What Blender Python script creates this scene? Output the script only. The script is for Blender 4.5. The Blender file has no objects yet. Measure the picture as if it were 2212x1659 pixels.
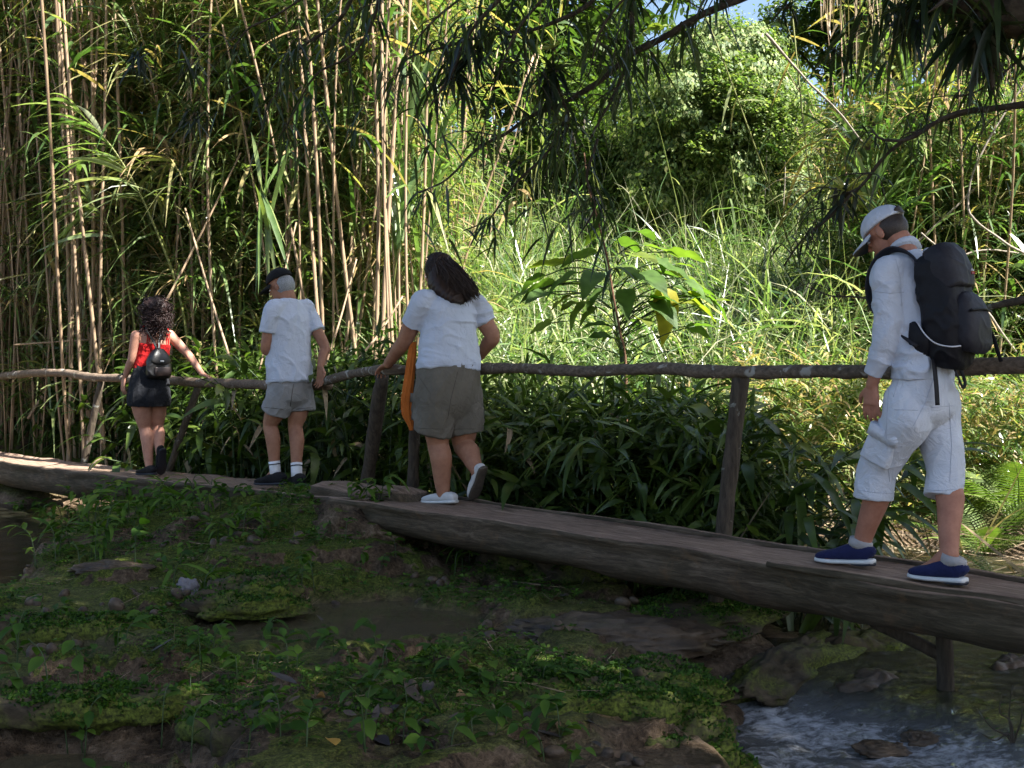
import bpy, math, random
import numpy as np
from mathutils import Vector, Matrix

# ------------------------------------------------------------------ camera, sky, sun, exposure
SC = bpy.context.scene
COL = SC.collection
FPX, CXP, HZ, CAMZ = 2458.0, 1106.0, 800.0, 1.6
cam_data = bpy.data.cameras.new('camera')
cam_data.lens = 40.0
cam_data.sensor_width = 36.0
cam_data.shift_y = -29.5 / 2212.0
cam_data.clip_start = 0.05
cam_data.clip_end = 500.0
cam = bpy.data.objects.new('camera', cam_data)
COL.objects.link(cam)
cam.location = (0.0, 0.0, CAMZ)
cam.rotation_euler = (math.radians(90.0), 0.0, 0.0)
SC.camera = cam

SUN_AZ = math.radians(118.0)      # clockwise from +Y (the viewing direction) towards +X
SUN_EL = math.radians(53.0)
TO_SUN = Vector((math.sin(SUN_AZ) * math.cos(SUN_EL), math.cos(SUN_AZ) * math.cos(SUN_EL), math.sin(SUN_EL)))
world = bpy.data.worlds.new('World')
SC.world = world
world.use_nodes = True
wn = world.node_tree
sky = wn.nodes.new('ShaderNodeTexSky')
sky.sky_type = 'NISHITA'
sky.sun_disc = False
sky.sun_elevation = SUN_EL
sky.sun_rotation = SUN_AZ
sky.air_density = 1.0
sky.dust_density = 3.0
sky.ozone_density = 2.5
bg = wn.nodes['Background']
bg.inputs['Strength'].default_value = 0.063
wn.links.new(sky.outputs['Color'], bg.inputs['Color'])

sun_data = bpy.data.lights.new('sun', 'SUN')
sun_data.energy = 5.0
sun_data.angle = math.radians(0.55)
sun_data.color = (1.0, 0.97, 0.92)
sun = bpy.data.objects.new('sun', sun_data)
COL.objects.link(sun)
sun.rotation_euler = (-TO_SUN).to_track_quat('-Z', 'Y').to_euler()

SC.view_settings.view_transform = 'Standard'
SC.view_settings.look = 'None'
SC.view_settings.gamma = 1.0
SC.view_settings.use_curve_mapping = False
SC.view_settings.exposure = 2.28
SC.render.engine = 'CYCLES'
SC.cycles.max_bounces = 4
SC.cycles.diffuse_bounces = 2
SC.cycles.glossy_bounces = 2
SC.cycles.transmission_bounces = 3
SC.cycles.transparent_max_bounces = 4
SC.cycles.use_denoising = True
SC.cycles.sample_clamp_indirect = 6.0
SC.cycles.use_adaptive_sampling = True
SC.cycles.adaptive_threshold = 0.025

rng = np.random.default_rng(11)
random.seed(5)

# ------------------------------------------------------------------ helpers
def W(x, y, d):
    """a point seen at (x, y) of a 2212 px wide view, d metres away"""
    return np.array(((x - CXP) / FPX * d, d, CAMZ - (y - HZ) / FPX * d))

def WZ(x, y, z):
    """the point at height z seen at (x, y), below the horizon"""
    return W(x, y, (CAMZ - z) * FPX / (y - HZ))

def XC(x, c, z=0.0):
    """the point of the line X + Y = c that lies in column x"""
    d = c / (1.0 + (x - CXP) / FPX)
    return np.array(((x - CXP) / FPX * d, d, z))

def hash3(ix, iy, iz, seed):
    h = (ix * 374761393 + iy * 668265263 + iz * 2147483647 + seed * 144665) & 0xffffffff
    h = ((h ^ (h >> 13)) * 1274126177) & 0xffffffff
    h = (h ^ (h >> 16)) & 0xffffffff
    return h.astype(np.float64) / 4294967295.0

def vnoise(P, seed=0):
    P = np.asarray(P, dtype=np.float64)
    I = np.floor(P).astype(np.int64)
    f = P - I
    f = f * f * (3 - 2 * f)
    r = 0
    for dx in (0, 1):
        for dy in (0, 1):
            for dz in (0, 1):
                w = (f[:, 0] if dx else 1 - f[:, 0]) * (f[:, 1] if dy else 1 - f[:, 1]) * (f[:, 2] if dz else 1 - f[:, 2])
                r = r + w * hash3(I[:, 0] + dx, I[:, 1] + dy, I[:, 2] + dz, seed)
    return r * 2 - 1

def fbm(P, octv=4, seed=0, gain=0.5):
    P = np.asarray(P, dtype=np.float64)
    r, a, s = 0, 1.0, 1.0
    for k in range(octv):
        r = r + a * vnoise(P * s + 17.3 * k, seed + k)
        a *= gain
        s *= 2.03
    return r

def make_mesh(name, V, Q=None, T=None, tint=None, smooth=True):
    V = np.asarray(V, dtype=np.float32)
    Q = np.zeros((0, 4), np.int32) if Q is None or len(Q) == 0 else np.asarray(Q, np.int32)
    T = np.zeros((0, 3), np.int32) if T is None or len(T) == 0 else np.asarray(T, np.int32)
    me = bpy.data.meshes.new(name)
    me.vertices.add(len(V))
    me.vertices.foreach_set('co', V.ravel())
    loops = np.concatenate([Q.ravel(), T.ravel()])
    starts = np.concatenate([np.arange(len(Q)) * 4, len(Q) * 4 + np.arange(len(T)) * 3])
    me.loops.add(len(loops))
    me.loops.foreach_set('vertex_index', loops.astype(np.int32))
    me.polygons.add(len(starts))
    me.polygons.foreach_set('loop_start', starts.astype(np.int32))
    me.update(calc_edges=True)
    me.validate()
    if smooth:
        me.polygons.foreach_set('use_smooth', np.ones(len(me.polygons), dtype=bool))
    if tint is not None:
        at = me.attributes.new('tint', 'FLOAT', 'POINT')
        at.data.foreach_set('value', np.asarray(tint, np.float32))
    return me

class MB:
    """collects vertices, quads, triangles and a per-vertex tint for one mesh"""
    def __init__(self):
        self.V, self.Q, self.T, self.C, self.n = [], [], [], [], 0
    def add(self, V, Q=None, T=None, tint=0.5):
        V = np.asarray(V, dtype=np.float64).reshape(-1, 3)
        if Q is not None and len(Q):
            self.Q.append(np.asarray(Q, np.int64) + self.n)
        if T is not None and len(T):
            self.T.append(np.asarray(T, np.int64) + self.n)
        self.V.append(V)
        self.C.append(np.broadcast_to(np.asarray(tint, dtype=np.float64), (len(V),)))
        self.n += len(V)
        return self
    def mesh(self, name, smooth=True):
        V = np.concatenate(self.V) if self.V else np.zeros((0, 3))
        Q = np.concatenate(self.Q) if self.Q else None
        T = np.concatenate(self.T) if self.T else None
        return make_mesh(name, V, Q, T, np.concatenate(self.C) if self.C else None, smooth)

def link(name, me, mat=None, parent=None, loc=None):
    o = bpy.data.objects.new(name, me)
    COL.objects.link(o)
    if mat is not None and me is not None and len(me.materials) == 0:
        me.materials.append(mat)
    if parent is not None:
        o.parent = parent
    if loc is not None:
        o.location = loc
    return o

def tag(o, label=None, cat=None, group=None, kind=None):
    if label: o['label'] = label
    if cat: o['category'] = cat
    if group: o['group'] = group
    if kind: o['kind'] = kind
    return o

def empty(name, loc=(0, 0, 0), rz=0.0, scale=1.0):
    o = bpy.data.objects.new(name, None)
    COL.objects.link(o)
    o.empty_display_size = 0.1
    o.location = loc
    o.rotation_euler = (0, 0, rz)
    o.scale = (scale,) * 3
    return o

def copy_tree(o, parent=None):
    c = o.copy()
    COL.objects.link(c)
    c.parent = parent
    for ch in o.children:
        copy_tree(ch, c)
    return c

def unit(v):
    v = np.asarray(v, dtype=np.float64)
    return v / max(1e-9, np.linalg.norm(v))

def catmull(P, n):
    """resample control rows P (any width) with n steps between rows"""
    P = np.asarray(P, dtype=np.float64)
    if len(P) < 3 or n < 2:
        if n < 2: return P
        t = np.linspace(0, 1, n + 1)[:, None]
        return P[0] * (1 - t) + P[1] * t
    E = np.vstack([2 * P[0] - P[1], P, 2 * P[-1] - P[-2]])
    out = []
    for i in range(len(P) - 1):
        p0, p1, p2, p3 = E[i], E[i + 1], E[i + 2], E[i + 3]
        for k in range(n):
            t = k / n
            out.append(0.5 * ((2 * p1) + (-p0 + p2) * t + (2 * p0 - 5 * p1 + 4 * p2 - p3) * t * t + (-p0 + 3 * p1 - 3 * p2 + p3) * t ** 3))
    out.append(P[-1])
    return np.array(out)

def frames(path, ref=None):
    path = np.asarray(path)
    T = np.gradient(path, axis=0)
    T /= np.maximum(1e-9, np.linalg.norm(T, axis=1))[:, None]
    a = np.array((0.0, 0.0, 1.0)) if ref is None else np.asarray(ref, dtype=np.float64)
    if abs(np.dot(a, T[0])) > 0.95 and ref is None:
        a = np.array((1.0, 0.0, 0.0))
    A = []
    for t in T:
        a = a - np.dot(a, t) * t
        a = unit(a)
        A.append(a.copy())
    A = np.array(A)
    return T, A, np.cross(T, A)

def tube(path, rad, sides=8, ref=None, cap=True, ry=None, power=2.0, jitter=0.0, seed=0):
    """closed tube; rad along axis A (ref), ry along B; power > 2 makes the section boxier"""
    path = np.asarray(path, dtype=np.float64)
    n = len(path)
    rad = np.broadcast_to(np.asarray(rad, dtype=np.float64), (n,))
    ry = rad if ry is None else np.broadcast_to(np.asarray(ry, dtype=np.float64), (n,))
    T, A, B = frames(path, ref)
    th = np.linspace(0, 2 * math.pi, sides, endpoint=False)
    c, s = np.cos(th), np.sin(th)
    if power != 2.0:
        c = np.sign(c) * np.abs(c) ** (2 / power)
        s = np.sign(s) * np.abs(s) ** (2 / power)
    V = path[:, None, :] + rad[:, None, None] * c[None, :, None] * A[:, None, :] + ry[:, None, None] * s[None, :, None] * B[:, None, :]
    V = V.reshape(-1, 3)
    if jitter:
        V = V + (V - np.repeat(path, sides, axis=0)) * (fbm(V * 9, 3, seed) * jitter)[:, None]
    i = np.arange(n - 1)[:, None] * sides
    j = np.arange(sides)[None, :]
    k = (j + 1) % sides
    Q = np.stack([i + j, i + k, i + k + sides, i + j + sides], axis=-1).reshape(-1, 4)
    Tt = None
    if cap:
        V = np.vstack([V, path[0], path[-1]])
        a, b = n * sides, n * sides + 1
        jj = np.arange(sides); kk = (jj + 1) % sides
        T0 = np.stack([np.full(sides, a), kk, jj], axis=-1)
        e = (n - 1) * sides
        T1 = np.stack([np.full(sides, b), e + jj, e + kk], axis=-1)
        Tt = np.vstack([T0, T1])
    return V, Q, Tt

def blob(center, ax, ay, az, seg=14, rings=9):
    """ellipsoid; ax, ay, az are half-axis vectors"""
    V, Q, T = [], [], []
    for i in range(1, rings):
        ph = math.pi * i / rings
        for j in range(seg):
            th = 2 * math.pi * j / seg
            V.append(center + math.sin(ph) * math.cos(th) * ax + math.sin(ph) * math.sin(th) * ay + math.cos(ph) * az)
    n = len(V)
    V += [center + az, center - az]
    for i in range(rings - 2):
        for j in range(seg):
            k = (j + 1) % seg
            Q.append((i * seg + j, (i + 1) * seg + j, (i + 1) * seg + k, i * seg + k))
    for j in range(seg):
        k = (j + 1) % seg
        T.append((n, j, k))
        T.append((n + 1, (rings - 2) * seg + k, (rings - 2) * seg + j))
    return np.array(V), Q, T

def blades(base, dirv, length, width, droop, nseg=4, side=None, fold=0.0, profile=None, twist=None):
    """a batch of leaf strips. base, dirv (N,3); others scalars or (N,). fold > 0 makes a V of three columns"""
    base = np.asarray(base, dtype=np.float64)
    N = len(base)
    dirv = np.asarray(dirv, dtype=np.float64)
    dirv = dirv / np.linalg.norm(dirv, axis=1)[:, None]
    L = np.broadcast_to(np.asarray(length, dtype=np.float64), (N,))
    Wd = np.broadcast_to(np.asarray(width, dtype=np.float64), (N,))
    D = np.broadcast_to(np.asarray(droop, dtype=np.float64), (N,))
    if side is None:
        side = np.cross(dirv, np.array((0, 0, 1.0))) + rng.normal(0, 0.35, (N, 3))
        side -= (side * dirv).sum(1)[:, None] * dirv
    side = side / np.maximum(1e-6, np.linalg.norm(side, axis=1))[:, None]
    t = np.linspace(0, 1, nseg + 1)
    if profile is None:
        profile = np.clip(np.sin(np.pi * (0.12 + 0.88 * t ** 0.85)), 0.04, 1) if nseg > 2 else np.array([0.5, 1, 0.05])[:nseg + 1]
    profile = np.asarray(profile)
    P = base[:, None, :] + dirv[:, None, :] * (L[:, None] * t[None, :])[:, :, None]
    P = P + np.array((0, 0, -1.0)) * (D * L)[:, None, None] * (t ** 2)[None, :, None]
    hw = 0.5 * Wd[:, None] * profile[None, :]
    S = side[:, None, :] * hw[:, :, None]
    if fold:
        nrm = np.cross(side, dirv)
        nrm[nrm[:, 2] < 0] *= -1
        U = nrm[:, None, :] * hw[:, :, None] * fold
        V = np.stack([P - S + U, P, P + S + U], axis=2)
        c = 3
    else:
        V = np.stack([P - S, P + S], axis=2)
        c = 2
    V = V.reshape(-1, 3)
    rows = nseg + 1
    b = (np.arange(N) * rows * c)[:, None, None]
    i = (np.arange(nseg) * c)[None, :, None]
    j = np.arange(c - 1)[None, None, :]
    q0 = b + i + j
    Q = np.stack([q0, q0 + 1, q0 + 1 + c, q0 + c], axis=-1).reshape(-1, 4)
    return V, Q, rows * c

def rep(vals, k):
    return np.repeat(np.asarray(vals), k)

def rand_dirs(n, up_lo, up_hi):
    a = rng.uniform(0, 2 * math.pi, n)
    u = rng.uniform(up_lo, up_hi, n)
    h = np.sqrt(np.maximum(0, 1 - u * u))
    return np.stack([h * np.cos(a), h * np.sin(a), u], axis=1)

# ------------------------------------------------------------------ materials
def new_mat(name):
    m = bpy.data.materials.new(name)
    m.use_nodes = True
    nt = m.node_tree
    return m, nt, nt.nodes['Principled BSDF'], nt.nodes['Material Output']

def ramp(nt, fac, stops):
    r = nt.nodes.new('ShaderNodeValToRGB')
    el = r.color_ramp.elements
    while len(el) < len(stops):
        el.new(0.5)
    for e, (p, c) in zip(el, stops):
        e.position = p
        e.color = (*c, 1.0)
    nt.links.new(fac, r.inputs['Fac'])
    return r.outputs['Color']

def noise(nt, scale, detail=4.0, rough=0.55, vec=None, dist=0.0):
    n = nt.nodes.new('ShaderNodeTexNoise')
    n.inputs['Scale'].default_value = scale
    n.inputs['Detail'].default_value = detail
    n.inputs['Roughness'].default_value = rough
    n.inputs['Distortion'].default_value = dist
    if vec is not None:
        nt.links.new(vec, n.inputs['Vector'])
    return n.outputs['Fac']

def coords(nt, which='Object', scale=(1, 1, 1), rot=(0, 0, 0)):
    tc = nt.nodes.new('ShaderNodeTexCoord')
    mp = nt.nodes.new('ShaderNodeMapping')
    mp.inputs['Scale'].default_value = scale
    mp.inputs['Rotation'].default_value = rot
    nt.links.new(tc.outputs[which], mp.inputs['Vector'])
    return mp.outputs['Vector']

def math_node(nt, op, a, b=None):
    m = nt.nodes.new('ShaderNodeMath')
    m.operation = op
    for i, v in enumerate((a, b)):
        if v is None: continue
        if isinstance(v, (int, float)): m.inputs[i].default_value = v
        else: nt.links.new(v, m.inputs[i])
    return m.outputs[0]

def mixc(nt, fac, a, b, blend='MIX'):
    m = nt.nodes.new('ShaderNodeMix')
    m.data_type = 'RGBA'
    m.blend_type = blend
    for key, v in ((0, fac), (6, a), (7, b)):
        if isinstance(v, (int, float)): m.inputs[key].default_value = v
        elif isinstance(v, tuple): m.inputs[key].default_value = (*v, 1.0)
        else: nt.links.new(v, m.inputs[key])
    return m.outputs[2]

def bump(nt, height, strength, dist, bsdf):
    b = nt.nodes.new('ShaderNodeBump')
    b.inputs['Strength'].default_value = strength
    b.inputs['Distance'].default_value = dist
    nt.links.new(height, b.inputs['Height'])
    nt.links.new(b.outputs['Normal'], bsdf.inputs['Normal'])
    return b

def leaf_mat(name, stops, trans=0.4, rough=0.42, trans_gain=(1.05, 1.25, 0.5), spec=0.5, speckle=0.25):
    """stops: colour by the leaf's own 'tint'; the object's random number shifts it a little"""
    m, nt, p, out = new_mat(name)
    at = nt.nodes.new('ShaderNodeAttribute')
    at.attribute_name = 'tint'
    oi = nt.nodes.new('ShaderNodeObjectInfo')
    t = math_node(nt, 'ADD', at.outputs['Fac'], math_node(nt, 'MULTIPLY', math_node(nt, 'SUBTRACT', oi.outputs['Random'], 0.5), 0.22))
    c = ramp(nt, t, stops)
    n = noise(nt, 9.0, 1.0, 0.6, coords(nt))
    c = mixc(nt, 1.0, c, ramp(nt, n, [(0.3, (1 - speckle,) * 3), (0.7, (1 + speckle,) * 3)]), 'MULTIPLY')
    nt.links.new(c, p.inputs['Base Color'])
    p.inputs['Roughness'].default_value = rough
    p.inputs['Specular IOR Level'].default_value = spec
    tr = nt.nodes.new('ShaderNodeBsdfTranslucent')
    tc = mixc(nt, 1.0, c, trans_gain, 'MULTIPLY')
    nt.links.new(tc, tr.inputs['Color'])
    mx = nt.nodes.new('ShaderNodeMixShader')
    mx.inputs[0].default_value = trans
    nt.links.new(p.outputs[0], mx.inputs[1])
    nt.links.new(tr.outputs[0], mx.inputs[2])
    nt.links.new(mx.outputs[0], out.inputs['Surface'])
    return m

def plain_mat(name, col, rough=0.7, spec=0.3, var=0.15, nscale=30.0, bump_s=0.0, bump_scale=60.0, bump_d=0.002):
    m, nt, p, out = new_mat(name)
    v = coords(nt)
    n = noise(nt, nscale, 4.0, 0.6, v)
    lo = tuple(c * (1 - var) for c in col); hi = tuple(min(1, c * (1 + var)) for c in col)
    nt.links.new(ramp(nt, n, [(0.3, lo), (0.7, hi)]), p.inputs['Base Color'])
    p.inputs['Roughness'].default_value = rough
    p.inputs['Specular IOR Level'].default_value = spec
    if bump_s:
        bump(nt, noise(nt, bump_scale, 5.0, 0.6, v), bump_s, bump_d, p)
    return m

def bark_mat(name, dark, light, lichen=None, grain=(1, 1, 14), rot=(0, 0, 0), scale=6.0, rough=0.85, bump_s=0.6, lich_lo=0.6, green=None):
    m, nt, p, out = new_mat(name)
    v = coords(nt, 'Object', grain, rot)
    v0 = coords(nt)
    n1 = noise(nt, scale, 6.0, 0.65, v, 0.4)
    c = ramp(nt, n1, [(0.28, dark), (0.72, light)])
    if green is not None:
        g = noise(nt, 2.6, 4.0, 0.6, v0)
        c = mixc(nt, ramp(nt, g, [(0.42, (0, 0, 0)), (0.56, (1, 1, 1))]), c, ramp(nt, noise(nt, 55.0, 3.0, 0.7, v0), [(0.36, tuple(q * .18 for q in green)), (0.5, tuple(q * .75 for q in green)), (0.66, tuple(q * 1.5 for q in green))]))
    if lichen is not None:
        g = noise(nt, 11.0, 3.0, 0.55, v0, 0.6)
        c = mixc(nt, ramp(nt, g, [(lich_lo, (0, 0, 0)), (lich_lo + 0.06, (0.85,) * 3)]), c, lichen)
    nt.links.new(c, p.inputs['Base Color'])
    p.inputs['Roughness'].default_value = rough
    p.inputs['Specular IOR Level'].default_value = 0.25
    bump(nt, n1, bump_s, 0.012, p)
    return m
# ------------------------------------------------------------------ terrain
CP = [  # (column, row, height): what the view shows of the banks
    (-150, 1655, .26), (60, 1650, .13), (180, 1640, .13), (330, 1645, .16), (480, 1630, .26), (700, 1640, .31), (1000, 1640, .3), (1250, 1640, .24),
    (1400, 1630, .2), (1500, 1640, .16), (1560, 1600, .1), (1600, 1655, -.12), (1590, 1560, .02),
    (40, 1570, .2), (220, 1565, .17), (400, 1560, .18), (40, 1490, .34), (250, 1495, .35), (450, 1500, .34), (650, 1540, .33), (850, 1560, .3), (1050, 1560, .3),
    (1250, 1550, .28), (1400, 1550, .25), (1500, 1545, .17),
    (-60, 1430, .36), (150, 1430, .37), (350, 1425, .37), (560, 1440, .35), (750, 1440, .34), (950, 1430, .34), (1150, 1440, .33), (1330, 1460, .3), (1430, 1480, .24),
    (1490, 1490, .08), (1540, 1500, .0), (1570, 1540, -.08),
    (470, 1395, .31), (560, 1380, .24), (700, 1350, .24), (850, 1335, .24), (900, 1360, .25), (960, 1385, .31), (1000, 1330, .31), (960, 1300, .31),
    (120, 1375, .31), (240, 1372, .27), (340, 1370, .3), (430, 1350, .33),
    (1100, 1390, .34), (1250, 1385, .33), (1370, 1400, .29), (1440, 1425, .2), (1480, 1450, .1),
    (530, 1285, .45), (470, 1310, .38), (610, 1305, .38), (530, 1340, .33), (200, 1290, .38), (50, 1300, .37), (330, 1300, .38), (-100, 1330, .37),
    (700, 1240, .4), (700, 1310, .32), (850, 1260, .33), (1000, 1270, .29), (1100, 1300, .3),
    (160, 1210, .37), (40, 1265, .25), (90, 1190, .26), (130, 1150, .32), (250, 1140, .44), (400, 1120, .5), (550, 1100, .6), (640, 1092, .64), (700, 1100, .64), (790, 1095, .66), (860, 1095, .64),
    (300, 1210, .42), (500, 1190, .47), (650, 1170, .52), (800, 1170, .5), (900, 1200, .36), (1000, 1210, .26),
    (350, 1085, .46), (500, 1078, .62), (600, 1075, .66), (700, 1075, .67), (760, 1080, .67),
    (1100, 1230, .24), (1250, 1280, .3), (1200, 1330, .31), (1330, 1340, .29), (1450, 1355, .29), (1560, 1345, .29), (1640, 1345, .27), (1500, 1400, .2), (1420, 1400, .17),
    (1690, 1365, .16), (1560, 1440, .08), (1500, 1440, .1),
    (1620, 1460, .06), (1700, 1420, .14), (1780, 1385, .17), (1850, 1400, .08), (1950, 1420, .0), (1700, 1480, -.08),
    (1650, 1580, -.16), (1800, 1560, -.16), (2000, 1560, -.16), (2200, 1560, -.16), (2350, 1600, -.12), (2200, 1655, -.16), (1900, 1655, -.16), (2150, 1440, -.12), (2100, 1400, -.08), (2250, 1400, -.1),
    (1550, 1240, .24), (1700, 1240, .1), (1900, 1260, .06), (2150, 1290, .04),
    (1650, 1180, .1), (1800, 1190, .06), (2000, 1200, .06), (2200, 1215, .06), (2450, 1230, .1),
    (1640, 1120, .27), (1800, 1108, .3), (2000, 1112, .3), (2200, 1130, .32), (2400, 1150, .35), (1560, 1170, .25),
    (1300, 1140, .35), (1450, 1130, .35), (1150, 1090, .4), (1000, 1050, .45), (1300, 1060, .45),
    (850, 1020, .45), (600, 1015, .45), (450, 1020, .4), (330, 1010, .45), (200, 1010, .4), (120, 1045, .3), (0, 1060, .32), (-200, 1075, .32),
    (0, 1100, .08), (60, 1120, .1), (20, 1180, .06), (-150, 1200, .06), (-300, 1150, .06), (180, 1085, .2), (-350, 1300, .3),
]
cpw = np.array([WZ(x, y, z) for x, y, z in CP])
extra = np.array([(x, y, z) for x in (-9, -6, -3, 0) for y, z in ((1.5, .05), (3, .12))] + [(2, 2, -.1), (3.7, 3.4, .5), (4.3, 2.9, .55), (4.0, 2.4, .5), (5, 4, .5), (6.5, 6, .3), (6.5, 9, .4), (-9, 6, .3), (-10, 9, .1), (-9, 13, .5)])
cpw = np.vstack([cpw, extra])

def ground_base(X, Y):
    X = np.asarray(X, dtype=np.float64); Y = np.asarray(Y, dtype=np.float64)
    z = np.empty_like(X)
    for s in range(0, len(X), 8000):
        dx = X[s:s + 8000, None] - cpw[None, :, 0]
        dy = Y[s:s + 8000, None] - cpw[None, :, 1]
        w = 1.0 / (dx * dx + dy * dy + 0.012) ** 1.9
        z[s:s + 8000] = (w * cpw[None, :, 2]).sum(1) / w.sum(1)
    # the bank climbs into a hillside beyond the thicket
    hill = np.clip(Y - 12.5, 0, 34) * 0.33 * (1 - np.exp(-np.clip(Y - 12.5, 0, 99) / 4.0))
    side = np.clip(X - 6.5, 0, 30) * 0.16 + np.clip(-X - 8.5, 0, 30) * 0.12
    far = np.clip((Y - 11.8) / 1.5, 0, 1)
    return z * (1 - far) + 0.45 * far + hill + side * np.clip((Y - 2) / 5, 0, 1)

SHORE_Y = [6.4, 7.0, 7.48, 8.6, 9.56, 11.1, 12.2]
SHORE_X = [-3.3, -3.16, -3.24, -3.55, -3.87, -4.5, -5.6]
def sstep(a, b, x):
    t = np.clip((x - a) / (b - a), 0, 1)
    return t * t * (3 - 2 * t)
def carve(X, Y, z):
    """pools and channels cut into the bank"""
    n = .10 * fbm(np.stack([X, Y, X * 0], 1) * 2.2, 3, 71)
    def pool(z, cx, cy, rx, ry, depth, soft=.35):
        q = np.sqrt(((X - cx) / rx) ** 2 + ((Y - cy) / ry) ** 2) + n * 1.3
        m = 1 - sstep(1 - soft, 1 + soft * .5, q)
        return z * (1 - m) + np.minimum(z, depth) * m
    z = pool(z, -.93, 5.92, .78, .5, .235)
    z = pool(z, -2.05, 5.66, .36, .14, .27)
    z = pool(z, -1.55, 3.98, .62, .24, .09)
    m = (1 - sstep(-.12, .16, X - np.interp(Y, SHORE_Y, SHORE_X) + n)) * sstep(6.3, 6.8, Y) * (1 - sstep(12.0, 12.6, Y - X * .05))
    z = z * (1 - m) + np.minimum(z, .04) * m
    m = sstep(-.05, .22, X + n - np.interp(Y, [3.0, 4.6, 5.1, 5.5, 5.8, 6.1], [.78, .88, 1.02, 1.08, 1.35, 2.0])) * (1 - sstep(5.9, 6.2, Y)) * (1 - sstep(2.9, 3.5, X + .2 * (Y - 4)))
    z = z * (1 - m) + np.minimum(z, -.14) * m
    return z

def ground_z(X, Y):
    X = np.atleast_1d(np.asarray(X, dtype=np.float64)); Y = np.atleast_1d(np.asarray(Y, dtype=np.float64))
    b = ground_base(X, Y)
    P = np.stack([X, Y, np.zeros_like(X)], 1)
    lump = fbm(P * 1.9, 3, 3) * 0.035 + np.maximum(0, fbm(P * 3.6, 3, 9)) * 0.06 + np.maximum(0, fbm(P * 9, 2, 14)) * 0.045 + fbm(P * 19, 2, 21) * 0.016
    wet = np.clip((b - 0.12) / 0.12, 0.25, 1)
    z = b + lump * wet
    st = .085
    q = (z + .02 * fbm(P * 1.4, 2, 55)) / st
    k = np.floor(q); fr = q - k
    zt = (k + sstep(.5, .92, fr)) * st
    w = .85 * (1 - sstep(7.0, 8.2, Y)) * sstep(.1, .2, z) * (Y > 3)
    return carve(X, Y, z * (1 - w) + zt * w)

xs = np.concatenate([-7 - np.geomspace(0.05, 90, 34)[::-1], np.arange(-7, 5.5, 0.042), 5.5 + np.geomspace(0.05, 90, 34)])
ys = np.concatenate([3.4 - np.geomspace(0.05, 40, 22)[::-1], np.arange(3.4, 12.4, 0.042), 12.4 + np.geomspace(0.05, 110, 44)])
GX, GY = np.meshgrid(xs, ys)
gz = ground_z(GX.ravel(), GY.ravel())
nx, ny = len(xs), len(ys)
i0 = (np.arange(ny - 1)[:, None] * nx + np.arange(nx - 1)[None, :]).ravel()
GV = np.stack([GX.ravel(), GY.ravel(), gz], 1)
ground_me = make_mesh('ground', GV, np.stack([i0, i0 + 1, i0 + 1 + nx, i0 + nx], 1))

def ground_mat():
    m, nt, p, out = new_mat('mossy_mud')
    v = coords(nt)
    big = noise(nt, 1.1, 2.0, 0.6, v)
    mid = noise(nt, 5.0, 4.0, 0.65, v)
    fine = noise(nt, 90.0, 2.0, 0.65, v)
    det = noise(nt, 34.0, 4.0, 0.75, v)
    mk = math_node(nt, 'ADD', math_node(nt, 'MULTIPLY', mid, 0.5), math_node(nt, 'MULTIPLY', det, 0.5))
    mud = ramp(nt, mk, [(0.36, (0.018, 0.012, 0.007)), (0.48, (0.085, 0.057, 0.034)), (0.56, (0.15, 0.105, 0.066)), (0.66, (0.26, 0.19, 0.13))])
    fk = math_node(nt, 'ADD', math_node(nt, 'MULTIPLY', fine, 0.5), math_node(nt, 'MULTIPLY', det, 0.5))
    moss = ramp(nt, fk, [(0.36, (0.010, 0.016, 0.003)), (0.5, (0.062, 0.082, 0.011)), (0.66, (0.18, 0.20, 0.035))])
    geo = nt.nodes.new('ShaderNodeNewGeometry')
    sx = nt.nodes.new('ShaderNodeSeparateXYZ')
    nt.links.new(geo.outputs['Normal'], sx.inputs[0])
    sp = nt.nodes.new('ShaderNodeSeparateXYZ')
    nt.links.new(geo.outputs['Position'], sp.inputs[0])
    hi = ramp(nt, sp.outputs['Z'], [(0.24, (0, 0, 0)), (0.37, (1, 1, 1))])      # moss keeps above the wet line
    k = math_node(nt, 'ADD', math_node(nt, 'MULTIPLY', mid, 0.9), math_node(nt, 'MULTIPLY', big, 1.1))
    k = math_node(nt, 'ADD', k, math_node(nt, 'MULTIPLY', math_node(nt, 'SUBTRACT', sx.outputs['Z'], 0.86), 1.1))
    f = math_node(nt, 'MULTIPLY', ramp(nt, k, [(0.97, (0, 0, 0)), (1.10, (1, 1, 1))]), hi)
    nt.links.new(mixc(nt, f, mud, moss), p.inputs['Base Color'])
    r = ramp(nt, sp.outputs['Z'], [(0.2, (0.3,) * 3), (0.36, (0.8,) * 3)])
    nt.links.new(r, p.inputs['Roughness'])
    p.inputs['Specular IOR Level'].default_value = 0.15
    bump(nt, det, 1.0, 0.035, p)
    return m
M_GROUND = ground_mat()
ground = tag(link('ground', ground_me, M_GROUND), kind='structure')

def ground_at(x, y):
    return float(ground_z(np.array([x]), np.array([y]))[0])

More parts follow.
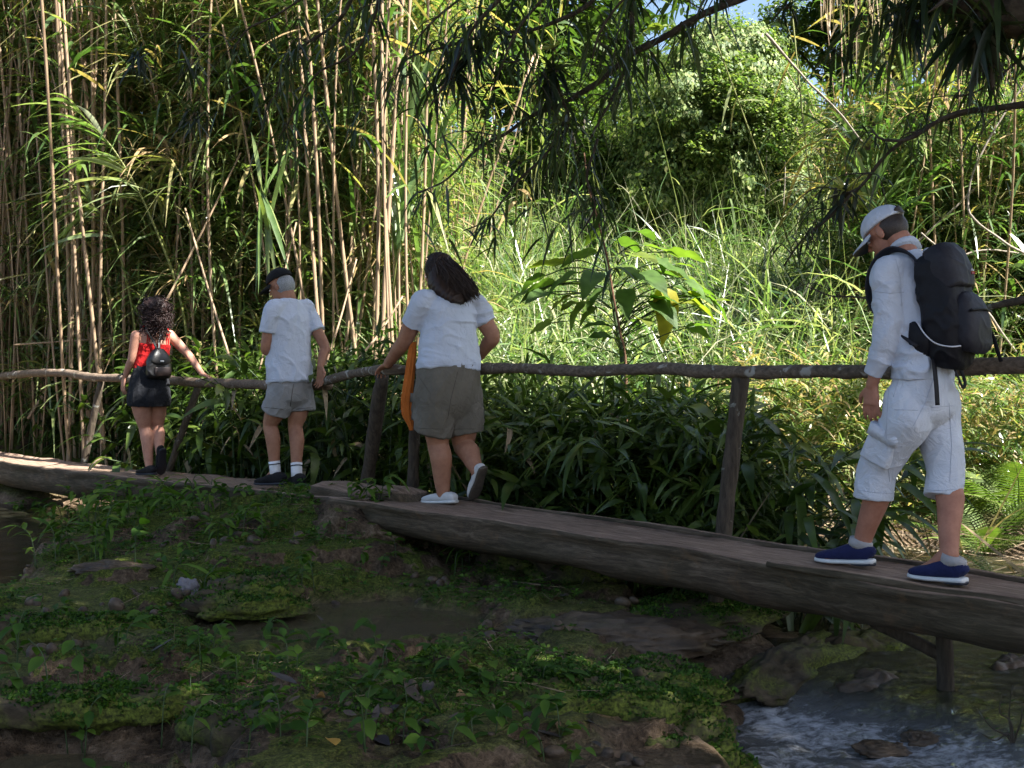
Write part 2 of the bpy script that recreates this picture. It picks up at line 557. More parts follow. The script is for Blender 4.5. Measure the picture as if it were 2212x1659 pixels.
# ------------------------------------------------------------------ water
def water_mat(name, murk, foam=0.0, wave=(8, 8, 8), wstr=0.25, clear=0.45, wdist=0.03, flow=(1, 1, 1)):
    m, nt, p, out = new_mat(name)
    v = coords(nt, 'Object', flow)
    n1 = noise(nt, wave[0], 5.0, 0.6, v, 0.8)
    b = nt.nodes.new('ShaderNodeBump')
    b.inputs['Strength'].default_value = wstr
    b.inputs['Distance'].default_value = wdist
    nt.links.new(n1, b.inputs['Height'])
    gl = nt.nodes.new('ShaderNodeBsdfGlossy')
    gl.inputs['Roughness'].default_value = 0.08
    nt.links.new(b.outputs[0], gl.inputs['Normal'])
    df = nt.nodes.new('ShaderNodeBsdfDiffuse')
    df.inputs['Color'].default_value = (*murk, 1)
    if foam:      # clear and brown where it is still, milky where it is churned, sky silver put into that colour
        ta = nt.nodes.new('ShaderNodeAttribute'); ta.attribute_name = 'tint'
        nt.links.new(ramp(nt, ta.outputs['Fac'], [(0.0, (.035, .034, .015)), (0.45, murk)]), df.inputs['Color'])
    tr = nt.nodes.new('ShaderNodeBsdfTransparent')
    tr.inputs['Color'].default_value = (0.75, 0.72, 0.55, 1)
    under = nt.nodes.new('ShaderNodeMixShader')
    under.inputs[0].default_value = clear
    nt.links.new(df.outputs[0], under.inputs[1]); nt.links.new(tr.outputs[0], under.inputs[2])
    fr = nt.nodes.new('ShaderNodeFresnel')
    fr.inputs['IOR'].default_value = 1.33
    nt.links.new(b.outputs[0], fr.inputs['Normal'])
    mx = nt.nodes.new('ShaderNodeMixShader')
    nt.links.new(fr.outputs[0], mx.inputs[0]); nt.links.new(under.outputs[0], mx.inputs[1]); nt.links.new(gl.outputs[0], mx.inputs[2])
    last = mx
    if foam:
        fv = coords(nt, 'Object', (flow[0] * 1.0, flow[1] * 1.0, 1))
        a = noise(nt, 2.2, 6.0, 0.7, fv, 1.2)
        c = noise(nt, 17.0, 5.0, 0.7, fv, 0.5)
        at = nt.nodes.new('ShaderNodeAttribute'); at.attribute_name = 'tint'
        k = math_node(nt, 'ADD', math_node(nt, 'MULTIPLY', a, 0.6), math_node(nt, 'MULTIPLY', c, 0.55))
        k = math_node(nt, 'ADD', k, math_node(nt, 'MULTIPLY', at.outputs['Fac'], foam))
        fm = ramp(nt, k, [(0.80, (0, 0, 0)), (1.1, (0.75,) * 3)])
        fd = nt.nodes.new('ShaderNodeBsdfDiffuse')
        fd.inputs['Color'].default_value = (0.55, 0.57, 0.60, 1)
        m2 = nt.nodes.new('ShaderNodeMixShader')
        nt.links.new(fm, m2.inputs[0]); nt.links.new(mx.outputs[0], m2.inputs[1]); nt.links.new(fd.outputs[0], m2.inputs[2])
        last = m2
    nt.links.new(last.outputs[0], out.inputs['Surface'])
    return m

def stream_z(X, Y):
    c = X + Y
    t = np.clip((7.25 - c) / 0.95, 0, 1)
    t = t * t * (3 - 2 * t)
    return 0.13 * (1 - t) - 0.02 * np.clip((6.0 - c) / 2, 0, 1)

def water_grid(name, x0, x1, y0, y1, step, zf, amp, mat, inside=None, tintf=None):
    ax, ay = np.arange(x0, x1, step), np.arange(y0, y1, step)
    X, Y = np.meshgrid(ax, ay)
    X, Y = X.ravel(), Y.ravel()
    P = np.stack([X, Y, np.zeros_like(X)], 1)
    z = zf(X, Y) + amp(X, Y) * (fbm(P * np.array((7.0, 5.0, 1)), 3, 5) + 0.6 * fbm(P * 16, 2, 8))
    n, mth = len(ax), len(ay)
    q = (np.arange(mth - 1)[:, None] * n + np.arange(n - 1)[None, :]).ravel()
    Q = np.stack([q, q + 1, q + 1 + n, q + n], 1)
    if inside is not None:
        ok = inside(X, Y)
        Q = Q[ok[Q].all(1)]
    me = make_mesh(name, np.stack([X, Y, z], 1), Q, None, tintf(X, Y) if tintf else np.zeros_like(X))
    return tag(link(name, me, mat), kind='structure')

M_STREAM = water_mat('stream_water', (0.105, 0.110, 0.112), foam=0.46, wave=(10, 10, 10), wstr=1.0, clear=0.25, wdist=0.12, flow=(1.0, 1.4, 1))
M_POND = water_mat('pond_water', (0.022, 0.021, 0.014), wave=(5, 5, 5), wstr=0.12, clear=0.25, wdist=0.02, flow=(0.7, 3.0, 1))
M_PUDDLE = water_mat('puddle_water', (0.115, 0.095, 0.055), wave=(3, 3, 3), wstr=0.03, clear=0.35, wdist=0.01)

def rapid(X, Y):
    c = X + Y
    return np.clip((7.0 - c) / 0.6, 0, 1) * 0.5 + np.clip(1 - np.abs(c - 6.5) / 0.5, 0, 1) * 0.25
water_grid('stream', 0.55, 6.5, 3.2, 12.4, 0.035, stream_z, lambda X, Y: 0.003 + 0.017 * np.clip((7.0 - X - Y) / 0.8, 0, 1), M_STREAM,
           inside=lambda X, Y: (X > 0.95 - 0.25 * (Y < 6)) & ((X + Y < 12.8)) & (X > 0.35 * (Y - 4) - 0.2), tintf=rapid)
water_grid('pond', -9.5, -2.2, 6.2, 13.4, 0.07, lambda X, Y: np.full_like(X, 0.2), lambda X, Y: np.full_like(X, 0.003), M_POND)
water_grid('puddle', -1.75, -0.05, 5.0, 6.7, 0.05, lambda X, Y: np.full_like(X, 0.285), lambda X, Y: np.full_like(X, 0.0004), M_PUDDLE)
water_grid('puddle', -2.7, -1.75, 5.2, 6.3, 0.05, lambda X, Y: np.full_like(X, 0.292), lambda X, Y: np.full_like(X, 0.0004), M_PUDDLE)
water_grid('channel', -2.4, -0.9, 3.3, 4.35, 0.05, lambda X, Y: np.full_like(X, 0.15), lambda X, Y: np.full_like(X, 0.0006), M_PUDDLE)

# ------------------------------------------------------------------ rocks
M_ROCK = bark_mat('wet_travertine', (0.018, 0.013, 0.009), (0.12, 0.085, 0.055), None, (1, 1, 1.6), scale=9.0, rough=0.45, bump_s=0.9)
M_MOSSROCK = bark_mat('mossy_travertine', (0.014, 0.011, 0.006), (0.10, 0.075, 0.045), None, (1, 1, 1.3), scale=11.0, rough=0.8, bump_s=0.9, green=(0.085, 0.105, 0.014))

def rock_mesh(sx, sy, sz, seed, seg=64, rings=40, rough=0.30):
    V, Q, T = blob(np.zeros(3), np.array((1., 0, 0)), np.array((0, 1., 0)), np.array((0, 0, 1.)), seg, rings)
    n = fbm(V * 1.6 + seed * 7.7, 5, seed)
    n = n + 0.55 * (np.abs(fbm(V * 3.4 + seed, 3, seed + 4)) - .3)
    V = V * (1 + rough * n)[:, None] + fbm(V * 9 + seed, 3, seed + 8)[:, None] * V * .06
    V[:, 2] = np.where(V[:, 2] < -0.35, -0.35, V[:, 2])
    V = V * np.array((sx, sy, sz))
    return make_mesh('rock', V, Q, T)

def rock(name, x, y, d, sx, sy, sz, seed, label, rz=0.0, mat=None, sink=0.5, group=None, z=None):
    p = W(x, y, d)
    me = rock_mesh(sx, sy, sz, seed)
    o = link(name, me, mat or M_ROCK, None, (p[0], p[1], p[2] if z is None else z))
    o.rotation_euler = (0, 0, rz)
    return tag(o, label, 'rock', group)

rock('stream_rock', 1905, 1515, 5.45, .34, .22, .14, 3, 'low brown rock breaking the surface in the middle of the rapids', 0.25, z=-.01)
rock('stream_rock', 2185, 1475, 5.7, .24, .18, .15, 4, 'blocky brown rock in the rapids at the edge of the view, below the bridge', z=0.0)
rock('stream_rock', 1905, 1632, 4.75, .11, .05, .04, 5, 'flat dark stone lying low in the rapids near the bottom edge', 0.1, z=0.015)
rock('stream_rock', 1990, 1616, 4.85, .08, .06, .06, 6, 'small rounded dark stone beside the flat one in the rapids', z=0.005)
rock('mossy_boulder', 1250, 1265, 7.15, .32, .24, .24, 7, 'lumpy moss-covered boulder tucked under the long log bridge', 0.4, M_MOSSROCK, z=.32)
rock('mossy_boulder', 1130, 1225, 7.4, .3, .24, .22, 8, 'dark boulder with ferny moss in the hollow beneath the log joint', 0.1, M_MOSSROCK, z=.33)
rock('rock_ridge', 1720, 1415, 5.75, .62, .16, .14, 9, 'long sloping rock ridge running down from under the bridge to the stream', 0.86, M_MOSSROCK, z=.08)
rock('rock_ridge', 1880, 1410, 6.1, .36, .24, .16, 10, 'dark wet rock beside the wooden support under the bridge', 0.3, M_MOSSROCK, z=.02)
rock('mossy_ledge', 1500, 1352, 6.25, .68, .34, .10, 12, 'broad flat ledge of bright moss below the middle of the bridge', 0.75, M_MOSSROCK, z=.24)
rock('rock_lip', 1330, 1400, 5.75, .5, .3, .1, 13, 'smooth wet rock lip where the puddle spills towards the stream', -0.35, M_ROCK, z=.27)
rock('bank_rock', 1470, 1640, 4.5, .26, .22, .2, 14, 'dark mossy rock at the foot of the bank beside the rapids', 0.2, M_MOSSROCK, z=.03)
rock('bank_rock', 1400, 1530, 4.95, .34, .26, .14, 15, 'rounded moss-topped rock above the stream edge', 0.5, M_MOSSROCK, z=.2)
rock('bank_rock', 240, 1255, 6.85, .22, .1, .05, 16, 'pale flat stone half sunk in the moss near the pond', 0.1, M_ROCK, z=.4)
rock('bank_rock', 405, 1300, 6.2, .06, .05, .06, 17, 'small grey stone lying in front of the round moss mound', 0.1, plain_mat('grey_stone', (.16, .15, .16), .7), z=.4)
rock('moss_mound', 535, 1300, 6.05, .3, .2, .14, 18, 'round cushion of bright green moss on the bank', 0.2, M_MOSSROCK, z=.36)

def ledge(x, y, z, sx, sy, sz, rz, seed, label):
    p = WZ(x, y, z)
    V, Q, T = blob(np.zeros(3), np.array((1., 0, 0)), np.array((0, 1., 0)), np.array((0, 0, 1.)), 72, 36)
    V[:, 2] = np.sign(V[:, 2]) * np.abs(V[:, 2]) ** .45
    V[:, :2] *= (1 + .28 * fbm(np.stack([V[:, 0], V[:, 1], V[:, 0] * 0], 1) * 1.7 + seed, 4, seed))[:, None]
    V = V * np.array((sx, sy, sz))
    nr = V / np.maximum(1e-6, np.linalg.norm(V / np.array((sx, sy, sz)) ** 2, axis=1))[:, None] / np.array((sx, sy, sz)) ** 2
    V = V + nr * (.030 * fbm(V * 7 + seed, 4, seed + 2) + .030 * (np.abs(fbm(V * 16 + seed, 3, seed + 5)) - .25))[:, None]
    o = link('rock_ledge', make_mesh('rock_ledge', V, Q, T), M_MOSSROCK, None, (p[0], p[1], z - sz * .8))
    o.rotation_euler = (0, .02, rz)
    return tag(o, label, 'rock', 'mossy rock ledges of the bank')
ledge(230, 1500, .34, .6, .12, .06, .05, 61, 'mossy rock ledge overhanging the muddy channel')
ledge(1220, 1470, .33, .42, .24, .10, -.3, 62, 'mossy ledge between the puddle outflow and the bottom edge')
ledge(980, 1420, .34, .34, .12, .07, -.1, 63, 'narrow mossy ledge along the near side of the brown puddle')
ledge(1400, 1500, .26, .26, .22, .16, .4, 64, 'mossy ledge dropping to the rapids')
ledge(690, 1545, .33, .5, .16, .08, .05, 65, 'low mossy ledge near the scattered dead leaves')
ledge(120, 1335, .37, .5, .16, .08, .0, 66, 'mossy ledge below the pale flat stone')

# ------------------------------------------------------------------ log bridges
GRAIN_X = (2.2, 16, 16)
def wood_walk_mat(name, dark, mid, light):
    m, nt, p, out = new_mat(name)
    v = coords(nt, 'Object', (1.6, 15, 15))
    v0 = coords(nt)
    n1 = noise(nt, 3.2, 6.0, 0.72, v, 0.5)
    n2 = noise(nt, 2.0, 4.0, 0.6, v0)
    c = ramp(nt, n1, [(0.25, dark), (0.5, mid), (0.75, light)])
    c = mixc(nt, ramp(nt, n2, [(0.4, (0, 0, 0)), (0.72, (0.55,) * 3)]), c, (0.03, 0.03, 0.013))
    n3 = noise(nt, 5.5, 5.0, 0.65, v0, 0.5)
    c = mixc(nt, ramp(nt, n3, [(0.56, (0, 0, 0)), (0.68, (0.7,) * 3)]), c, (0.14, 0.085, 0.045))
    geo = nt.nodes.new('ShaderNodeNewGeometry')
    sx = nt.nodes.new('ShaderNodeSeparateXYZ')
    nt.links.new(geo.outputs['Normal'], sx.inputs[0])
    tread = ramp(nt, n1, [(0.3, (0.10, 0.064, 0.044)), (0.5, (0.22, 0.148, 0.105)), (0.7, (0.36, 0.26, 0.19))])   # hewn, foot-worn face
    c = mixc(nt, ramp(nt, sx.outputs['Z'], [(0.72, (0, 0, 0)), (0.9, (1, 1, 1))]), c, tread)
    nt.links.new(c, p.inputs['Base Color'])
    p.inputs['Roughness'].default_value = 0.82
    p.inputs['Specular IOR Level'].default_value = 0.25
    bump(nt, math_node(nt, 'ADD', n1, math_node(nt, 'MULTIPLY', noise(nt, 30, 5, 0.7, v0), 0.5)), 0.7, 0.012, p)
    return m
M_LOG = wood_walk_mat('hewn_log', (0.018, 0.013, 0.008), (0.08, 0.058, 0.038), (0.19, 0.145, 0.10))

def hewn_log(A, B, zA, zB, hw, thick, seed, sag=0.0):
    """hewn log from A to B (xy): flat trodden top with raised rims; local x runs A to B, +y is the camera side"""
    L = float(np.hypot(*(B - A)[:2]))
    prof = np.array([(-.95, .016), (-.86, -.006), (-.6, -.016), (-.3, -.02), (0, -.022), (.3, -.02), (.6, -.014), (.84, -.004), (.93, .017), (1.0, .006),
                     (1.015, -.028), (.955, -.05), (.96, -.09), (.97, -.14), (.88, -.2), (.66, -.25), (.3, -.285), (-.1, -.29), (-.5, -.265), (-.85, -.19), (-1.0, -.09), (-1.02, -.02)])
    prof = prof * np.array((hw, thick / .29))
    n = int(L / 0.03)
    s = np.linspace(0, L, n)
    rows = []
    for k, x in enumerate(s):
        t = x / L
        w = np.array([[x * 0.7, seed * 5.0, 0.0]])
        wob = 1 + 0.07 * fbm(w, 3, seed)[0]
        latn = 0.05 * fbm(w + 9, 3, seed + 3)[0]
        latf = 0.05 * fbm(w + 19, 3, seed + 5)[0]
        thk = 1 + 0.24 * fbm(w + 31, 3, seed + 7)[0]
        P = np.empty((len(prof), 3))
        P[:, 0] = x
        P[:, 1] = prof[:, 0] * wob + np.where(prof[:, 0] > 0, latn, latf) * np.clip(np.abs(prof[:, 0]) / hw, 0, 1)
        P[:, 2] = np.where(prof[:, 1] < -0.03, prof[:, 1] * thk, prof[:, 1]) + zA * (1 - t) + zB * t - sag * 4 * t * (1 - t)
        rows.append(P)
    V = np.array(rows).reshape(-1, 3)
    V = V + np.stack([np.zeros(len(V)), fbm(V * np.array((2.5, 9, 11)) + seed, 4, seed), fbm(V * np.array((2.5, 9, 9)) + 40, 4, seed)], 1) * np.array((0, .02, .009))
    m = len(prof)
    i = np.arange(n - 1)[:, None] * m
    j = np.arange(m)[None, :]
    k = (j + 1) % m
    Q = np.stack([i + j, i + j + m, i + k + m, i + k], -1).reshape(-1, 4)
    c0, c1 = V[:m].mean(0), V[-m:].mean(0)
    V = np.vstack([V, c0, c1])
    jj = np.arange(m); kk = (jj + 1) % m
    e = (n - 1) * m
    T = np.vstack([np.stack([np.full(m, n * m), jj, kk], 1), np.stack([np.full(m, n * m + 1), e + kk, e + jj], 1)])
    return make_mesh('log', V, Q, T), L

def pole_mesh(name, P, rad, sides=10, seed=0, jit=0.12, n=6, ref=None):
    P = catmull(P, n)
    rad = np.interp(np.linspace(0, 1, len(P)), np.linspace(0, 1, len(np.atleast_1d(rad))), np.atleast_1d(rad)) if np.ndim(rad) else np.full(len(P), rad)
    rad = rad * (1 + 0.1 * fbm(P * 3 + seed, 3, seed))
    V, Q, T = tube(P, rad, sides, ref, jitter=jit, seed=seed)
    return make_mesh(name, V, Q, T)

BR_ANG = math.atan2(1, -1)
def bridge(name, xa, xb, za, zb, hw, thick, seed, label, c=6.95, sag=0.0):
    A, B = XC(xa, c), XC(xb, c)
    root = empty(name, (A[0], A[1], 0), BR_ANG)
    me, L = hewn_log(A, B, za, zb, hw, thick, seed, sag)
    log = link('log', me, M_LOG, root)
    tag(root, label, 'log bridge', 'hewn log bridges end to end')
    return root, log, L

# right-hand log, from beyond the edge of the view to the joint
b1, b1log, b1L = bridge('log_bridge', 3300, 795, .628, .735, .285, .2, 2, 'long hewn log bridge over the rapids, the one the man with the backpack crosses')
b2, b2log, b2L = bridge('log_bridge', 850, -90, .725, .64, .25, .25, 6, 'hewn log footbridge beside the pond, under the woman in red', sag=.03)

def edge_pole(root, y, s0, s1, z0, z1, r, seed):
    n = 14
    t = np.linspace(0, 1, n)
    P = np.stack([s0 + (s1 - s0) * t, y + 0.012 * fbm(np.stack([t * 5, t * 0, t * 0], 1), 3, seed), z0 + (z1 - z0) * t + 0.008 * fbm(np.stack([t * 6, t * 0 + 3, t * 0], 1), 3, seed + 2)], 1)
    return link('edge_pole', pole_mesh('edge_pole', P, r * np.array([.7, 1, 1, .9, .6]), 8, seed, .2, 3, (0, 0, 1)), M_LOG, root)
def bz(root_z0, root_z1, L, s): return root_z0 + (root_z1 - root_z0) * s / L
edge_pole(b1, .262, 0.4, 2.67, bz(.628, .735, b1L, .4) + .012, bz(.628, .735, b1L, 2.67) + .012, .024, 3)
edge_pole(b1, -.275, 0.5, 5.45, bz(.628, .735, b1L, .5) + .006, bz(.628, .735, b1L, 5.45) + .004, .02, 4)
edge_pole(b2, .235, 0.5, 3.4, bz(.725, .64, b2L, .5) - .02, bz(.725, .64, b2L, 3.4) - .03, .018, 5)

# two worn slabs of wood where the logs meet
def slab(x, y, d, sx, sy, sz, rz, seed, label, z):
    p = W(x, y, d)
    V, Q, T = blob(np.zeros(3), np.array((1., 0, 0)), np.array((0, 1., 0)), np.array((0, 0, 1.)), 30, 16)
    V = np.sign(V) * np.abs(V) ** 0.75
    V *= (1 + 0.12 * fbm(V * 1.5 + seed, 4, seed))[:, None]
    V *= np.array((sx, sy, sz))
    o = link('stepping_block', make_mesh('stepping_block', V, Q, T), M_LOG, None, (p[0], p[1], z))
    o.rotation_euler = (0.04, -0.05, rz)
    return tag(o, label, 'wood block')
slab(770, 1060, 8.15, .36, .24, .09, 2.5, 41, 'worn wooden block bridging the gap between the two logs', .70)
mound = XC(768, 6.58)
V, Q, T = blob(np.zeros(3), np.array((1., 0, 0)), np.array((0, 1., 0)), np.array((0, 0, 1.)), 60, 36)
V *= (1 + .3 * fbm(V * 1.7, 4, 91) + .06 * fbm(V * 7, 3, 92))[:, None]
V *= np.array((.46, .26, .2))
eo = link('earth_mound', make_mesh('earth_mound', V, Q, T), M_GROUND, None, (mound[0], mound[1], .485))
eo.rotation_euler = (0, 0, 2.45)
tag(eo, 'brown earth heaped against the joint of the two logs', 'earth')
slab(868, 1068, 7.85, .2, .17, .10, 2.2, 42, 'smaller rounded wooden block beside the walking woman\'s standing foot', .70)

# support under the long log
M_POST = bark_mat('weathered_post', (0.035, 0.026, 0.017), (0.14, 0.11, 0.078), (0.30, 0.30, 0.26), (9, 9, 1.6), scale=5.0, lich_lo=.62)
M_POST_DK = bark_mat('dark_post', (0.022, 0.017, 0.012), (0.10, 0.078, 0.056), (0.30, 0.31, 0.27), (9, 9, 1.6), scale=5.0, lich_lo=.66)
sup = empty('bridge_support', XC(2038, 7.25, -.1))
tag(sup, 'short wooden post and brace standing in the rapids under the bridge', 'support')
sp0 = XC(2038, 7.25, 0)
def local_pole(name, parent, org, P, rad, mat, seed, sides=10, jit=.12, n=6):
    P = np.asarray(P) - np.asarray(org)
    return link(name, pole_mesh(name, P, rad, sides, seed, jit, n), mat, parent)
o0 = XC(2038, 7.25, -.1)
local_pole('post', sup, o0, [sp0 + (0, 0, -.2), sp0 + (.01, 0, .15), sp0 + (0, 0, .45)], [.045, .042, .04], M_POST_DK, 5)
local_pole('brace', sup, o0, [sp0 + (0, 0.02, .28), sp0 + (-.14, .04, .35), sp0 + (-.3, .07, .42)], [.03, .03, .028], M_POST_DK, 6)

# ------------------------------------------------------------------ hand rail
M_RAIL = bark_mat('rail_bark', (0.045, 0.034, 0.024), (0.20, 0.155, 0.115), (0.36, 0.35, 0.31), GRAIN_X, rot=(0, 0, -BR_ANG), scale=3.0, lich_lo=.6)
M_RAIL_L = bark_mat('rail_bark_pale', (0.07, 0.05, 0.035), (0.24, 0.175, 0.125), (0.34, 0.31, 0.26), GRAIN_X, rot=(0, 0, -BR_ANG), scale=3.0, lich_lo=.62)
RC = 7.5
def rail(pts, rad, mat, seed, label, cs=None):
    P = []
    for i, (x, y) in enumerate(pts):
        q = XC(x, RC + (cs[i] if cs else 0))
        P.append((q[0], q[1], CAMZ - (y - HZ) / FPX * q[1]))
    P = np.array(P)
    o = P[0].copy(); o[2] = 0
    me = pole_mesh('rail', P - o, rad, 12, seed, .16, 8, (0, 0, 1))
    r = link('hand_rail', me, mat, None, o)
    return tag(r, label, 'rail', 'pole hand rails')
rail([(-120, 814), (0, 813), (70, 806), (140, 806), (195, 815), (230, 816), (330, 820), (440, 826), (560, 831), (660, 834), (712, 832)], [.042, .042, .045, .04, .042, .04, .038], M_RAIL_L, 3,
     'pale bark pole forming the hand rail beside the woman in red')
rail([(640, 836), (700, 824), (760, 808), (830, 799), (900, 801), (985, 800), (1040, 797), (1105, 795), (1160, 797), (1250, 802), (1310, 800), (1380, 797), (1450, 797), (1525, 802), (1600, 804), (1710, 803), (1800, 803), (1900, 802), (2000, 798), (2080, 794), (2150, 790), (2230, 788), (2420, 784), (2700, 780), (3100, 772)],
     [.03, .035, .036, .035, .034, .034, .036, .036, .038, .038, .04, .042], M_RAIL, 9, 'long dark lichened pole forming the hand rail behind the man with the backpack', [-.1, -.15, -.25, -.45, -.22, -.04] + [0] * 19)

def post(x0, y0, x1, y1, c0, c1, r0, r1, seed, mat, label, down=0.15, mid=0.0):
    a = XC(x0, c0); a[2] = CAMZ - (y0 - HZ) / FPX * a[1]
    b = XC(x1, c1); b[2] = CAMZ - (y1 - HZ) / FPX * b[1]
    m = (a + b) / 2 + np.array((mid, 0, 0))
    b2 = b + (b - a) / np.linalg.norm(b - a) * down
    org = b2.copy()
    me = pole_mesh('post', np.array([b2, b, m, a]) - org, [r1, r1, (r0 + r1) / 2, r0], 12, seed, .14, 8)
    return tag(link('rail_post', me, mat, None, org), label, 'post', 'posts holding the hand rail')
post(218, 824, 166, 1078, 7.52, 7.42, .033, .040, 1, M_POST, 'leaning pale post behind the pond end of the footbridge')
post(427, 838, 360, 1030, 7.52, 7.4, .03, .034, 2, M_POST, 'slanting post under the hand of the woman in red', .35)
post(826, 812, 793, 1042, 7.08, 7.34, .05, .055, 3, M_POST_DK, 'thick dark post gripped by the woman with long hair', .3)
post(898, 822, 892, 1058, 7.3, 7.42, .036, .04, 4, M_POST_DK, 'lichened post behind the orange cloth', .3)
post(2760, 786, 2750, 1450, 7.5, 7.42, .043, .048, 6, M_POST_DK, 'post holding the rail beyond the edge of the view', .3)
post(1601, 812, 1560, 1170, 7.55, 7.42, .043, .048, 5, M_POST_DK, 'lichen-spotted post standing alone in the long stretch of rail', .4)
# ------------------------------------------------------------------ people
UPV = np.array((0., 0., 1.))
FWD = unit((-1, 1, 0))
RGT = unit((1, 1, 0))

def solid(mb, voxel, smooth=4, wrinkle=None, name='body'):
    """one continuous surface round overlapping closed volumes"""
    me0 = mb.mesh('tmp')
    tmp = link('tmp', me0)
    r = tmp.modifiers.new('r', 'REMESH'); r.mode = 'VOXEL'; r.voxel_size = voxel; r.adaptivity = 0.0
    s = tmp.modifiers.new('s', 'SMOOTH'); s.factor = 0.5; s.iterations = smooth
    dg = bpy.context.evaluated_depsgraph_get()
    me = bpy.data.meshes.new_from_object(tmp.evaluated_get(dg))
    me.name = name
    bpy.data.objects.remove(tmp); bpy.data.meshes.remove(me0)
    n = len(me.vertices)
    if wrinkle is not None and n:
        V = np.empty(n * 3); me.vertices.foreach_get('co', V); V = V.reshape(-1, 3)
        N = np.empty(n * 3); me.vertices.foreach_get('normal', N); N = N.reshape(-1, 3)
        V = V + N * wrinkle(V)[:, None]
        me.vertices.foreach_set('co', V.ravel()); me.update()
    me.polygons.foreach_set('use_smooth', np.ones(len(me.polygons), dtype=bool))
    return me

def folds(amp, scale=(9, 9, 14), seed=0, sharp=2.4, rot=0.6):
    sc = np.array(scale)
    def f(V):
        P = V @ np.array([[math.cos(rot), 0, math.sin(rot)], [0, 1, 0], [-math.sin(rot), 0, math.cos(rot)]])
        w = fbm(P * 3 + seed, 2, seed)[:, None] * 0.35
        a = 1 - np.abs(fbm((P + w * 0.15) * sc * 1.5 + seed * 3.1, 2, seed + 1))
        b = fbm(V * 4.5 + seed, 2, seed + 5)
        return amp * (np.clip(a, 0, 1) ** sharp - 0.4) * (0.55 + 0.6 * b) + amp * 0.4 * b
    return f

def limb(mb, pts, rad, n=5, sides=14, flat=False):
    P = catmull(np.array(pts), n) if len(pts) > 2 else catmull(np.array(pts), 8)
    r = np.interp(np.linspace(0, 1, len(P)), np.linspace(0, 1, len(rad)), rad)
    mb.add(*tube(P, r, sides))
    for p, q in ((P[0], r[0]), (P[-1], r[-1]))[:1 if flat else 2]:
        mb.add(*blob(p, q * np.array((1., 0, 0)), q * np.array((0, 1., 0)), q * UPV, 12, 8))

def trunk(mb, secs, right, power=2.3, n=4, sides=22):
    P = catmull(np.array([np.concatenate([c, [a, b]]) for c, a, b in secs]), n)
    mb.add(*tube(P[:, :3], P[:, 3], sides, right, ry=P[:, 4], power=power))

def head_mesh(mb, c, hf, hu, s=1.0, female=False):
    hr = np.cross(hf, hu)
    k = s
    B = lambda f, r, u, a, b, d: mb.add(*blob(c + k * (hf * f + hr * r + hu * u), k * a * hf, k * b * hr, k * d * hu, 16, 12))
    B(-.004, 0, .028, .096, .076, .094)
    B(.03, 0, -.035, .066, .06, .085)
    B(.048, 0, -.095, .038, .036, .026)
    B(.035, 0, -.07, .055, .054, .03)
    B(.083, 0, .020, .014, .046, .012)
    mb.add(*tube(np.array([c + k * (hf * .09 + hu * .012), c + k * (hf * .105 - hu * .012), c + k * (hf * .112 - hu * .03)]), np.array([.008, .010, .014]) * k, 8))
    B(.092, 0, -.062, .010, .024, .010)
    for sd in (-1, 1):
        B(-.004, sd * .079, -.012, .019, .009, .031)
        B(.085, sd * .032, -.012, .008, .016, .011)

def hand_mesh(mb, wrist, d, palm_n, thumb, curl=0.35, s=1.0, spread=0.1, tcurl=0.3):
    d = unit(d); palm_n = unit(palm_n - np.dot(palm_n, d) * d)
    side = np.cross(d, palm_n)
    if np.dot(side, thumb) < 0: side = -side
    pal = np.array([wrist - d * .02 * s, wrist + d * .02 * s, wrist + d * .055 * s, wrist + d * .09 * s])
    mb.add(*tube(pal, np.array([.026, .031, .039, .040]) * s, 14, side, ry=np.array([.021, .018, .015, .013]) * s, power=2.4))
    for k, Lf in zip((1.5, .5, -.5, -1.5), (.066, .076, .071, .056)):
        p = wrist + s * (d * .084 + side * k * .0205)
        dd = unit(d + side * k * spread)
        pts = [p - dd * .012 * s]
        ang = 0
        for seg, fr in enumerate((.42, .33, .25)):
            ang += curl * (0.8 if seg == 0 else 1.0)
            dir_ = dd * math.cos(ang) + palm_n * math.sin(ang)
            p = p + dir_ * Lf * fr * s * 1.25
            pts.append(p)
        limb(mb, pts, [.0095 * s, .009 * s, .0082 * s, .007 * s], 3, 10)
    p0 = wrist + s * (d * .022 + side * .026)
    t1 = unit(d * .75 + side * .75 + palm_n * .25)
    t2 = unit(d * .95 + side * .3 + palm_n * (.25 + tcurl))
    limb(mb, [p0, p0 + t1 * .042 * s, p0 + t1 * .042 * s + t2 * .036 * s], [.014 * s, .0115 * s, .009 * s], 4, 10)

M_SKIN = {}
def skin_mat(name, col):
    m, nt, p, out = new_mat(name)
    v = coords(nt)
    c = ramp(nt, noise(nt, 18, 5, .7, v), [(0.3, (col[0] * .78, col[1] * .72, col[2] * .72)), (0.7, tuple(min(1, x * 1.12) for x in col))])
    nt.links.new(c, p.inputs['Base Color'])
    p.inputs['Roughness'].default_value = 0.55
    p.inputs['Specular IOR Level'].default_value = 0.25
    p.inputs['Subsurface Weight'].default_value = 0.06
    p.inputs['Subsurface Radius'].default_value = (0.012, 0.005, 0.003)
    p.inputs['Subsurface Scale'].default_value = 1.0
    bump(nt, noise(nt, 160, 3, .6, v), 0.15, 0.001, p)
    return m

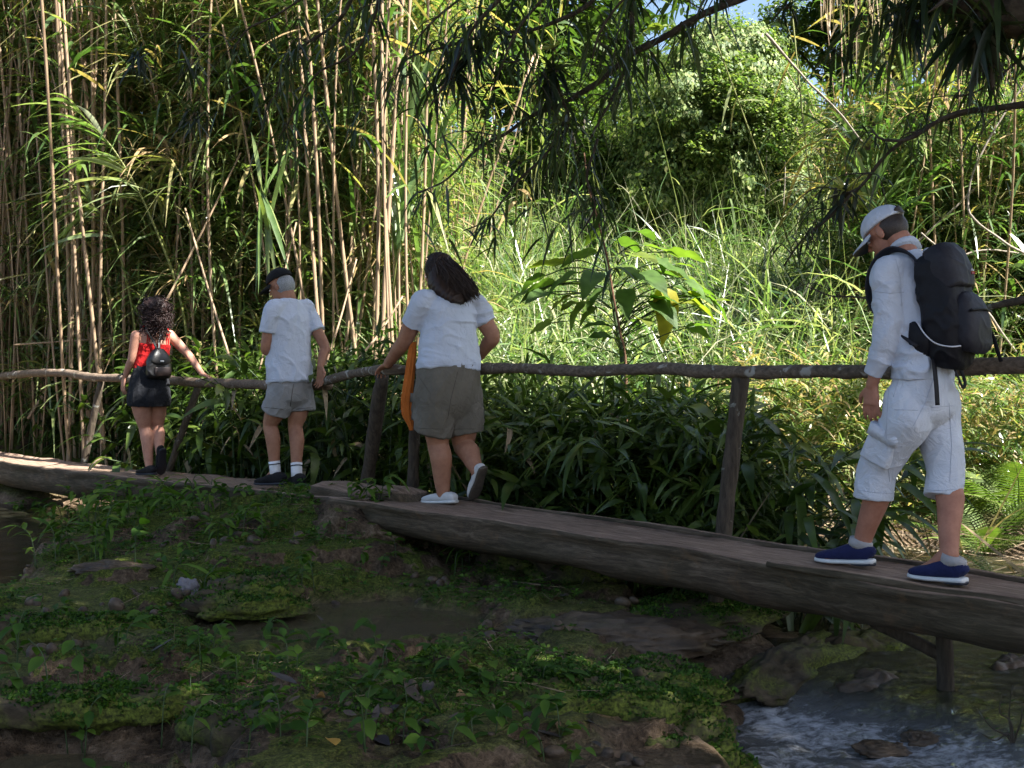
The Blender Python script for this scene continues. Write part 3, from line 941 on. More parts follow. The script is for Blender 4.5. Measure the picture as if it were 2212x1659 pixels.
def cloth_mat(name, col, var=.08, weave=500.0, rough=.9, bump_s=.25, sheen=.03):
    m, nt, p, out = new_mat(name)
    v = coords(nt)
    c = ramp(nt, noise(nt, 7, 4, .6, v), [(0.3, tuple(x * (1 - var) for x in col)), (0.7, tuple(min(.9, x * (1 + var)) for x in col))])
    nt.links.new(c, p.inputs['Base Color'])
    p.inputs['Roughness'].default_value = rough
    p.inputs['Specular IOR Level'].default_value = 0.2
    p.inputs['Sheen Weight'].default_value = sheen
    h = math_node(nt, 'ADD', math_node(nt, 'MULTIPLY', noise(nt, 240, 2, .5, v), .12), noise(nt, 11, 3, .55, v, 1.6))
    bump(nt, h, .8, 0.016, p)
    return m

M_HAIR_DK = plain_mat('dark_brown_hair', (.030, .017, .011), .5, .3, .4, 60)
M_HAIR_CURL = plain_mat('curly_dark_hair', (.02, .010, .009), .5, .25, .4, 60)
M_HAIR_GREY = plain_mat('grey_hair', (.26, .27, .28), .55, .4, .35, 120, .5, 200)
M_HAIR_BR = plain_mat('short_brown_hair', (.035, .025, .02), .5, .4, .35, 120, .5, 200)
M_EYE = plain_mat('eye', (.75, .74, .72), .2, .5, .02)

class Person:
    def __init__(self, label, d0, foot, skin, fwd=FWD):
        self.d0 = d0
        self.f = unit(fwd); self.r = np.array((self.f[1], -self.f[0], 0.))
        self.org = W(foot[0], foot[1], d0)
        self.root = empty('person', self.org)
        tag(self.root, label, 'person', 'hikers crossing the log bridge')
        self.mb = MB()
        self.skin = skin
    def J(self, x, y, dd=0.0):
        return W(x, y, self.d0 + dd)
    def part(self, name, me, mat, parent=None):
        # people are laid out in scene coordinates: shift to the person's own origin
        n = len(me.vertices)
        V = np.empty(n * 3); me.vertices.foreach_get('co', V)
        V = V.reshape(-1, 3) - self.org
        me.vertices.foreach_set('co', V.ravel()); me.update()
        return link(name, me, mat, parent or self.root)
    def body(self, voxel=.0052):
        self.bobj = self.part('body', solid(self.mb, voxel, 3), self.skin)
    def eyes(self, c, hf, hu, s=1.0):
        hr = np.cross(hf, hu)
        for sd in (-1, 1):
            mb = MB().add(*blob(c + s * (hf * .083 + hr * sd * .031 - hu * .004), .0115 * hf, .012 * hr, .010 * hu, 10, 8))
            self.part('eye', mb.mesh('eye'), M_EYE)
    def leg(self, hip, knee, ankle, s=1.0, thigh=.088, calf=.055, ank=.036):
        back = -self.f
        c1 = knee * .72 + ankle * .28 + back * .016 * s
        limb(self.mb, [hip, hip * .5 + knee * .5, knee, c1, knee * .3 + ankle * .7 + back * .004, ankle], np.array([thigh * 1.03, thigh * .86, calf * 1.03, calf * 1.06, calf * .8, ank]) * s, 5, 18)
    def arm(self, sh, el, wr, s=1.0, up=.048, fo=.04):
        limb(self.mb, [sh, sh * .5 + el * .5, el, el * .62 + wr * .38, wr], np.array([up * 1.1, up, up * .84, fo, fo * .66]) * s, 5, 16)

def shoe(person, heel, toe, up, mats, s=1.0, sock=None, collar=None, low=False):
    """upper, midsole and outsole along heel to toe (points on the sole)"""
    ax = unit(toe - heel); L = np.linalg.norm(toe - heel)
    up = unit(up - np.dot(up, ax) * ax)
    side = np.cross(ax, up)
    def loft(rows, z0):
        # rows: (t, half width, bottom, top)
        path = np.array([heel + ax * t * L + up * (z0 + (b + tp) / 2) * s for t, w, b, tp in rows])
        R = catmull(np.hstack([path, np.array([[w * s, (tp - b) / 2 * s] for t, w, b, tp in rows])]), 4)
        return tube(R[:, :3], R[:, 3], 18, side, ry=R[:, 4], power=2.6)
    hh = .8 if low else 1.0
    mb = MB().add(*loft([(-.005, .016, .02, .05), (.03, .03, .012, .072 * hh), (.14, .036, .01, .088 * hh), (.3, .037, .01, .088 * hh), (.45, .039, .01, .078 * hh), (.62, .045, .01, .062), (.8, .045, .01, .052), (.93, .036, .01, .042), (1.0, .016, .015, .03)], 0.006))
    sh = person.part('shoe', mb.mesh('shoe'), mats[0])
    mb = MB().add(*loft([(-.02, .018, .006, .024), (.02, .033, .003, .027), (.15, .039, .001, .027), (.4, .038, .001, .024), (.65, .049, .001, .024), (.85, .047, .003, .026), (.97, .034, .006, .028), (1.02, .014, .011, .026)], 0.0))
    person.part('sole', mb.mesh('sole'), mats[1], sh)
    if len(mats) > 2:
        mb = MB().add(*loft([(-.022, .016, .0, .014), (.03, .035, -.001, .014), (.2, .04, -.002, .011), (.34, .03, .001, .008)], -0.003))
        person.part('heel_tread', mb.mesh('heel_tread'), mats[2], sh)
    if collar is not None:
        c0 = heel + ax * .2 * L + up * .07 * s
        P = np.array([c0, c0 + up * .02 * s, c0 + up * .035 * s - ax * .006])
        mb = MB().add(*tube(P, np.array([.036, .04, .041]) * s, 16, side, ry=np.array([.055, .052, .05]) * s))
        person.part('collar', mb.mesh('collar'), collar, sh)
    if sock is not None:
        person.part('sock', sock[0], sock[1])
    return sh

def ribbon(path, width, thick, face, n=6):
    P = catmull(np.array(path), n) if len(path) > 2 else catmull(np.array(path), 8)
    w = np.interp(np.linspace(0, 1, len(P)), np.linspace(0, 1, len(np.atleast_1d(width))), np.atleast_1d(width)) if np.ndim(width) else np.full(len(P), width)
    return tube(P, np.full(len(P), thick / 2), 8, face, ry=w / 2, power=5)

def cap(person, c, hf, hu, s, crown_mat, brim_mat, button=True, opening=None):
    hr = np.cross(hf, hu)
    V, Q, T = blob(np.zeros(3), np.array((1., 0, 0)), np.array((0, 1., 0)), UPV, 28, 18)
    low = V[:, 2] < -0.02
    V[low, 2] = -0.02 - 0.02 * (V[low, 2] < -.5)
    V = c + s * (V[:, :1] * hf * .109 + V[:, 1:2] * hr * .087 + (V[:, 2:] * .090 + .034) * hu - hf * .006)
    crown = person.part('cap', make_mesh('cap', V, Q, T), crown_mat)
    # brim: a curved plate with thickness
    nu, nv = 13, 7
    top = []
    for i in range(nu):
        a = math.radians(-68 + 136 * i / (nu - 1))
        for j in range(nv):
            t = j / (nv - 1)
            r0 = np.array((math.cos(a) * .106, math.sin(a) * .086))
            r1 = np.array((.106 * math.cos(a) + .085 * max(0, math.cos(a * 1.25)) ** .6, math.sin(a) * .080))
            q = r0 * (1 - t) + r1 * t
            dz = .024 - .018 * t - .30 * (q[1] / .09) ** 2 * .055
            top.append(c + s * (hf * (q[0] - .006) + hr * q[1] + hu * dz))
    top = np.array(top)
    bot = top - hu * .004 * s
    n = len(top)
    Qb = []
    for i in range(nu - 1):
        for j in range(nv - 1):
            a0 = i * nv + j
            Qb.append((a0, a0 + nv, a0 + nv + 1, a0 + 1))
            Qb.append((n + a0, n + a0 + 1, n + a0 + nv + 1, n + a0 + nv))
    for i in range(nu - 1):
        a0 = i * nv + nv - 1
        Qb.append((a0, a0 + nv, n + a0 + nv, n + a0))
    person.part('brim', make_mesh('brim', np.vstack([top + hu * .0035 * s, bot + hu * .0015 * s]), Qb), crown_mat, crown)
    person.part('brim_lining', make_mesh('brim_lining', np.vstack([bot + hu * .001 * s, bot - hu * .001 * s]), Qb), brim_mat, crown)
    if button:
        person.part('button', MB().add(*blob(c + s * (hu * .1245 - hf * .006), hf * .008, hr * .008, hu * .004, 10, 6)).mesh('button'), crown_mat, crown)
    if opening is not None:
        P = [c + s * (-hf * (.006 + .1095 * math.cos(a)) + hr * .088 * math.sin(a) + hu * .046) for a in np.linspace(-.5, .5, 7)]
        person.part('hair_gap', MB().add(*tube(np.array(P), np.array([.004, .014, .02, .022, .02, .014, .004]) * s, 10, hu, ry=.0025)).mesh('hair_gap'), opening, crown)
    return crown

def short_hair(person, c, hf, hu, s, mat, drop=.0):
    hr = np.cross(hf, hu)
    V, Q, T = blob(np.zeros(3), np.array((1., 0, 0)), np.array((0, 1., 0)), UPV, 26, 18)
    V = V * (1 + .03 * fbm(V * 9, 3, 3))[:, None]
    V = c + s * (V[:, :1] * hf * .080 + V[:, 1:2] * hr * .0772 + V[:, 2:] * hu * .086 - hf * .030 + hu * (.004 + drop))
    return person.part('hair', make_mesh('hair', V, Q, T), mat)

from mathutils.bvhtree import BVHTree
def seams(person, obj, lines, mat, r=.0022, name='seam'):
    """stitched lines lying on a garment along the given columns/rows"""
    me = obj.data
    bv = BVHTree.FromPolygons([v.co for v in me.vertices], [p.vertices for p in me.polygons])
    o = Vector((0, 0, CAMZ)) - Vector(person.org)
    for ln in lines:
        ln = np.array(ln, dtype=float)
        seg = np.linalg.norm(np.diff(ln, axis=0), axis=1)
        n = max(4, int(seg.sum() / 3.5))
        t = np.concatenate([[0], np.cumsum(seg)]) / seg.sum()
        P = []
        for u in np.linspace(0, 1, n):
            x, y = np.interp(u, t, ln[:, 0]), np.interp(u, t, ln[:, 1])
            d = Vector(((x - CXP) / FPX, 1.0, -(y - HZ) / FPX)).normalized()
            hit = bv.ray_cast(o, d)
            if hit[0] is not None: P.append(np.array(hit[0] - d * .0008))
        if len(P) < 4: continue
        P = np.array(P)
        P[1:-1] = (P[:-2] + 2 * P[1:-1] + P[2:]) / 4
        link(name, MB().add(*tube(P, r, 6)).mesh(name), mat, obj)

WHITE = cloth_mat('white_cotton', (.50, .54, .62), .05)  # the blue of the skylight is put into these whites
WHITE_TROUSER = cloth_mat('white_canvas', (.54, .57, .63), .05)
KHAKI = cloth_mat('khaki_cotton', (.135, .12, .095), .15)
GREYSHORT = cloth_mat('grey_cotton', (.25, .245, .24), .12)
BLACKCLOTH = cloth_mat('black_denim', (.010, .011, .014), .2)
REDCLOTH = cloth_mat('red_jersey', (.42, .012, .012), .12)
BLACKNYLON = plain_mat('black_nylon', (.006, .006, .009), .6, .25, .25, 40, .35, 90, .003)
GREYNYLON = plain_mat('charcoal_nylon', (.016, .0155, .021), .6, .3, .2, 40, .35, 90, .003)
BLACKLEATHER = plain_mat('black_leather', (.013, .012, .012), .38, .5, .3, 40, .2, 60, .002)
BROWNPATCH = plain_mat('dark_brown_leather', (.04, .026, .022), .45, .45, .2, 40)
NAVY = cloth_mat('navy_knit', (.014, .018, .065), .15)
WHITERUB = plain_mat('white_rubber', (.62, .62, .6), .5, .4, .06)
DARKRUB = plain_mat('dark_rubber', (.014, .015, .022), .5, .4, .2)
GREYKNIT = cloth_mat('grey_knit', (.33, .32, .32), .08)
SHOEBLACK = cloth_mat('black_shoe', (.010, .010, .011), .2)
SHOEWHITE = cloth_mat('white_shoe', (.55, .55, .54), .08)
BROWNRUB = plain_mat('worn_rubber', (.075, .062, .05), .7, .3, .35, 25)
ORANGE = cloth_mat('orange_cloth', (.46, .125, .022), .18)
SKIN_TAN = skin_mat('skin_tan', (.34, .17, .105))
SKIN_LIGHT = skin_mat('skin_light', (.46, .24, .165))
SKIN_RED = skin_mat('skin_reddish', (.37, .175, .115))

# --- man in white with the large backpack ------------------------------------------------------
p = Person('man in white shirt, cropped trousers and white cap, walking with head bowed', 5.23, (1950, 1243), SKIN_RED)
J, f, r = p.J, p.f, p.r
hc = J(1914, 503, .17)
ha = math.radians(33)
hf = unit(f * math.cos(ha) - UPV * math.sin(ha)); hu = unit(UPV * math.cos(ha) + f * math.sin(ha))
neck = J(1957, 546, .10)
head_mesh(p.mb, hc, hf, hu, 1.0)
limb(p.mb, [neck + UPV * -.03, neck * .5 + (hc - hu * .05 - hf * .03) * .5, hc - hu * .03 - hf * .03], [.066, .058, .06])
Ls, Le, Lw = J(1915, 588, -.03), J(1918, 712, -.06), J(1884, 832, .0)
Rs = J(2010, 580, .24); Re = Rs + np.array((.06, .02, -.30)); Rw = Re + np.array((-.08, .12, -.24))
p.arm(Ls, Le, Lw); p.arm(Rs, Re, Rw)
hand_mesh(p.mb, Lw, unit((-.05, .02, -1)), unit(r), unit(f), .28, 1.02, .06)
hand_mesh(p.mb, Rw, unit((-.1, .1, -1)), unit(-r), unit(f), .35)
trunk(p.mb, [(J(1990, 866, 0), .15, .11), (J(1990, 800, 0), .145, .105), (J(1978, 700, .05), .165, .115), (J(1964, 610, .09), .16, .105), (J(1958, 560, .10), .10, .08)], r)
Lh, Lk, La = J(1958, 880, -.05), J(1897, 1030, .10), J(1860, 1182, .20)
Rh, Rk, Ra = J(2022, 880, .06), J(2042, 1030, -.02), J(2051, 1196, -.17)
p.leg(Lh, Lk, La, 1.08); p.leg(Rh, Rk, Ra, 1.08)
for an, to in ((La, J(1790, 1208, .27)), (Ra, J(1985, 1238, -.08))):
    limb(p.mb, [an, an * .5 + to * .5 - UPV * .012, to], [.042, .034, .028])
p.body()
p.eyes(hc, hf, hu)
short_hair(p, hc, hf, hu, 1.0, M_HAIR_BR)
cap(p, hc, hf, hu, 1.04, WHITE, DARKRUB, opening=M_HAIR_BR)
mb = MB()
trunk(mb, [(J(1992, 822, -.005), .168, .128), (J(1992, 780, 0), .165, .125), (J(1980, 700, .05), .185, .135), (J(1964, 618, .085), .19, .13), (J(1958, 572, .095), .15, .105), (J(1957, 545, .10), .085, .075)], r)
limb(mb, [J(1935, 578, .0), Ls, Ls * .5 + Le * .5, Le, Le * .5 + Lw * .5, Lw + UPV * .045], [.062, .072, .068, .061, .054, .045], 5, 20, True)
limb(mb, [J(1990, 575, .2), Rs, Re, Rw + UPV * .02], [.06, .07, .06, .045], 5, 20, True)
sh4 = p.part('shirt', solid(mb, .0065, 5, folds(.018, (7, 7, 7), 4)), WHITE)
SEAM_W = cloth_mat('white_stitching', (.42, .45, .52), .05)
seams(p, sh4, [[(1889, 629), (1920, 633), (1952, 631)], [(1866, 826), (1880, 830), (1906, 832)], [(1935, 560), (1945, 600), (1948, 660)]], SEAM_W, .0018)
mb = MB()
mb.add(*tube(np.array([J(1957, 541, .1), J(1953, 530, .115), J(1951, 526, .12)]), np.array([.080, .073, .066]), 20, r, ry=np.array([.072, .066, .060])))
p.part('collar', mb.mesh('collar'), WHITE)
mb = MB()
trunk(mb, [(J(1993, 800, 0), .158, .118), (J(1993, 850, -.005), .168, .135), (J(1991, 895, 0), .155, .13), (J(1991, 925, 0), .08, .07)], r)
limb(mb, [J(1960, 868, -.04), Lh + UPV * -.06, Lh * .5 + Lk * .5, Lk + UPV * .03, J(1888, 1077, .115)], [.112, .115, .104, .093, .092], 5, 20, True)
limb(mb, [J(2022, 868, .05), Rh + UPV * -.06, Rh * .5 + Rk * .5, Rk + UPV * .03, J(2035, 1075, -.05)], [.108, .112, .098, .087, .085], 5, 20, True)
tr_ = p.part('trousers', solid(mb, .0065, 8, folds(.012, (8, 8, 4), 8, rot=.3)), WHITE_TROUSER)
# hems and cargo pocket
seams(p, tr_, [[(2018, 815), (1998, 872), (1973, 920)], [(1932, 885), (1984, 886)], [(1945, 808), (1930, 857)], [(2011, 880), (2062, 876)], [(1922, 808), (1914, 934), (1922, 1040)], [(2050, 870), (2056, 960), (2052, 1040)], [(1852, 1058), (1890, 1064), (1930, 1066)], [(2002, 1058), (2036, 1060), (2068, 1056)]], SEAM_W, .0018)
lat = unit(-r)
pc = (Lh * .46 + Lk * .54) + lat * .074 + f * .012
pd = unit((Lk - Lh)); pw = unit(np.cross(pd, lat)); pn = np.cross(pw, pd)
if np.dot(pn, lat) < 0: pn = -pn
mb = MB().add(*tube(np.array([pc - pd * .085, pc - pd * .08, pc + pd * .08, pc + pd * .088]), np.array([.066, .074, .076, .07]), 20, pw, ry=np.array([.020, .030, .034, .024]), power=4))
p.part('cargo_pocket', solid(mb, .006, 3, folds(.007, (10, 10, 8), 31)), WHITE_TROUSER, tr_)
mb = MB().add(*tube(np.array([pc - pd * .092 + pn * .008, pc - pd * .035 + pn * .008]), .079, 20, pw, ry=.030, power=4))
p.part('pocket_flap', mb.mesh('pocket_flap'), WHITE_TROUSER, tr_)
shoe(p, J(1887, 1221, .135), J(1765, 1215, .33), UPV, (NAVY, WHITERUB, DARKRUB), 1.12, None, GREYKNIT)
shoe(p, J(2086, 1262, -.24), J(1966, 1250, -.05), UPV, (NAVY, WHITERUB, DARKRUB), 1.12, None, GREYKNIT)

# his backpack: a thing of its own
pk0 = J(2052, 790, -.16)
pack = empty('backpack', pk0)
tag(pack, 'large black and charcoal hiking backpack worn by the man in white', 'backpack')
class PK:  # reuse the part helper with the backpack as owner
    org = pk0; root = pack
    part = Person.part
pk = PK()
bk = -f
pu = unit(UPV + f * .12)                        # the pack leans with the back
pc0 = J(2040, 786, -.10)
def pp(u, b, s): return pc0 + pu * u + bk * b + r * s
mb = MB()
secs = [(pp(-.02, .02, 0), .075, .06), (pp(.03, .035, 0), .115, .085), (pp(.12, .045, 0), .136, .100), (pp(.26, .045, 0), .136, .100), (pp(.38, .035, 0), .130, .095), (pp(.46, .025, 0), .125, .088), (pp(.50, .02, 0), .085, .06)]
trunk(mb, secs, r, 3.0)
pk.part('main_bag', solid(mb, .007, 3, folds(.012, (7, 7, 9), 14)), BLACKNYLON)
mb = MB(); trunk(mb, [(pp(.33, .085, .0), .118, .076), (pp(.40, .072, .0), .13, .085), (pp(.475, .055, .0), .128, .082), (pp(.525, .035, .0), .10, .06)], r, 2.8)
lid = pk.part('lid', solid(mb, .007, 4, folds(.010, (7, 7, 9), 15)), GREYNYLON)
mb = MB(); trunk(mb, [(pp(.055, .125, .01), .085, .045), (pp(.10, .140, .01), .115, .055), (pp(.2, .142, .01), .115, .058), (pp(.28, .125, .01), .10, .05), (pp(.30, .11, .01), .07, .035)], r, 3.0)
fp = pk.part('front_pocket', solid(mb, .006, 4, folds(.008, (7, 7, 9), 16)), GREYNYLON)
mb = MB(); mb.add(*tube(catmull([pp(.235, .19, -.10), pp(.243, .205, 0), pp(.235, .19, .12)], 6), .006, 6))
pk.part('zip', mb.mesh('zip'), BLACKNYLON, fp)
mb = MB(); mb.add(*tube(catmull([pp(.185, -.035, -.147), pp(.13, .0, -.158), pp(.09, .045, -.162), pp(.075, .10, -.148), pp(.078, .135, -.115)], 6), .0035, 6))
pk.part('reflective_piping', mb.mesh('piping'), plain_mat('reflective_grey', (.55, .55, .58), .4, .5, .05))
mb = MB(); trunk(mb, [(pp(.03, -.05, -.10), .02, .03), (pp(.10, -.05, -.125), .018, .05), (pp(.19, -.07, -.125), .008, .015)], r, 2.4)
pk.part('side_wing', solid(mb, .006, 3), BLACKNYLON)
# shoulder straps
for nm, sd in (('strap', -1), ('strap', 1)):
    sh_ = Ls if sd < 0 else Rs
    q = neck + r * sd * .115
    P = [pp(.44, -.02, sd * .10), q - f * .10 - UPV * .045, q - f * .045 - UPV * .004, q + f * .02 + UPV * .006, q + f * .085 - UPV * .04, q + f * .125 - UPV * .15, q + f * .09 - UPV * .28, pp(.08, -.05, sd * .15)]
    pk.part('shoulder_strap', MB().add(*ribbon(P, np.array([.05, .058, .06, .06, .056, .05, .045, .03]), .012, unit(-f + UPV * .4))).mesh('strap'), GREYNYLON)
# hanging webbing
mb = MB().add(*ribbon([pp(.03, .0, -.10), pp(-.03, .005, -.115), pp(-.10, .005, -.118), pp(-.185, .0, -.118)], .028, .004, unit(bk - r * .4)))
pk.part('webbing', mb.mesh('webbing'), BLACKNYLON)
mb = MB().add(*tube(catmull([pp(.0, .05, -.03), pp(-.06, .065, -.02), pp(-.105, .065, .015), pp(-.085, .07, .035), pp(-.03, .07, .005), pp(.01, .06, -.02)], 6), np.full(31, .009), 8, r, ry=.004))
pk.part('webbing_loop', mb.mesh('webbing'), BLACKNYLON)
mb = MB().add(*ribbon([pp(.17, .165, .10), pp(.12, .185, .12), pp(.06, .19, .135), pp(.01, .195, .15)], .018, .004, unit(r)))
pk.part('webbing', mb.mesh('webbing'), BLACKNYLON)
# small peak emblem on the lid
def flat_poly(pts, n, th=.002):
    pts = np.array(pts); k = len(pts)
    V = np.vstack([pts, pts + n * th])
    T = [(0, i, i + 1) for i in range(1, k - 1)] + [(k, k + i + 1, k + i) for i in range(1, k - 1)]
    Q = [(i, (i + 1) % k, k + (i + 1) % k, k + i) for i in range(k)]
    return make_mesh('emblem', V, Q, T, smooth=False)
en = unit(bk * .95 + UPV * .25); er = r; eu = np.cross(en, er); eu = eu if eu[2] > 0 else -eu
ec = pp(.415, .1575, .045)
pk.part('emblem_peak', flat_poly([ec + er * -.014 + eu * .004, ec + er * .014 + eu * .004, ec + er * .006 + eu * .012, ec + eu * .016, ec - er * .006 + eu * .011], en, .004), plain_mat('emblem_white', (.7, .7, .7), .5, .3, .02), lid)
pk.part('emblem_bar', flat_poly([ec + er * -.017 + eu * -.012, ec + er * .017 + eu * -.012, ec + er * .017 + eu * .001, ec - er * .017 + eu * .001], en, .004), plain_mat('emblem_red', (.30, .02, .02), .5, .3, .02), lid)

# --- woman with long dark hair ------------------------------------------------------------------
p = Person('woman in white T-shirt and khaki shorts with long dark hair, seen from behind', 7.6, (972, 1086), SKIN_TAN, (-.75, .9, 0))
J, f, r = p.J, p.f, p.r
hc = J(948, 590, .10)
hf = unit(f - UPV * .25 + r * -.25); hu = unit(UPV - hf * np.dot(UPV, hf))
neck = J(963, 640, .05)
head_mesh(p.mb, hc, hf, hu, .98)
limb(p.mb, [neck - UPV * .03, hc - hu * .04 - hf * .02], [.066, .058])
Ls, Le, Lw = J(910, 657, -.08), J(873, 738, .05), J(838, 786, .24)
Rs, Re, Rw = J(1028, 660, .14), J(1064, 727, .12), J(1036, 770, .26)
p.arm(Ls, Le, Lw, 1.12, .056, .044); p.arm(Rs, Re, Rw, 1.12, .056, .044)
hand_mesh(p.mb, Lw, unit(J(812, 808, .40) - Lw), unit((-.1, .1, -1)), unit(r), .32, .98, .08)
hand_mesh(p.mb, Rw, unit((-.35, .4, -.3)), unit((-.3, -.2, -.5)), unit(UPV), .4)
trunk(p.mb, [(J(968, 880, 0), .2, .15), (J(969, 790, 0), .205, .15), (J(968, 715, .02), .19, .14), (J(966, 665, .04), .175, .11), (J(964, 640, .05), .1, .08)], r)
Lh, Lk, La = J(944, 880, -.06), J(946, 958, -.02), J(958, 1070, -.02)
Rh, Rk, Ra = J(1000, 880, .06), J(1002, 962, .08), J(1030, 1016, -.10)
p.leg(Lh, Lk, La, 1.1, .105, .064, .038); p.leg(Rh, Rk, Ra, 1.1, .105, .064, .038)
for an, to in ((La, J(932, 1079, .1)), (Ra, J(1026, 1062, -.03))):
    limb(p.mb, [an, an * .5 + to * .5, to], [.04, .032, .026])
p.body()
p.eyes(hc, hf, hu)
mb = MB()
trunk(mb, [(J(970, 800, -.005), .230, .172), (J(970, 783, 0), .228, .17), (J(969, 740, .01), .212, .162), (J(968, 700, .02), .196, .15), (J(967, 668, .035), .198, .135), (J(965, 648, .045), .15, .10), (J(963, 636, .05), .085, .075)], r)
limb(mb, [J(925, 650, -.05), Ls, Ls * .45 + Le * .55], [.075, .082, .083], 6, 20, True)
limb(mb, [J(1012, 652, .12), Rs, Rs * .42 + Re * .58], [.075, .082, .083], 6, 20, True)
sh3 = p.part('shirt', solid(mb, .0068, 5, folds(.022, (2.6, 2.6, 10), 24, rot=.15)), WHITE)
seams(p, sh3, [[(904, 785), (970, 789), (1038, 787)], [(874, 694), (894, 700), (914, 702)], [(1043, 710), (1069, 699)]], SEAM_W, .0018)
mb = MB()
trunk(mb, [(J(969, 782, 0), .218, .16), (J(968, 820, -.005), .226, .18), (J(966, 858, -.005), .228, .178), (J(966, 885, -.005), .20, .15), (J(966, 910, 0), .10, .08)], r)
limb(mb, [J(943, 840, -.05), Lh, J(932, 936, -.04)], [.135, .135, .128], 6, 20, True)
limb(mb, [J(997, 840, .05), Rh, J(1006, 935, .07)], [.135, .135, .128], 6, 20, True)
sh_ = p.part('shorts', solid(mb, .0068, 12, folds(.018, (7, 7, 3), 27, rot=.2)), KHAKI)
SEAM_K = cloth_mat('khaki_stitching', (.09, .08, .063), .05)
seams(p, sh_, [[(990, 800), (974, 862), (967, 905)], [(898, 924), (960, 927)], [(974, 927), (1028, 926)], [(904, 812), (930, 850)]], SEAM_K, .0022)
pc = J(908, 880, .02)
mb = MB().add(*tube(np.array([pc + UPV * .09, pc + UPV * .08, pc - UPV * .08, pc - UPV * .09]), np.array([.05, .06, .062, .055]), 18, f, ry=np.array([.03, .045, .05, .035]), power=4))
p.part('cargo_pocket', solid(mb, .006, 3, folds(.008, (9, 9, 9), 31)), KHAKI, sh_)
p.part('pocket_flap', MB().add(*tube(np.array([pc + UPV * .095 - r * .006, pc + UPV * .035 - r * .006]), .064, 18, f, ry=.05, power=4)).mesh('pocket_flap'), KHAKI, sh_)
shoe(p, J(985, 1088, -.10), J(915, 1088, .11), UPV, (SHOEWHITE, WHITERUB), 1.02, low=True)
shoe(p, J(1047, 1013, -.17), J(1024, 1083, -.02), unit(Rk - Ra + f * 1.2), (SHOEWHITE, BROWNRUB), 1.02, low=True)
# long hair: a soft volume covered in strands
hr_ = np.cross(hf, hu)
mb = MB()
mb.add(*blob(hc + hu * .03 - hf * .012, hf * .108, hr_ * .094, hu * .112, 20, 14))
trunk(mb, [(hc + hu * .02 - hf * .03, .088, .085), (J(953, 612, .02), .095, .075), (J(975, 634, -.02), .105, .055), (J(995, 646, -.05), .085, .035), (J(1003, 652, -.06), .06, .02)], r, 2.2)
hair = p.part('hair', solid(mb, .008, 4, folds(.022, (20, 20, 3), 3)), M_HAIR_DK)
mb = MB()
rr = np.random.default_rng(3)
for k in range(620):
    th, ph = rr.uniform(0, 2 * math.pi), rr.uniform(0.1, 1.75)
    nrm = hf * math.sin(ph) * math.cos(th) + hr_ * math.sin(ph) * math.sin(th) + hu * math.cos(ph)
    if np.dot(nrm, hf) > .35: nrm = nrm - hf * .8
    s0 = hc + hu * .03 + (hf * np.dot(nrm, hf) * .106 + hr_ * np.dot(nrm, hr_) * .096 + hu * np.dot(nrm, hu) * .113)
    t = rr.uniform(0, 1)
    e = J(930 + 105 * t ** .8 + rr.normal(0, 5), 630 + 22 * math.sin(math.pi * min(1, t * .8 + .15)) + rr.normal(0, 5), -.02 - .05 * t + rr.normal(0, .012))
    m1 = s0 * .62 + e * .38 + (-f) * rr.uniform(.03, .07) + hr_ * rr.normal(.0, .012)
    m2 = s0 * .25 + e * .75 + (-f) * rr.uniform(.015, .045) + hr_ * rr.normal(0, .014)
    P = catmull([s0, m1, m2, e], 4)
    P = P + .004 * np.stack([np.sin(np.arange(len(P)) * 1.1 + k), np.cos(np.arange(len(P)) * .9 + k * 2), np.zeros(len(P))], 1)
    mb.add(*tube(P, np.linspace(.0038, .0014, len(P)), 4))
p.part('hair_strands', mb.mesh('hair_strands'), M_HAIR_DK, hair)['kind'] = 'stuff'

# orange cloth at her side
oc0 = J(884, 930, .05)
P = catmull([J(893, 738, .03), J(889, 770, .03), J(884, 815, .03), J(879, 862, .03), J(880, 892, .03), J(886, 912, .03), J(889, 930, .03)], 7)
w = np.interp(np.linspace(0, 1, len(P)), np.linspace(0, 1, 7), [.02, .026, .03, .034, .033, .022, .01])
V, Q, T = tube(P, w, 34, (1., 0, 0), ry=w * .45)
th = np.tile(np.linspace(0, 2 * math.pi, 34, endpoint=False), len(P))
ctr = np.repeat(P, 34, axis=0)
V[:-2] = ctr + (V[:-2] - ctr) * (1 + .22 * np.sin(th * 7 + V[:-2, 2] * 9))[:, None]
tag(link('cloth', make_mesh('cloth', V - oc0, Q, T), ORANGE, None, oc0), 'orange cloth hanging at the hip of the woman with long hair', 'cloth')

# --- man with grey hair and black cap -----------------------------------------------------------
p = Person('man in white T-shirt, grey shorts and black cap, looking down beside the rail', 8.8, (615, 1050), SKIN_TAN, (-.8, .85, 0))
J, f, r = p.J, p.f, p.r
hc = J(607, 618, .06)
ha = math.radians(24)
hf0 = unit((-1, .35, 0)); hf = unit(hf0 * math.cos(ha) - UPV * math.sin(ha)); hu = unit(UPV * math.cos(ha) + hf0 * math.sin(ha))
neck = J(624, 652, .05)
head_mesh(p.mb, hc, hf, hu, 1.0)
limb(p.mb, [neck - UPV * .03, neck * .5 + (hc - hu * .05 - hf * .03) * .5, hc - hu * .03 - hf * .03], [.066, .06, .06])
Ls, Le, Lw = J(588, 672, -.10), J(574, 752, -.10), J(590, 772, .14)
Rs, Re, Rw = J(663, 672, .13), J(702, 750, .05), J(692, 792, -.02)
p.arm(Ls, Le, Lw); p.arm(Rs, Re, Rw)
hand_mesh(p.mb, Lw, unit((.4, .6, .1)), unit((.3, -.3, -.2)), unit(UPV), .4)
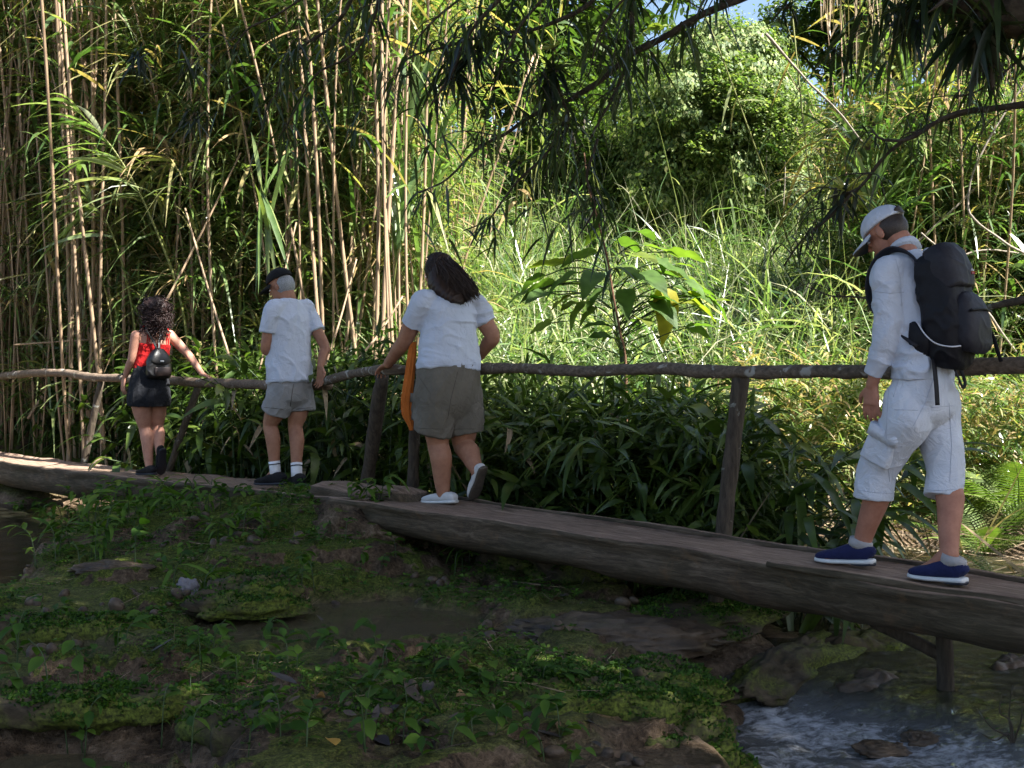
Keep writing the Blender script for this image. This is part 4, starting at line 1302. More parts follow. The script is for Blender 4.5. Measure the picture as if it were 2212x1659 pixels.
hand_mesh(p.mb, Rw, unit((.02, -.05, -1)), unit(-r + f * -.2), unit(-f + r * .3), .3, 1.0, .09)
trunk(p.mb, [(J(625, 862, 0), .155, .115), (J(624, 800, 0), .16, .12), (J(624, 730, .02), .165, .12), (J(624, 680, .04), .165, .105), (J(624, 655, .05), .09, .075)], r)
Lh, Lk, La = J(602, 868, -.06), J(584, 918, .0), J(595, 1020, -.02)
Rh, Rk, Ra = J(648, 868, .06), J(638, 922, .04), J(641, 1024, -.06)
p.leg(Lh, Lk, La); p.leg(Rh, Rk, Ra)
for an, to in ((La, J(572, 1040, .1)), (Ra, J(630, 1045, .04))):
    limb(p.mb, [an, an * .5 + to * .5, to], [.04, .032, .026])
p.body()
p.eyes(hc, hf, hu)
short_hair(p, hc, hf, hu, 1.04, M_HAIR_GREY, -.006)
cap(p, hc + hu * .016, hf, hu, 1.03, SHOEBLACK, SHOEBLACK)
mb = MB()
trunk(mb, [(J(625, 826, -.005), .182, .148), (J(624, 800, 0), .178, .145), (J(624, 740, .02), .18, .14), (J(624, 692, .035), .185, .128), (J(624, 664, .045), .15, .10), (J(624, 648, .05), .085, .075)], r)
limb(mb, [J(600, 664, -.06), Ls, Ls * .42 + Le * .58], [.066, .07, .072], 6, 20, True)
limb(mb, [J(650, 664, .1), Rs, Rs * .42 + Re * .58], [.066, .07, .072], 6, 20, True)
sh2 = p.part('shirt', solid(mb, .0068, 5, folds(.018, (6, 6, 5), 44, rot=.5)), WHITE)
seams(p, sh2, [[(573, 819), (625, 821), (675, 819)], [(566, 720), (596, 722)], [(687, 723), (708, 714)]], SEAM_W, .0018)
mb = MB()
trunk(mb, [(J(625, 808, 0), .165, .125), (J(625, 845, -.005), .17, .14), (J(625, 866, 0), .16, .13), (J(624, 882, 0), .08, .07)], r)
limb(mb, [J(604, 850, -.05), Lh, J(594, 889, -.04)], [.105, .112, .118], 6, 20, True)
limb(mb, [J(648, 850, .05), Rh, J(649, 888, .06)], [.105, .112, .118], 6, 20, True)
sg = p.part('shorts', solid(mb, .0065, 9, folds(.014, (8, 8, 5), 47)), GREYSHORT)
seams(p, sg, [[(634, 830), (627, 878)], [(570, 880), (612, 884)], [(640, 884), (676, 880)]], SEAM_K, .0022)
M_SOCK = cloth_mat('white_sock', (.7, .71, .74), .05)
for an, kn in ((La, Lk), (Ra, Rk)):
    d_ = unit(kn - an)
    me = MB().add(*tube(np.array([an - d_ * .02, an + d_ * .02, an + d_ * .05, an + d_ * .085]), np.array([.044, .043, .044, .046]), 16)).mesh('sock')
    sk = p.part('sock', me, M_SOCK)
    p.part('sock_band', MB().add(*tube(np.array([an + d_ * .058, an + d_ * .066]), .0475, 16)).mesh('sock_band'), SHOEBLACK, sk)
shoe(p, J(615, 1049, -.1), J(554, 1049, .1), UPV, (SHOEBLACK, DARKRUB), 1.1)
shoe(p, J(655, 1052, -.16), J(621, 1052, .10), UPV, (SHOEBLACK, DARKRUB), 1.1)

# --- woman in red -------------------------------------------------------------------------------
p = Person('woman in red tank top and black shorts with dark curly hair', 10.26, (325, 1027), SKIN_LIGHT)
J, f, r = p.J, p.f, p.r
hc = J(334, 676, .05)
hf = unit(f - UPV * .35); hu = unit(UPV - hf * np.dot(UPV, hf))
neck = J(333, 710, .04)
head_mesh(p.mb, hc, hf, hu, .95)
limb(p.mb, [neck - UPV * .03, hc - hu * .04 - hf * .02], [.056, .05])
Ls, Le, Lw = J(294, 725, -.1), J(285, 774, -.08), J(269, 816, -.02)
Rs, Re, Rw = J(367, 724, .12), J(406, 765, .08), J(437, 808, -.02)
p.arm(Ls, Le, Lw, .95, .046, .037); p.arm(Rs, Re, Rw, .95, .046, .037)
hand_mesh(p.mb, Lw, unit((-.2, .05, -1)), unit(r), unit(f), .3, .93)
hand_mesh(p.mb, Rw, unit((.8, -.2, -.35)), unit((-.1, 0, -1)), unit(f), .22, .93, .12)
trunk(p.mb, [(J(322, 855, 0), .165, .125), (J(326, 800, 0), .135, .10), (J(329, 762, .02), .145, .105), (J(331, 730, .03), .155, .095), (J(332, 714, .04), .12, .075), (J(333, 704, .04), .06, .055)], r)
Lh, Lk, La = J(305, 868, -.06), J(313, 924, .0), J(323, 1012, -.05)
Rh, Rk, Ra = J(338, 868, .06), J(340, 922, .10), J(345, 978, -.08)
p.leg(Lh, Lk, La, .97, .096, .055, .034); p.leg(Rh, Rk, Ra, .97, .096, .055, .034)
for an, to in ((La, J(309, 1021, .06)), (Ra, J(348, 1010, -.02))):
    limb(p.mb, [an, an * .5 + to * .5, to], [.037, .03, .024])
p.body()
p.eyes(hc, hf, hu)
mb = MB()
trunk(mb, [(J(324, 803, 0), .150, .115), (J(327, 785, .005), .144, .11), (J(329, 764, .02), .153, .113), (J(330, 744, .025), .160, .108)], r)
top = p.part('tank_top', solid(mb, .006, 3, folds(.007, (6, 6, 12), 54)), REDCLOTH)
for sx in (-.105, -.085, .085, .105):
    P = [J(330, 748, .025) + r * sx - f * .085, J(332, 722, .04) + r * sx * .98 - f * .09, J(333, 711, .04) + r * sx * .95 - f * .02 + UPV * .03, J(332, 725, .04) + r * sx + f * .09]
    p.part('top_strap', MB().add(*ribbon(P, .011, .006, -f)).mesh('top_strap'), REDCLOTH, top)
mb = MB()
trunk(mb, [(J(327, 790, 0), .143, .11), (J(323, 820, 0) - f * .008, .17, .14), (J(320, 850, 0) - f * .015, .186, .162), (J(320, 864, 0) - f * .012, .19, .17), (J(320, 877, 0) - f * .01, .182, .165)], r)
limb(mb, [J(305, 845, -.05), J(303, 876, -.05)], [.112, .118], 6, 20, True)
limb(mb, [J(338, 845, .05), J(340, 875, .06)], [.112, .118], 6, 20, True)
p.part('shorts', solid(mb, .006, 4, folds(.008, (8, 8, 6), 57)), BLACKCLOTH)
shoe(p, J(335, 1027, -.13), J(298, 1027, .06), UPV, (SHOEBLACK, DARKRUB), .95)
shoe(p, J(353, 972, -.16), J(350, 1026, -.02), unit(Rk - Ra + f * 1.0), (SHOEBLACK, DARKRUB), .95)
p.part('wrist_band', MB().add(*tube(np.array([Lw + UPV * .022, Lw + UPV * .04]), .031, 14)).mesh('wrist_band'), BLACKLEATHER)
# curly hair
hr_ = np.cross(hf, hu)
mb = MB().add(*blob(hc + hu * .025 - hf * .02, hf * .11, hr_ * .112, hu * .112, 18, 12))
mb.add(*blob(J(334, 695, -.03), f * .07, r * .09, UPV * .06, 14, 10))
hair = p.part('hair', solid(mb, .01, 3, folds(.02, (20, 20, 20), 5)), M_HAIR_CURL)
mb = MB()
rr = np.random.default_rng(8)
for k in range(420):
    n_ = unit(rr.normal(size=3))
    if np.dot(n_, hf) > .5: n_ = n_ - hf
    n_ = unit(n_)
    cc = hc + hu * .02 - hf * .02 if rr.uniform() < .7 else J(334, 696, -.03)
    s0 = cc + n_ * rr.uniform(.085, .105)
    out = unit(n_ * .6 - UPV * rr.uniform(.3, 1.2) + rr.normal(0, .25, 3))
    a = unit(np.cross(out, rr.normal(size=3))); b = np.cross(out, a)
    t = np.linspace(0, 1, 15); L = rr.uniform(.05, .10); hr0 = rr.uniform(.008, .014)
    ph = t * rr.uniform(9, 15) + rr.uniform(0, 6)
    P = s0 + out * (t * L)[:, None] + hr0 * (np.cos(ph)[:, None] * a + np.sin(ph)[:, None] * b)
    mb.add(*tube(P, np.linspace(.0055, .003, 15), 4))
p.part('curls', mb.mesh('curls'), M_HAIR_CURL, hair)['kind'] = 'stuff'
# her small backpack
sb0 = J(337, 812, -.13)
sp_ = empty('small_backpack', sb0)
tag(sp_, 'small black leather backpack on the back of the woman in red', 'backpack')
class PK2:
    org = sb0; root = sp_
    part = Person.part
pk = PK2()
bk = -f
q0 = J(329, 816, -.0) + bk * .15 - r * .02
def qq(u, b, s): return q0 + UPV * u + bk * b + r * s
mb = MB(); trunk(mb, [(qq(.0, 0, 0), .09, .04), (qq(.03, 0, 0), .112, .055), (qq(.14, 0, 0), .108, .055), (qq(.21, -.005, 0), .085, .045), (qq(.255, -.01, 0), .045, .03)], r, 2.8)
pk.part('bag', solid(mb, .006, 3, folds(.008, (9, 9, 9), 63)), BLACKLEATHER)
mb = MB(); trunk(mb, [(qq(.115, .035, 0), .05, .03), (qq(.14, .036, 0), .092, .034), (qq(.19, .03, 0), .088, .034), (qq(.25, .005, 0), .05, .03)], r, 2.6)
fl = pk.part('flap', solid(mb, .006, 3), BLACKLEATHER)
pk.part('buckle', MB().add(*tube(np.array([qq(.142, .070, -.0), qq(.155, .071, -.0)]), .018, 10, r, ry=.004, power=5)).mesh('buckle'), plain_mat('white_metal', (.8, .8, .8), .3, .6, .02), fl)
mb = MB(); trunk(mb, [(qq(.015, .055, .01), .07, .016), (qq(.05, .058, .01), .078, .02), (qq(.095, .055, .01), .075, .018)], r, 4)
pk.part('front_pocket', solid(mb, .006, 2), BROWNPATCH)
for sd in (-1, 1):
    P = [qq(.255, -.005, sd * .012), qq(.33, -.035, sd * .03), qq(.42, -.06, sd * .075), neck + r * sd * .098 - f * .05 + UPV * .03, neck + r * sd * .10 + f * .03 + UPV * .02, neck + r * sd * .115 + f * .085 - UPV * .10, neck + r * sd * .15 + f * .06 - UPV * .22, qq(.04, -.05, sd * .10)]
    pk.part('strap', MB().add(*ribbon(P, .026, .006, bk)).mesh('strap'), BLACKLEATHER)
# ------------------------------------------------------------------ plant materials
G_CANE = [(0.0, (.022, .048, .014)), (0.3, (.055, .105, .026)), (0.55, (.12, .185, .05)), (0.75, (.25, .28, .11)), (0.9, (.33, .24, .11)), (1.0, (.40, .27, .14))]
M_CANELEAF = leaf_mat('cane_leaf', G_CANE, .42, .33, spec=.8)
M_GRASS = leaf_mat('tall_grass', [(0.0, (.04, .085, .028)), (0.4, (.095, .165, .055)), (0.7, (.19, .255, .10)), (0.9, (.35, .37, .21)), (1.0, (.46, .43, .29))], .42, .30, spec=.9)
M_DARKLEAF = leaf_mat('dark_glossy_leaf', [(0.0, (.017, .034, .009)), (0.5, (.042, .076, .014)), (0.85, (.095, .14, .024)), (1.0, (.17, .19, .035))], .33, .34, spec=.4)
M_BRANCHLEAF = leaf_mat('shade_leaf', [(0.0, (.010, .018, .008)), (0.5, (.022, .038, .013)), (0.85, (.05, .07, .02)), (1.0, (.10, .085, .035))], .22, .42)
M_TREELEAF = leaf_mat('tree_leaf', [(0.0, (.022, .045, .012)), (0.5, (.055, .095, .02)), (0.85, (.12, .17, .035)), (1.0, (.22, .22, .06))], .35, .42)
M_VINELEAF = leaf_mat('vine_leaf', [(0.0, (.04, .075, .022)), (0.5, (.12, .18, .05)), (0.85, (.25, .30, .095)), (1.0, (.40, .39, .17))], .4, .55, spec=.3)
M_BIGLEAF = leaf_mat('big_soft_leaf', [(0.0, (.045, .09, .022)), (0.6, (.085, .15, .034)), (0.9, (.20, .22, .03)), (1.0, (.36, .32, .04))], .5, .55, (1.2, 1.35, .4), spec=.25)
M_HERB = leaf_mat('herb_leaf', [(0.0, (.014, .042, .006)), (0.5, (.042, .100, .012)), (0.85, (.10, .175, .022)), (1.0, (.17, .21, .035))], .35, .55, spec=.18)
M_FERN = leaf_mat('fern_leaf', [(0.0, (.035, .07, .014)), (0.5, (.08, .125, .025)), (1.0, (.17, .21, .045))], .4, .55, spec=.25)
M_DRY = leaf_mat('dry_litter', [(0.0, (.06, .04, .025)), (0.5, (.20, .14, .08)), (1.0, (.38, .29, .18))], .2, .7)
M_BROM = leaf_mat('bromeliad_leaf', [(0.0, (.02, .03, .014)), (0.4, (.06, .085, .028)), (0.7, (.19, .23, .05)), (1.0, (.52, .46, .19))], .45, .5)  # palest stops carry sunlight put into the leaf colour
M_STALK = bark_mat('cane_stalk', (.14, .088, .052), (.42, .30, .19), None, (30, 30, 1.5), scale=2.0, rough=.6, bump_s=.25)
M_STALK_GREEN = bark_mat('green_stalk', (.06, .08, .018), (.20, .20, .06), None, (30, 30, 1.5), scale=2.0, rough=.5, bump_s=.2)
M_STEM = plain_mat('plant_stem', (.035, .06, .018), .5, .4, .3)
M_TWIG = bark_mat('twig_bark', (.018, .014, .010), (.085, .068, .05), (.16, .17, .13), (6, 6, 6), scale=4.0, lich_lo=.62)
M_PALEBARK = bark_mat('pale_branch', (.12, .10, .075), (.36, .31, .25), None, (5, 5, 5), scale=4.0)
M_FALLEN = leaf_mat('fallen_leaf', [(0.0, (.02, .018, .022)), (0.4, (.055, .045, .04)), (0.75, (.14, .085, .04)), (1.0, (.40, .22, .03))], .1, .6)

def in_view(x, y, d): return W(x, y, d)

# ------------------------------------------------------------------ canes
def cane_stalk(h, r, seed):
    g = np.random.default_rng(seed)
    n = 15
    t = np.linspace(0, 1, n)
    bend = g.uniform(.1, 1.1) * np.array((math.cos(seed), math.sin(seed)))
    P = np.stack([bend[0] * t ** 2.2 + .03 * np.sin(t * 7 + seed), bend[1] * t ** 2.2 + .03 * np.cos(t * 6 + seed), h * t], 1)
    Pn = catmull(P, 3)
    rad = np.interp(np.linspace(0, 1, len(Pn)), [0, .7, 1], [r, r * .8, r * .25])
    rad = rad * (1 + .14 * (np.arange(len(Pn)) % 3 == 0))
    V, Q, T = tube(Pn, rad, 6, (1., 0, 0))
    return make_mesh('stalk', V, Q, T), P

def cane_leaves(P, h, seed, n, lo, dry):
    g = np.random.default_rng(seed + 100)
    t = np.sort(g.uniform(lo, 1.0, n) ** .8)
    base = np.stack([np.interp(t, np.linspace(0, 1, len(P)), P[:, k]) for k in range(3)], 1)
    a = g.uniform(0, 2 * math.pi, n)
    isdry = g.uniform(size=n) < dry
    up = np.where(isdry, g.uniform(-.9, .1, n), g.uniform(.35, 1.2, n))
    d = np.stack([np.cos(a), np.sin(a), up], 1)
    L = g.uniform(.6, 1.25, n) * np.where(isdry, .7, 1)
    V, Q, k = blades(base, d, L, g.uniform(.032, .065, n), np.where(isdry, g.uniform(.1, .5, n), g.uniform(.3, 1.1, n)), 5)
    tint = np.where(isdry, g.uniform(.8, 1.0, n), g.uniform(.1, .72, n))
    return MB().add(V, Q, None, rep(tint, k)).mesh('foliage')

CANES = []
for s in range(12):
    h = 6.5 + 3.0 * ((s * 37) % 11) / 10
    st, P = cane_stalk(h, .010 + .008 * ((s * 53) % 7) / 6, s + 1)
    CANES.append((st, cane_leaves(P, h, s, 17 if s % 3 else 38, .12 if s % 3 == 0 else .3, .28 if s % 3 else .1), s % 3 == 0))

for s in range(4):     # bare canes
    h = 6.8 + s * .6
    st, P = cane_stalk(h, .012 + .003 * s, s + 31)
    CANES.append((st, cane_leaves(P, h, s + 40, 14, .3, .4), False))

def zone(x, names):
    for lim, nm in names:
        if x < lim: return nm
    return names[-1][1]
THICKET = [(130, 'near the end of the pale rail'), (300, 'left of the curly-haired woman'), (430, 'above the woman in red'), (560, 'between the woman in red and the man in the cap'), (700, 'above the man in the black cap'), (9999, 'towards the woman with long hair')]
def put_cane(x, d, lean, rz, k, label, group, scale=1.0, green=None):
    p = W(x, 900, d)
    st, lv, gr = CANES[k % len(CANES)]
    if green is not None: gr = green
    if label is None:
        look = ('slanting ' if abs(lean[1]) > .2 else '') + ('leafy green thicket cane' if gr else 'thin tan thicket cane' if scale < 1 else 'thick tan thicket cane')
        label = look + ' ' + zone(x, THICKET)
    root = empty('cane', (p[0], p[1], ground_at(p[0], p[1]) - .05), rz, scale)
    root.rotation_euler = (lean[0], lean[1], rz)
    tag(root, label, 'cane', group)
    a = link('stalk', st, None, root)
    if not a.data.materials: a.data.materials.append(M_STALK)
    a.material_slots[0].link = 'OBJECT'; a.material_slots[0].material = M_STALK_GREEN if gr else M_STALK
    b = link('foliage', lv, M_CANELEAF, root)
    b['kind'] = 'stuff'
    return root

g = np.random.default_rng(21)
for k in range(212):
    x = g.uniform(-90, 930) if k % 5 else g.uniform(-60, 250)
    d = 13.9 + 3.4 * g.uniform() ** 1.4 - (max(0, x - 350) / 580) * 2.2
    ln = (g.normal(0, .05), g.normal(0, .06)) if k % 9 else (g.normal(0, .08), g.normal(0, .16))
    if k % 5 < 2: d = g.uniform(12.7, 13.9) - (max(0, x - 350) / 580) * 2.2
    put_cane(x, max(d, 14.5 + .5 * g.uniform()) if x < 140 else d, ln, g.uniform(0, 6.28), int(g.integers(12, 16)) if k % 5 < 2 else int(g.integers(0, 12)), None, 'canes of the tan thicket', g.uniform(.85, 1.15))
for k in range(66):
    x = g.uniform(1820, 2290)
    d = g.uniform(12.0, 15.5)
    put_cane(x, d, (g.normal(0, .08), g.normal(0, .13)), g.uniform(0, 6.28), int(g.integers(0, 12)), 'slender slope cane ' + zone(x, [(1900, 'between the bright air plant and the white cap'), (2010, 'above the white cap'), (2120, 'above the backpack'), (9999, 'at the edge of the view beyond the backpack')]), 'canes on the slope', g.uniform(.7, 1.0), bool(k % 2))
for k in range(22):
    x = g.uniform(850, 1150)
    d = g.uniform(13.5, 19)
    put_cane(x, d, (g.normal(0, .05), g.normal(0, .08)), g.uniform(0, 6.28), int(g.integers(0, 12)), 'green leafy cane ' + zone(x, [(950, 'behind the head of the woman with long hair'), (1050, 'just right of the woman with long hair'), (9999, 'at the edge of the sunlit grass')]), 'green canes beside the grass', g.uniform(.9, 1.1), True)

# farther stalks of the thicket, past counting
def far_stalks(n):
    mb = MB()
    for k in range(n):
        x = g.uniform(-520, 1000)
        d = g.uniform(13.6, 18)
        p = W(x, 900, d)
        lean = np.array((g.normal(0, .35), g.normal(0, .2), 0)) if k % 6 else np.array((g.normal(0, .8), g.normal(0, .4), 0))
        h = g.uniform(4.5, 8)
        b = np.array((p[0], p[1], .5))
        P = np.stack([b, b + lean * .35 + (0, 0, h * .5), b + lean + (0, 0, h)])
        r = g.uniform(.007, .017)
        mb.add(*tube(catmull(P, 4), r, 5, (1., 0, 0)))
    return mb.mesh('far_canes')
tag(link('far_canes', far_stalks(640), M_STALK), 'crowded cane stalks deeper in the thicket', 'canes', kind='stuff')

# filler foliage of the thicket: narrow leaves in sprays, nobody could count them
def spray_field(name, n, xr, cr, zr, mat, lens, wid, tints, dry, up=(-.3, .9), droop=(.1, .8), per=7, nseg=3, dpow=1.0, density=None, dr=None):
    m = n // per
    x = g.uniform(xr[0], xr[1], m)
    if dr is not None:
        d = g.uniform(dr[0], dr[1], m)
    else:
        c = cr[0] + (cr[1] - cr[0]) * g.uniform(size=m) ** dpow
        d = c / (1 + (x - CXP) / FPX)
    X, Y = (x - CXP) / FPX * d, d
    Z = ground_base(X, Y) + zr[0] + (zr[1] - zr[0]) * g.uniform(size=m) ** .9
    if density is not None:
        ok = density(x, Z, d)
        X, Y, Z = X[ok], Y[ok], Z[ok]
        m = len(X)
    ctr = np.repeat(np.stack([X, Y, Z], 1), per, axis=0)
    axis = np.repeat(rand_dirs(m, up[0], up[1]), per, axis=0)
    N = len(ctr)
    base = ctr + axis * g.uniform(0, .45, N)[:, None]
    dirs = axis * .7 + rand_dirs(N, -.4, .8) * .8
    L = g.uniform(lens[0], lens[1], N)
    V, Q, k = blades(base, dirs, L, g.uniform(wid[0], wid[1], N), g.uniform(droop[0], droop[1], N), nseg)
    isdry = np.repeat(g.uniform(size=m) < dry, per)
    tint = np.where(isdry, g.uniform(.8, 1, N), np.clip(np.repeat(g.uniform(tints[0], tints[1], m), per) + g.normal(0, .08, N), 0, .8))
    me = MB().add(V, Q, None, rep(tint, k)).mesh(name)
    return link(name, me, mat)

fo = spray_field('thicket_foliage', 44000, (-480, 980), (0, 0), (-.1, 6.4), M_CANELEAF, (.22, .8), (.013, .036), (.08, .74), .14, dr=(12.6, 17.5), density=lambda x, Z, d: d > np.interp(x, [-100, 150, 300, 500], [14.2, 13.7, 12.9, 12.4]))
fs = spray_field('strap_leaves', 19000, (-420, 960), (0, 0), (.2, 5.6), M_CANELEAF, (.4, 1.05), (.016, .04), (.42, .86), .12, up=(.1, 1.0), droop=(.3, 1.0), per=5, nseg=4, dr=(12.5, 14.8), density=lambda x, Z, d: d > np.interp(x, [-100, 150, 300, 500], [14.2, 13.7, 12.9, 12.4]))
tag(fs, 'long pale strap leaves arching out of the cane thicket', 'foliage', kind='stuff')
tag(fo, 'narrow reed leaves filling the gaps between the canes', 'foliage', kind='stuff')
fo = spray_field('slope_foliage', 38000, (1800, 2600), (0, 0), (0, 4.2), M_CANELEAF, (.25, .7), (.016, .036), (.1, .7), .25, dr=(12, 16.5))
tag(fo, 'reed leaves and dry blades on the slope behind the man with the backpack', 'foliage', kind='stuff')
fo = spray_field('backing_foliage', 36000, (-700, 1500), (0, 0), (0, 10), M_TREELEAF, (.25, .6), (.06, .14), (.05, .6), .05, dr=(21, 30))
tag(fo, 'dim leafy mass seen between the canes', 'foliage', kind='stuff')

# ------------------------------------------------------------------ sunlit tall grass on the slope
def tall_grass():
    mb = MB()
    m = 4700
    x = g.uniform(860, 2000, m)
    d = 11.2 + 11.5 * g.uniform(size=m) ** .9
    X, Y = (x - CXP) / FPX * d, d
    keep = (X + Y > 12.2) | (x < 1500) & (X + Y > 10.6)
    X, Y = X[keep], Y[keep]
    m = len(X)
    Z = ground_base(X, Y)
    H = g.uniform(1.1, 2.4, m) * (1 + .35 * fbm(np.stack([X, Y, X * 0], 1) * .6, 2, 4))
    per = 10
    N = m * per
    ctr = np.repeat(np.stack([X, Y, Z], 1), per, axis=0) + np.concatenate([g.normal(0, .12, (N, 2)), np.zeros((N, 1))], 1)
    hs = np.repeat(H, per)
    z0 = g.uniform(0, .75, N) * hs
    ctr[:, 2] += z0
    dirs = rand_dirs(N, .35, 1.0)
    L = g.uniform(.5, 1.0, N) * hs * .85
    V, Q, k = blades(ctr, dirs, L, g.uniform(.012, .032, N), g.uniform(.25, .95, N), 5)
    t = np.clip(np.repeat(g.uniform(.15, .95, m), per) + g.normal(0, .14, N), 0, 1)
    mb.add(V, Q, None, rep(t, k))
    # upright stems, some with pale plumes
    N2 = 2600
    i = g.integers(0, m, N2)
    b = np.stack([X[i], Y[i], Z[i]], 1) + np.concatenate([g.normal(0, .15, (N2, 2)), np.zeros((N2, 1))], 1)
    V, Q, k = blades(b, rand_dirs(N2, .88, 1.0), H[i] * g.uniform(1.0, 1.7, N2), g.uniform(.008, .018, N2), g.uniform(0, .25, N2), 4)
    mb.add(V, Q, None, rep(g.uniform(.6, 1, N2), k))
    return mb.mesh('tall_grass')
tag(link('tall_grass', tall_grass(), M_GRASS), 'tall arching grass glowing in the sun on the slope', 'grass', kind='stuff')

fo = spray_field('slope_shrubs', 16000, (980, 2000), (0, 0), (0, 1.9), M_TREELEAF, (.08, .22), (.03, .08), (.05, .7), .0, per=10, nseg=2, dr=(11.8, 18),  # scrub added to make shadow gaps in the even grass
                 density=lambda x, Z, d: fbm(np.stack([x / 130, d * .8, x * 0], 1), 2, 77) > .18)
tag(fo, 'dark leafy scrub added as shadow gaps in the sunlit grass', 'undergrowth', kind='stuff')

# ------------------------------------------------------------------ trees
def crown_leaves(mb, ctr, rad, n, size, tintr, shell=.55, flat=1.0, droop=(.1, .5), wid=.45, nseg=2, seed=0, lump=.35, skin=False):
    gg = np.random.default_rng(seed)
    d = gg.normal(size=(n, 3)); d /= np.linalg.norm(d, axis=1)[:, None]
    lumpy = 1 + lump * fbm(d * 2.3 + seed * 3.3, 3, seed)
    rr_ = (shell + (1 - shell) * gg.uniform(size=n) ** .6) * lumpy
    P = np.asarray(ctr) + d * rr_[:, None] * np.asarray(rad)
    dirs = d * .5 + rand_dirs(n, -.6, .6)
    L = gg.uniform(size[0], size[1], n)
    side = None
    if skin:   # leaves lie like shingles on the mass
        dirs = np.cross(d, gg.normal(size=(n, 3))) - np.array((0, 0, .6)) + d * .35
        side = np.cross(d, dirs) + gg.normal(0, .35, (n, 3))
    V, Q, k = blades(P, dirs, L, L * wid * gg.uniform(.7, 1.2, n), gg.uniform(droop[0], droop[1], n), nseg, side=side)
    mb.add(V, Q, None, rep(gg.uniform(tintr[0], tintr[1], n), k))

def tree_parts(h, cr, seed, n, size):
    gg = np.random.default_rng(seed)
    tb = MB()
    trunk_P = catmull([(0, 0, -.3), (.1, .05, h * .3), (-.05, .1, h * .6), (.05, 0, h * .85)], 5)
    tb.add(*tube(trunk_P, np.linspace(.16, .05, len(trunk_P)), 8, (1., 0, 0), jitter=.15))
    cb = MB()
    for k in range(9):
        a = k * 2.4 + gg.uniform(-.4, .4); e = gg.uniform(.45, .95) * h
        q = np.array((math.cos(a) * cr * gg.uniform(.3, .75), math.sin(a) * cr * gg.uniform(.3, .75), e))
        s = np.array((0, 0, max(.3, e * .6)))
        P = catmull([s, s * .5 + q * .5 + (0, 0, .15), q], 5)
        tb.add(*tube(P, np.linspace(.06, .015, len(P)), 6))
        rd = cr * gg.uniform(.38, .62)
        crown_leaves(cb, q, (rd, rd, rd * .75), n // 9, size, (.05, .9), seed=seed * 10 + k)
    return tb.mesh('trunk'), cb.mesh('crown')
TREES = [tree_parts(6.5, 2.3, 3, 7200, (.14, .34)), tree_parts(8, 2.0, 5, 7200, (.12, .3)), tree_parts(5.5, 2.6, 7, 7200, (.16, .38))]

def put_tree(x, d, k, scale, label, rz=0.0):
    p = W(x, 800, d)
    root = empty('tree', (p[0], p[1], ground_at(p[0], p[1]) - .1), rz, scale)
    tag(root, label, 'tree', 'trees on the slope behind')
    link('trunk', TREES[k][0], M_TWIG, root)
    link('crown', TREES[k][1], M_TREELEAF, root)
    return root
LBL_FAR = 'leafy tree on the hillside far behind the thicket'
for x, d, k, s in ((-420, 25, 1, 1.4), (-230, 26, 2, 1.5), (-60, 27, 0, 1.5), (180, 29, 1, 1.4), (420, 27, 2, 1.5), (640, 29, 0, 1.45), (860, 27, 1, 1.35), (1040, 28, 2, 1.3), (1180, 24, 1, .95)):
    put_tree(x, d, k, s, 'far hillside tree ' + zone(x, [(-300, 'farthest out beyond the pond'), (-100, 'beyond the pond'), (0, 'at the outer end of the thicket'), (300, 'over the woman in red'), (500, 'between the woman in red and the man in the cap'), (700, 'over the man in the cap'), (900, 'over the thick post'), (1100, 'over the woman with long hair'), (9999, 'over the big bright leaves')]), x * .01)
LBL_R = 'leafy tree high on the slope behind the vine-covered tree'
for x, d, k, s in ((1300, 34, 0, .8), (1490, 38, 2, .55), (1660, 38, 0, .68), (1790, 32, 1, .85), (1930, 29, 0, 1.15), (2090, 27, 2, 1.35), (2260, 26, 1, 1.4)):
    put_tree(x, d, k, s, 'leafy slope tree ' + zone(x, [(1400, 'just before the vine-covered tree'), (1550, 'behind the vine-covered tree'), (1700, 'under the sky gap'), (1850, 'past the vine-covered tree'), (2000, 'above the white cap'), (2200, 'above the backpack'), (9999, 'at the edge of the view')]), x * .013)
put_tree(1260, 21, 0, .62, 'loose-crowned small tree standing left of the vine-covered tree', 1.0)

# the tree smothered in vines
vd = 20.0
vb = W(1530, 440, vd)
vroot = empty('vine_covered_tree', (vb[0], vb[1], ground_at(vb[0], vb[1]) - .1))
tag(vroot, 'rounded tree smothered in sunlit vines above the tall grass', 'tree')
z0 = float(vroot.location.z)
def vl(x, y, dd=0.0):
    return W(x, y, vd + dd) - np.array((vb[0], vb[1], z0))
mb = MB().add(*tube(catmull([(0, 0, -.2), (.1, .1, 1.2), vl(1530, 250)], 6), np.linspace(.22, .1, 13), 8))
link('trunk', mb.mesh('trunk'), M_TWIG, vroot)
mb = MB()
gv = np.random.default_rng(88)
for i in range(30):
    a, u = gv.uniform(0, 2 * math.pi), gv.uniform(-.75, 1) ** 1
    h_ = math.sqrt(max(0, 1 - u * u))
    cx = 1525 + 40 * (1 - u) * .5 + 170 * h_ * math.cos(a) * (1.0 if u < .3 else .85)
    cy = 275 - 165 * u
    rr_ = gv.uniform(.32, .72)
    crown_leaves(mb, vl(cx, cy, -1.2 * h_ * math.sin(a) if math.sin(a) > 0 else .8 * h_), (rr_ * 1.1, rr_, rr_ * gv.uniform(.6, 1.1)), int(4800 * rr_ / .5), (.03, .085), (.05, .95), .6, seed=60 + i, lump=.5, wid=.7, skin=bool(i % 3))
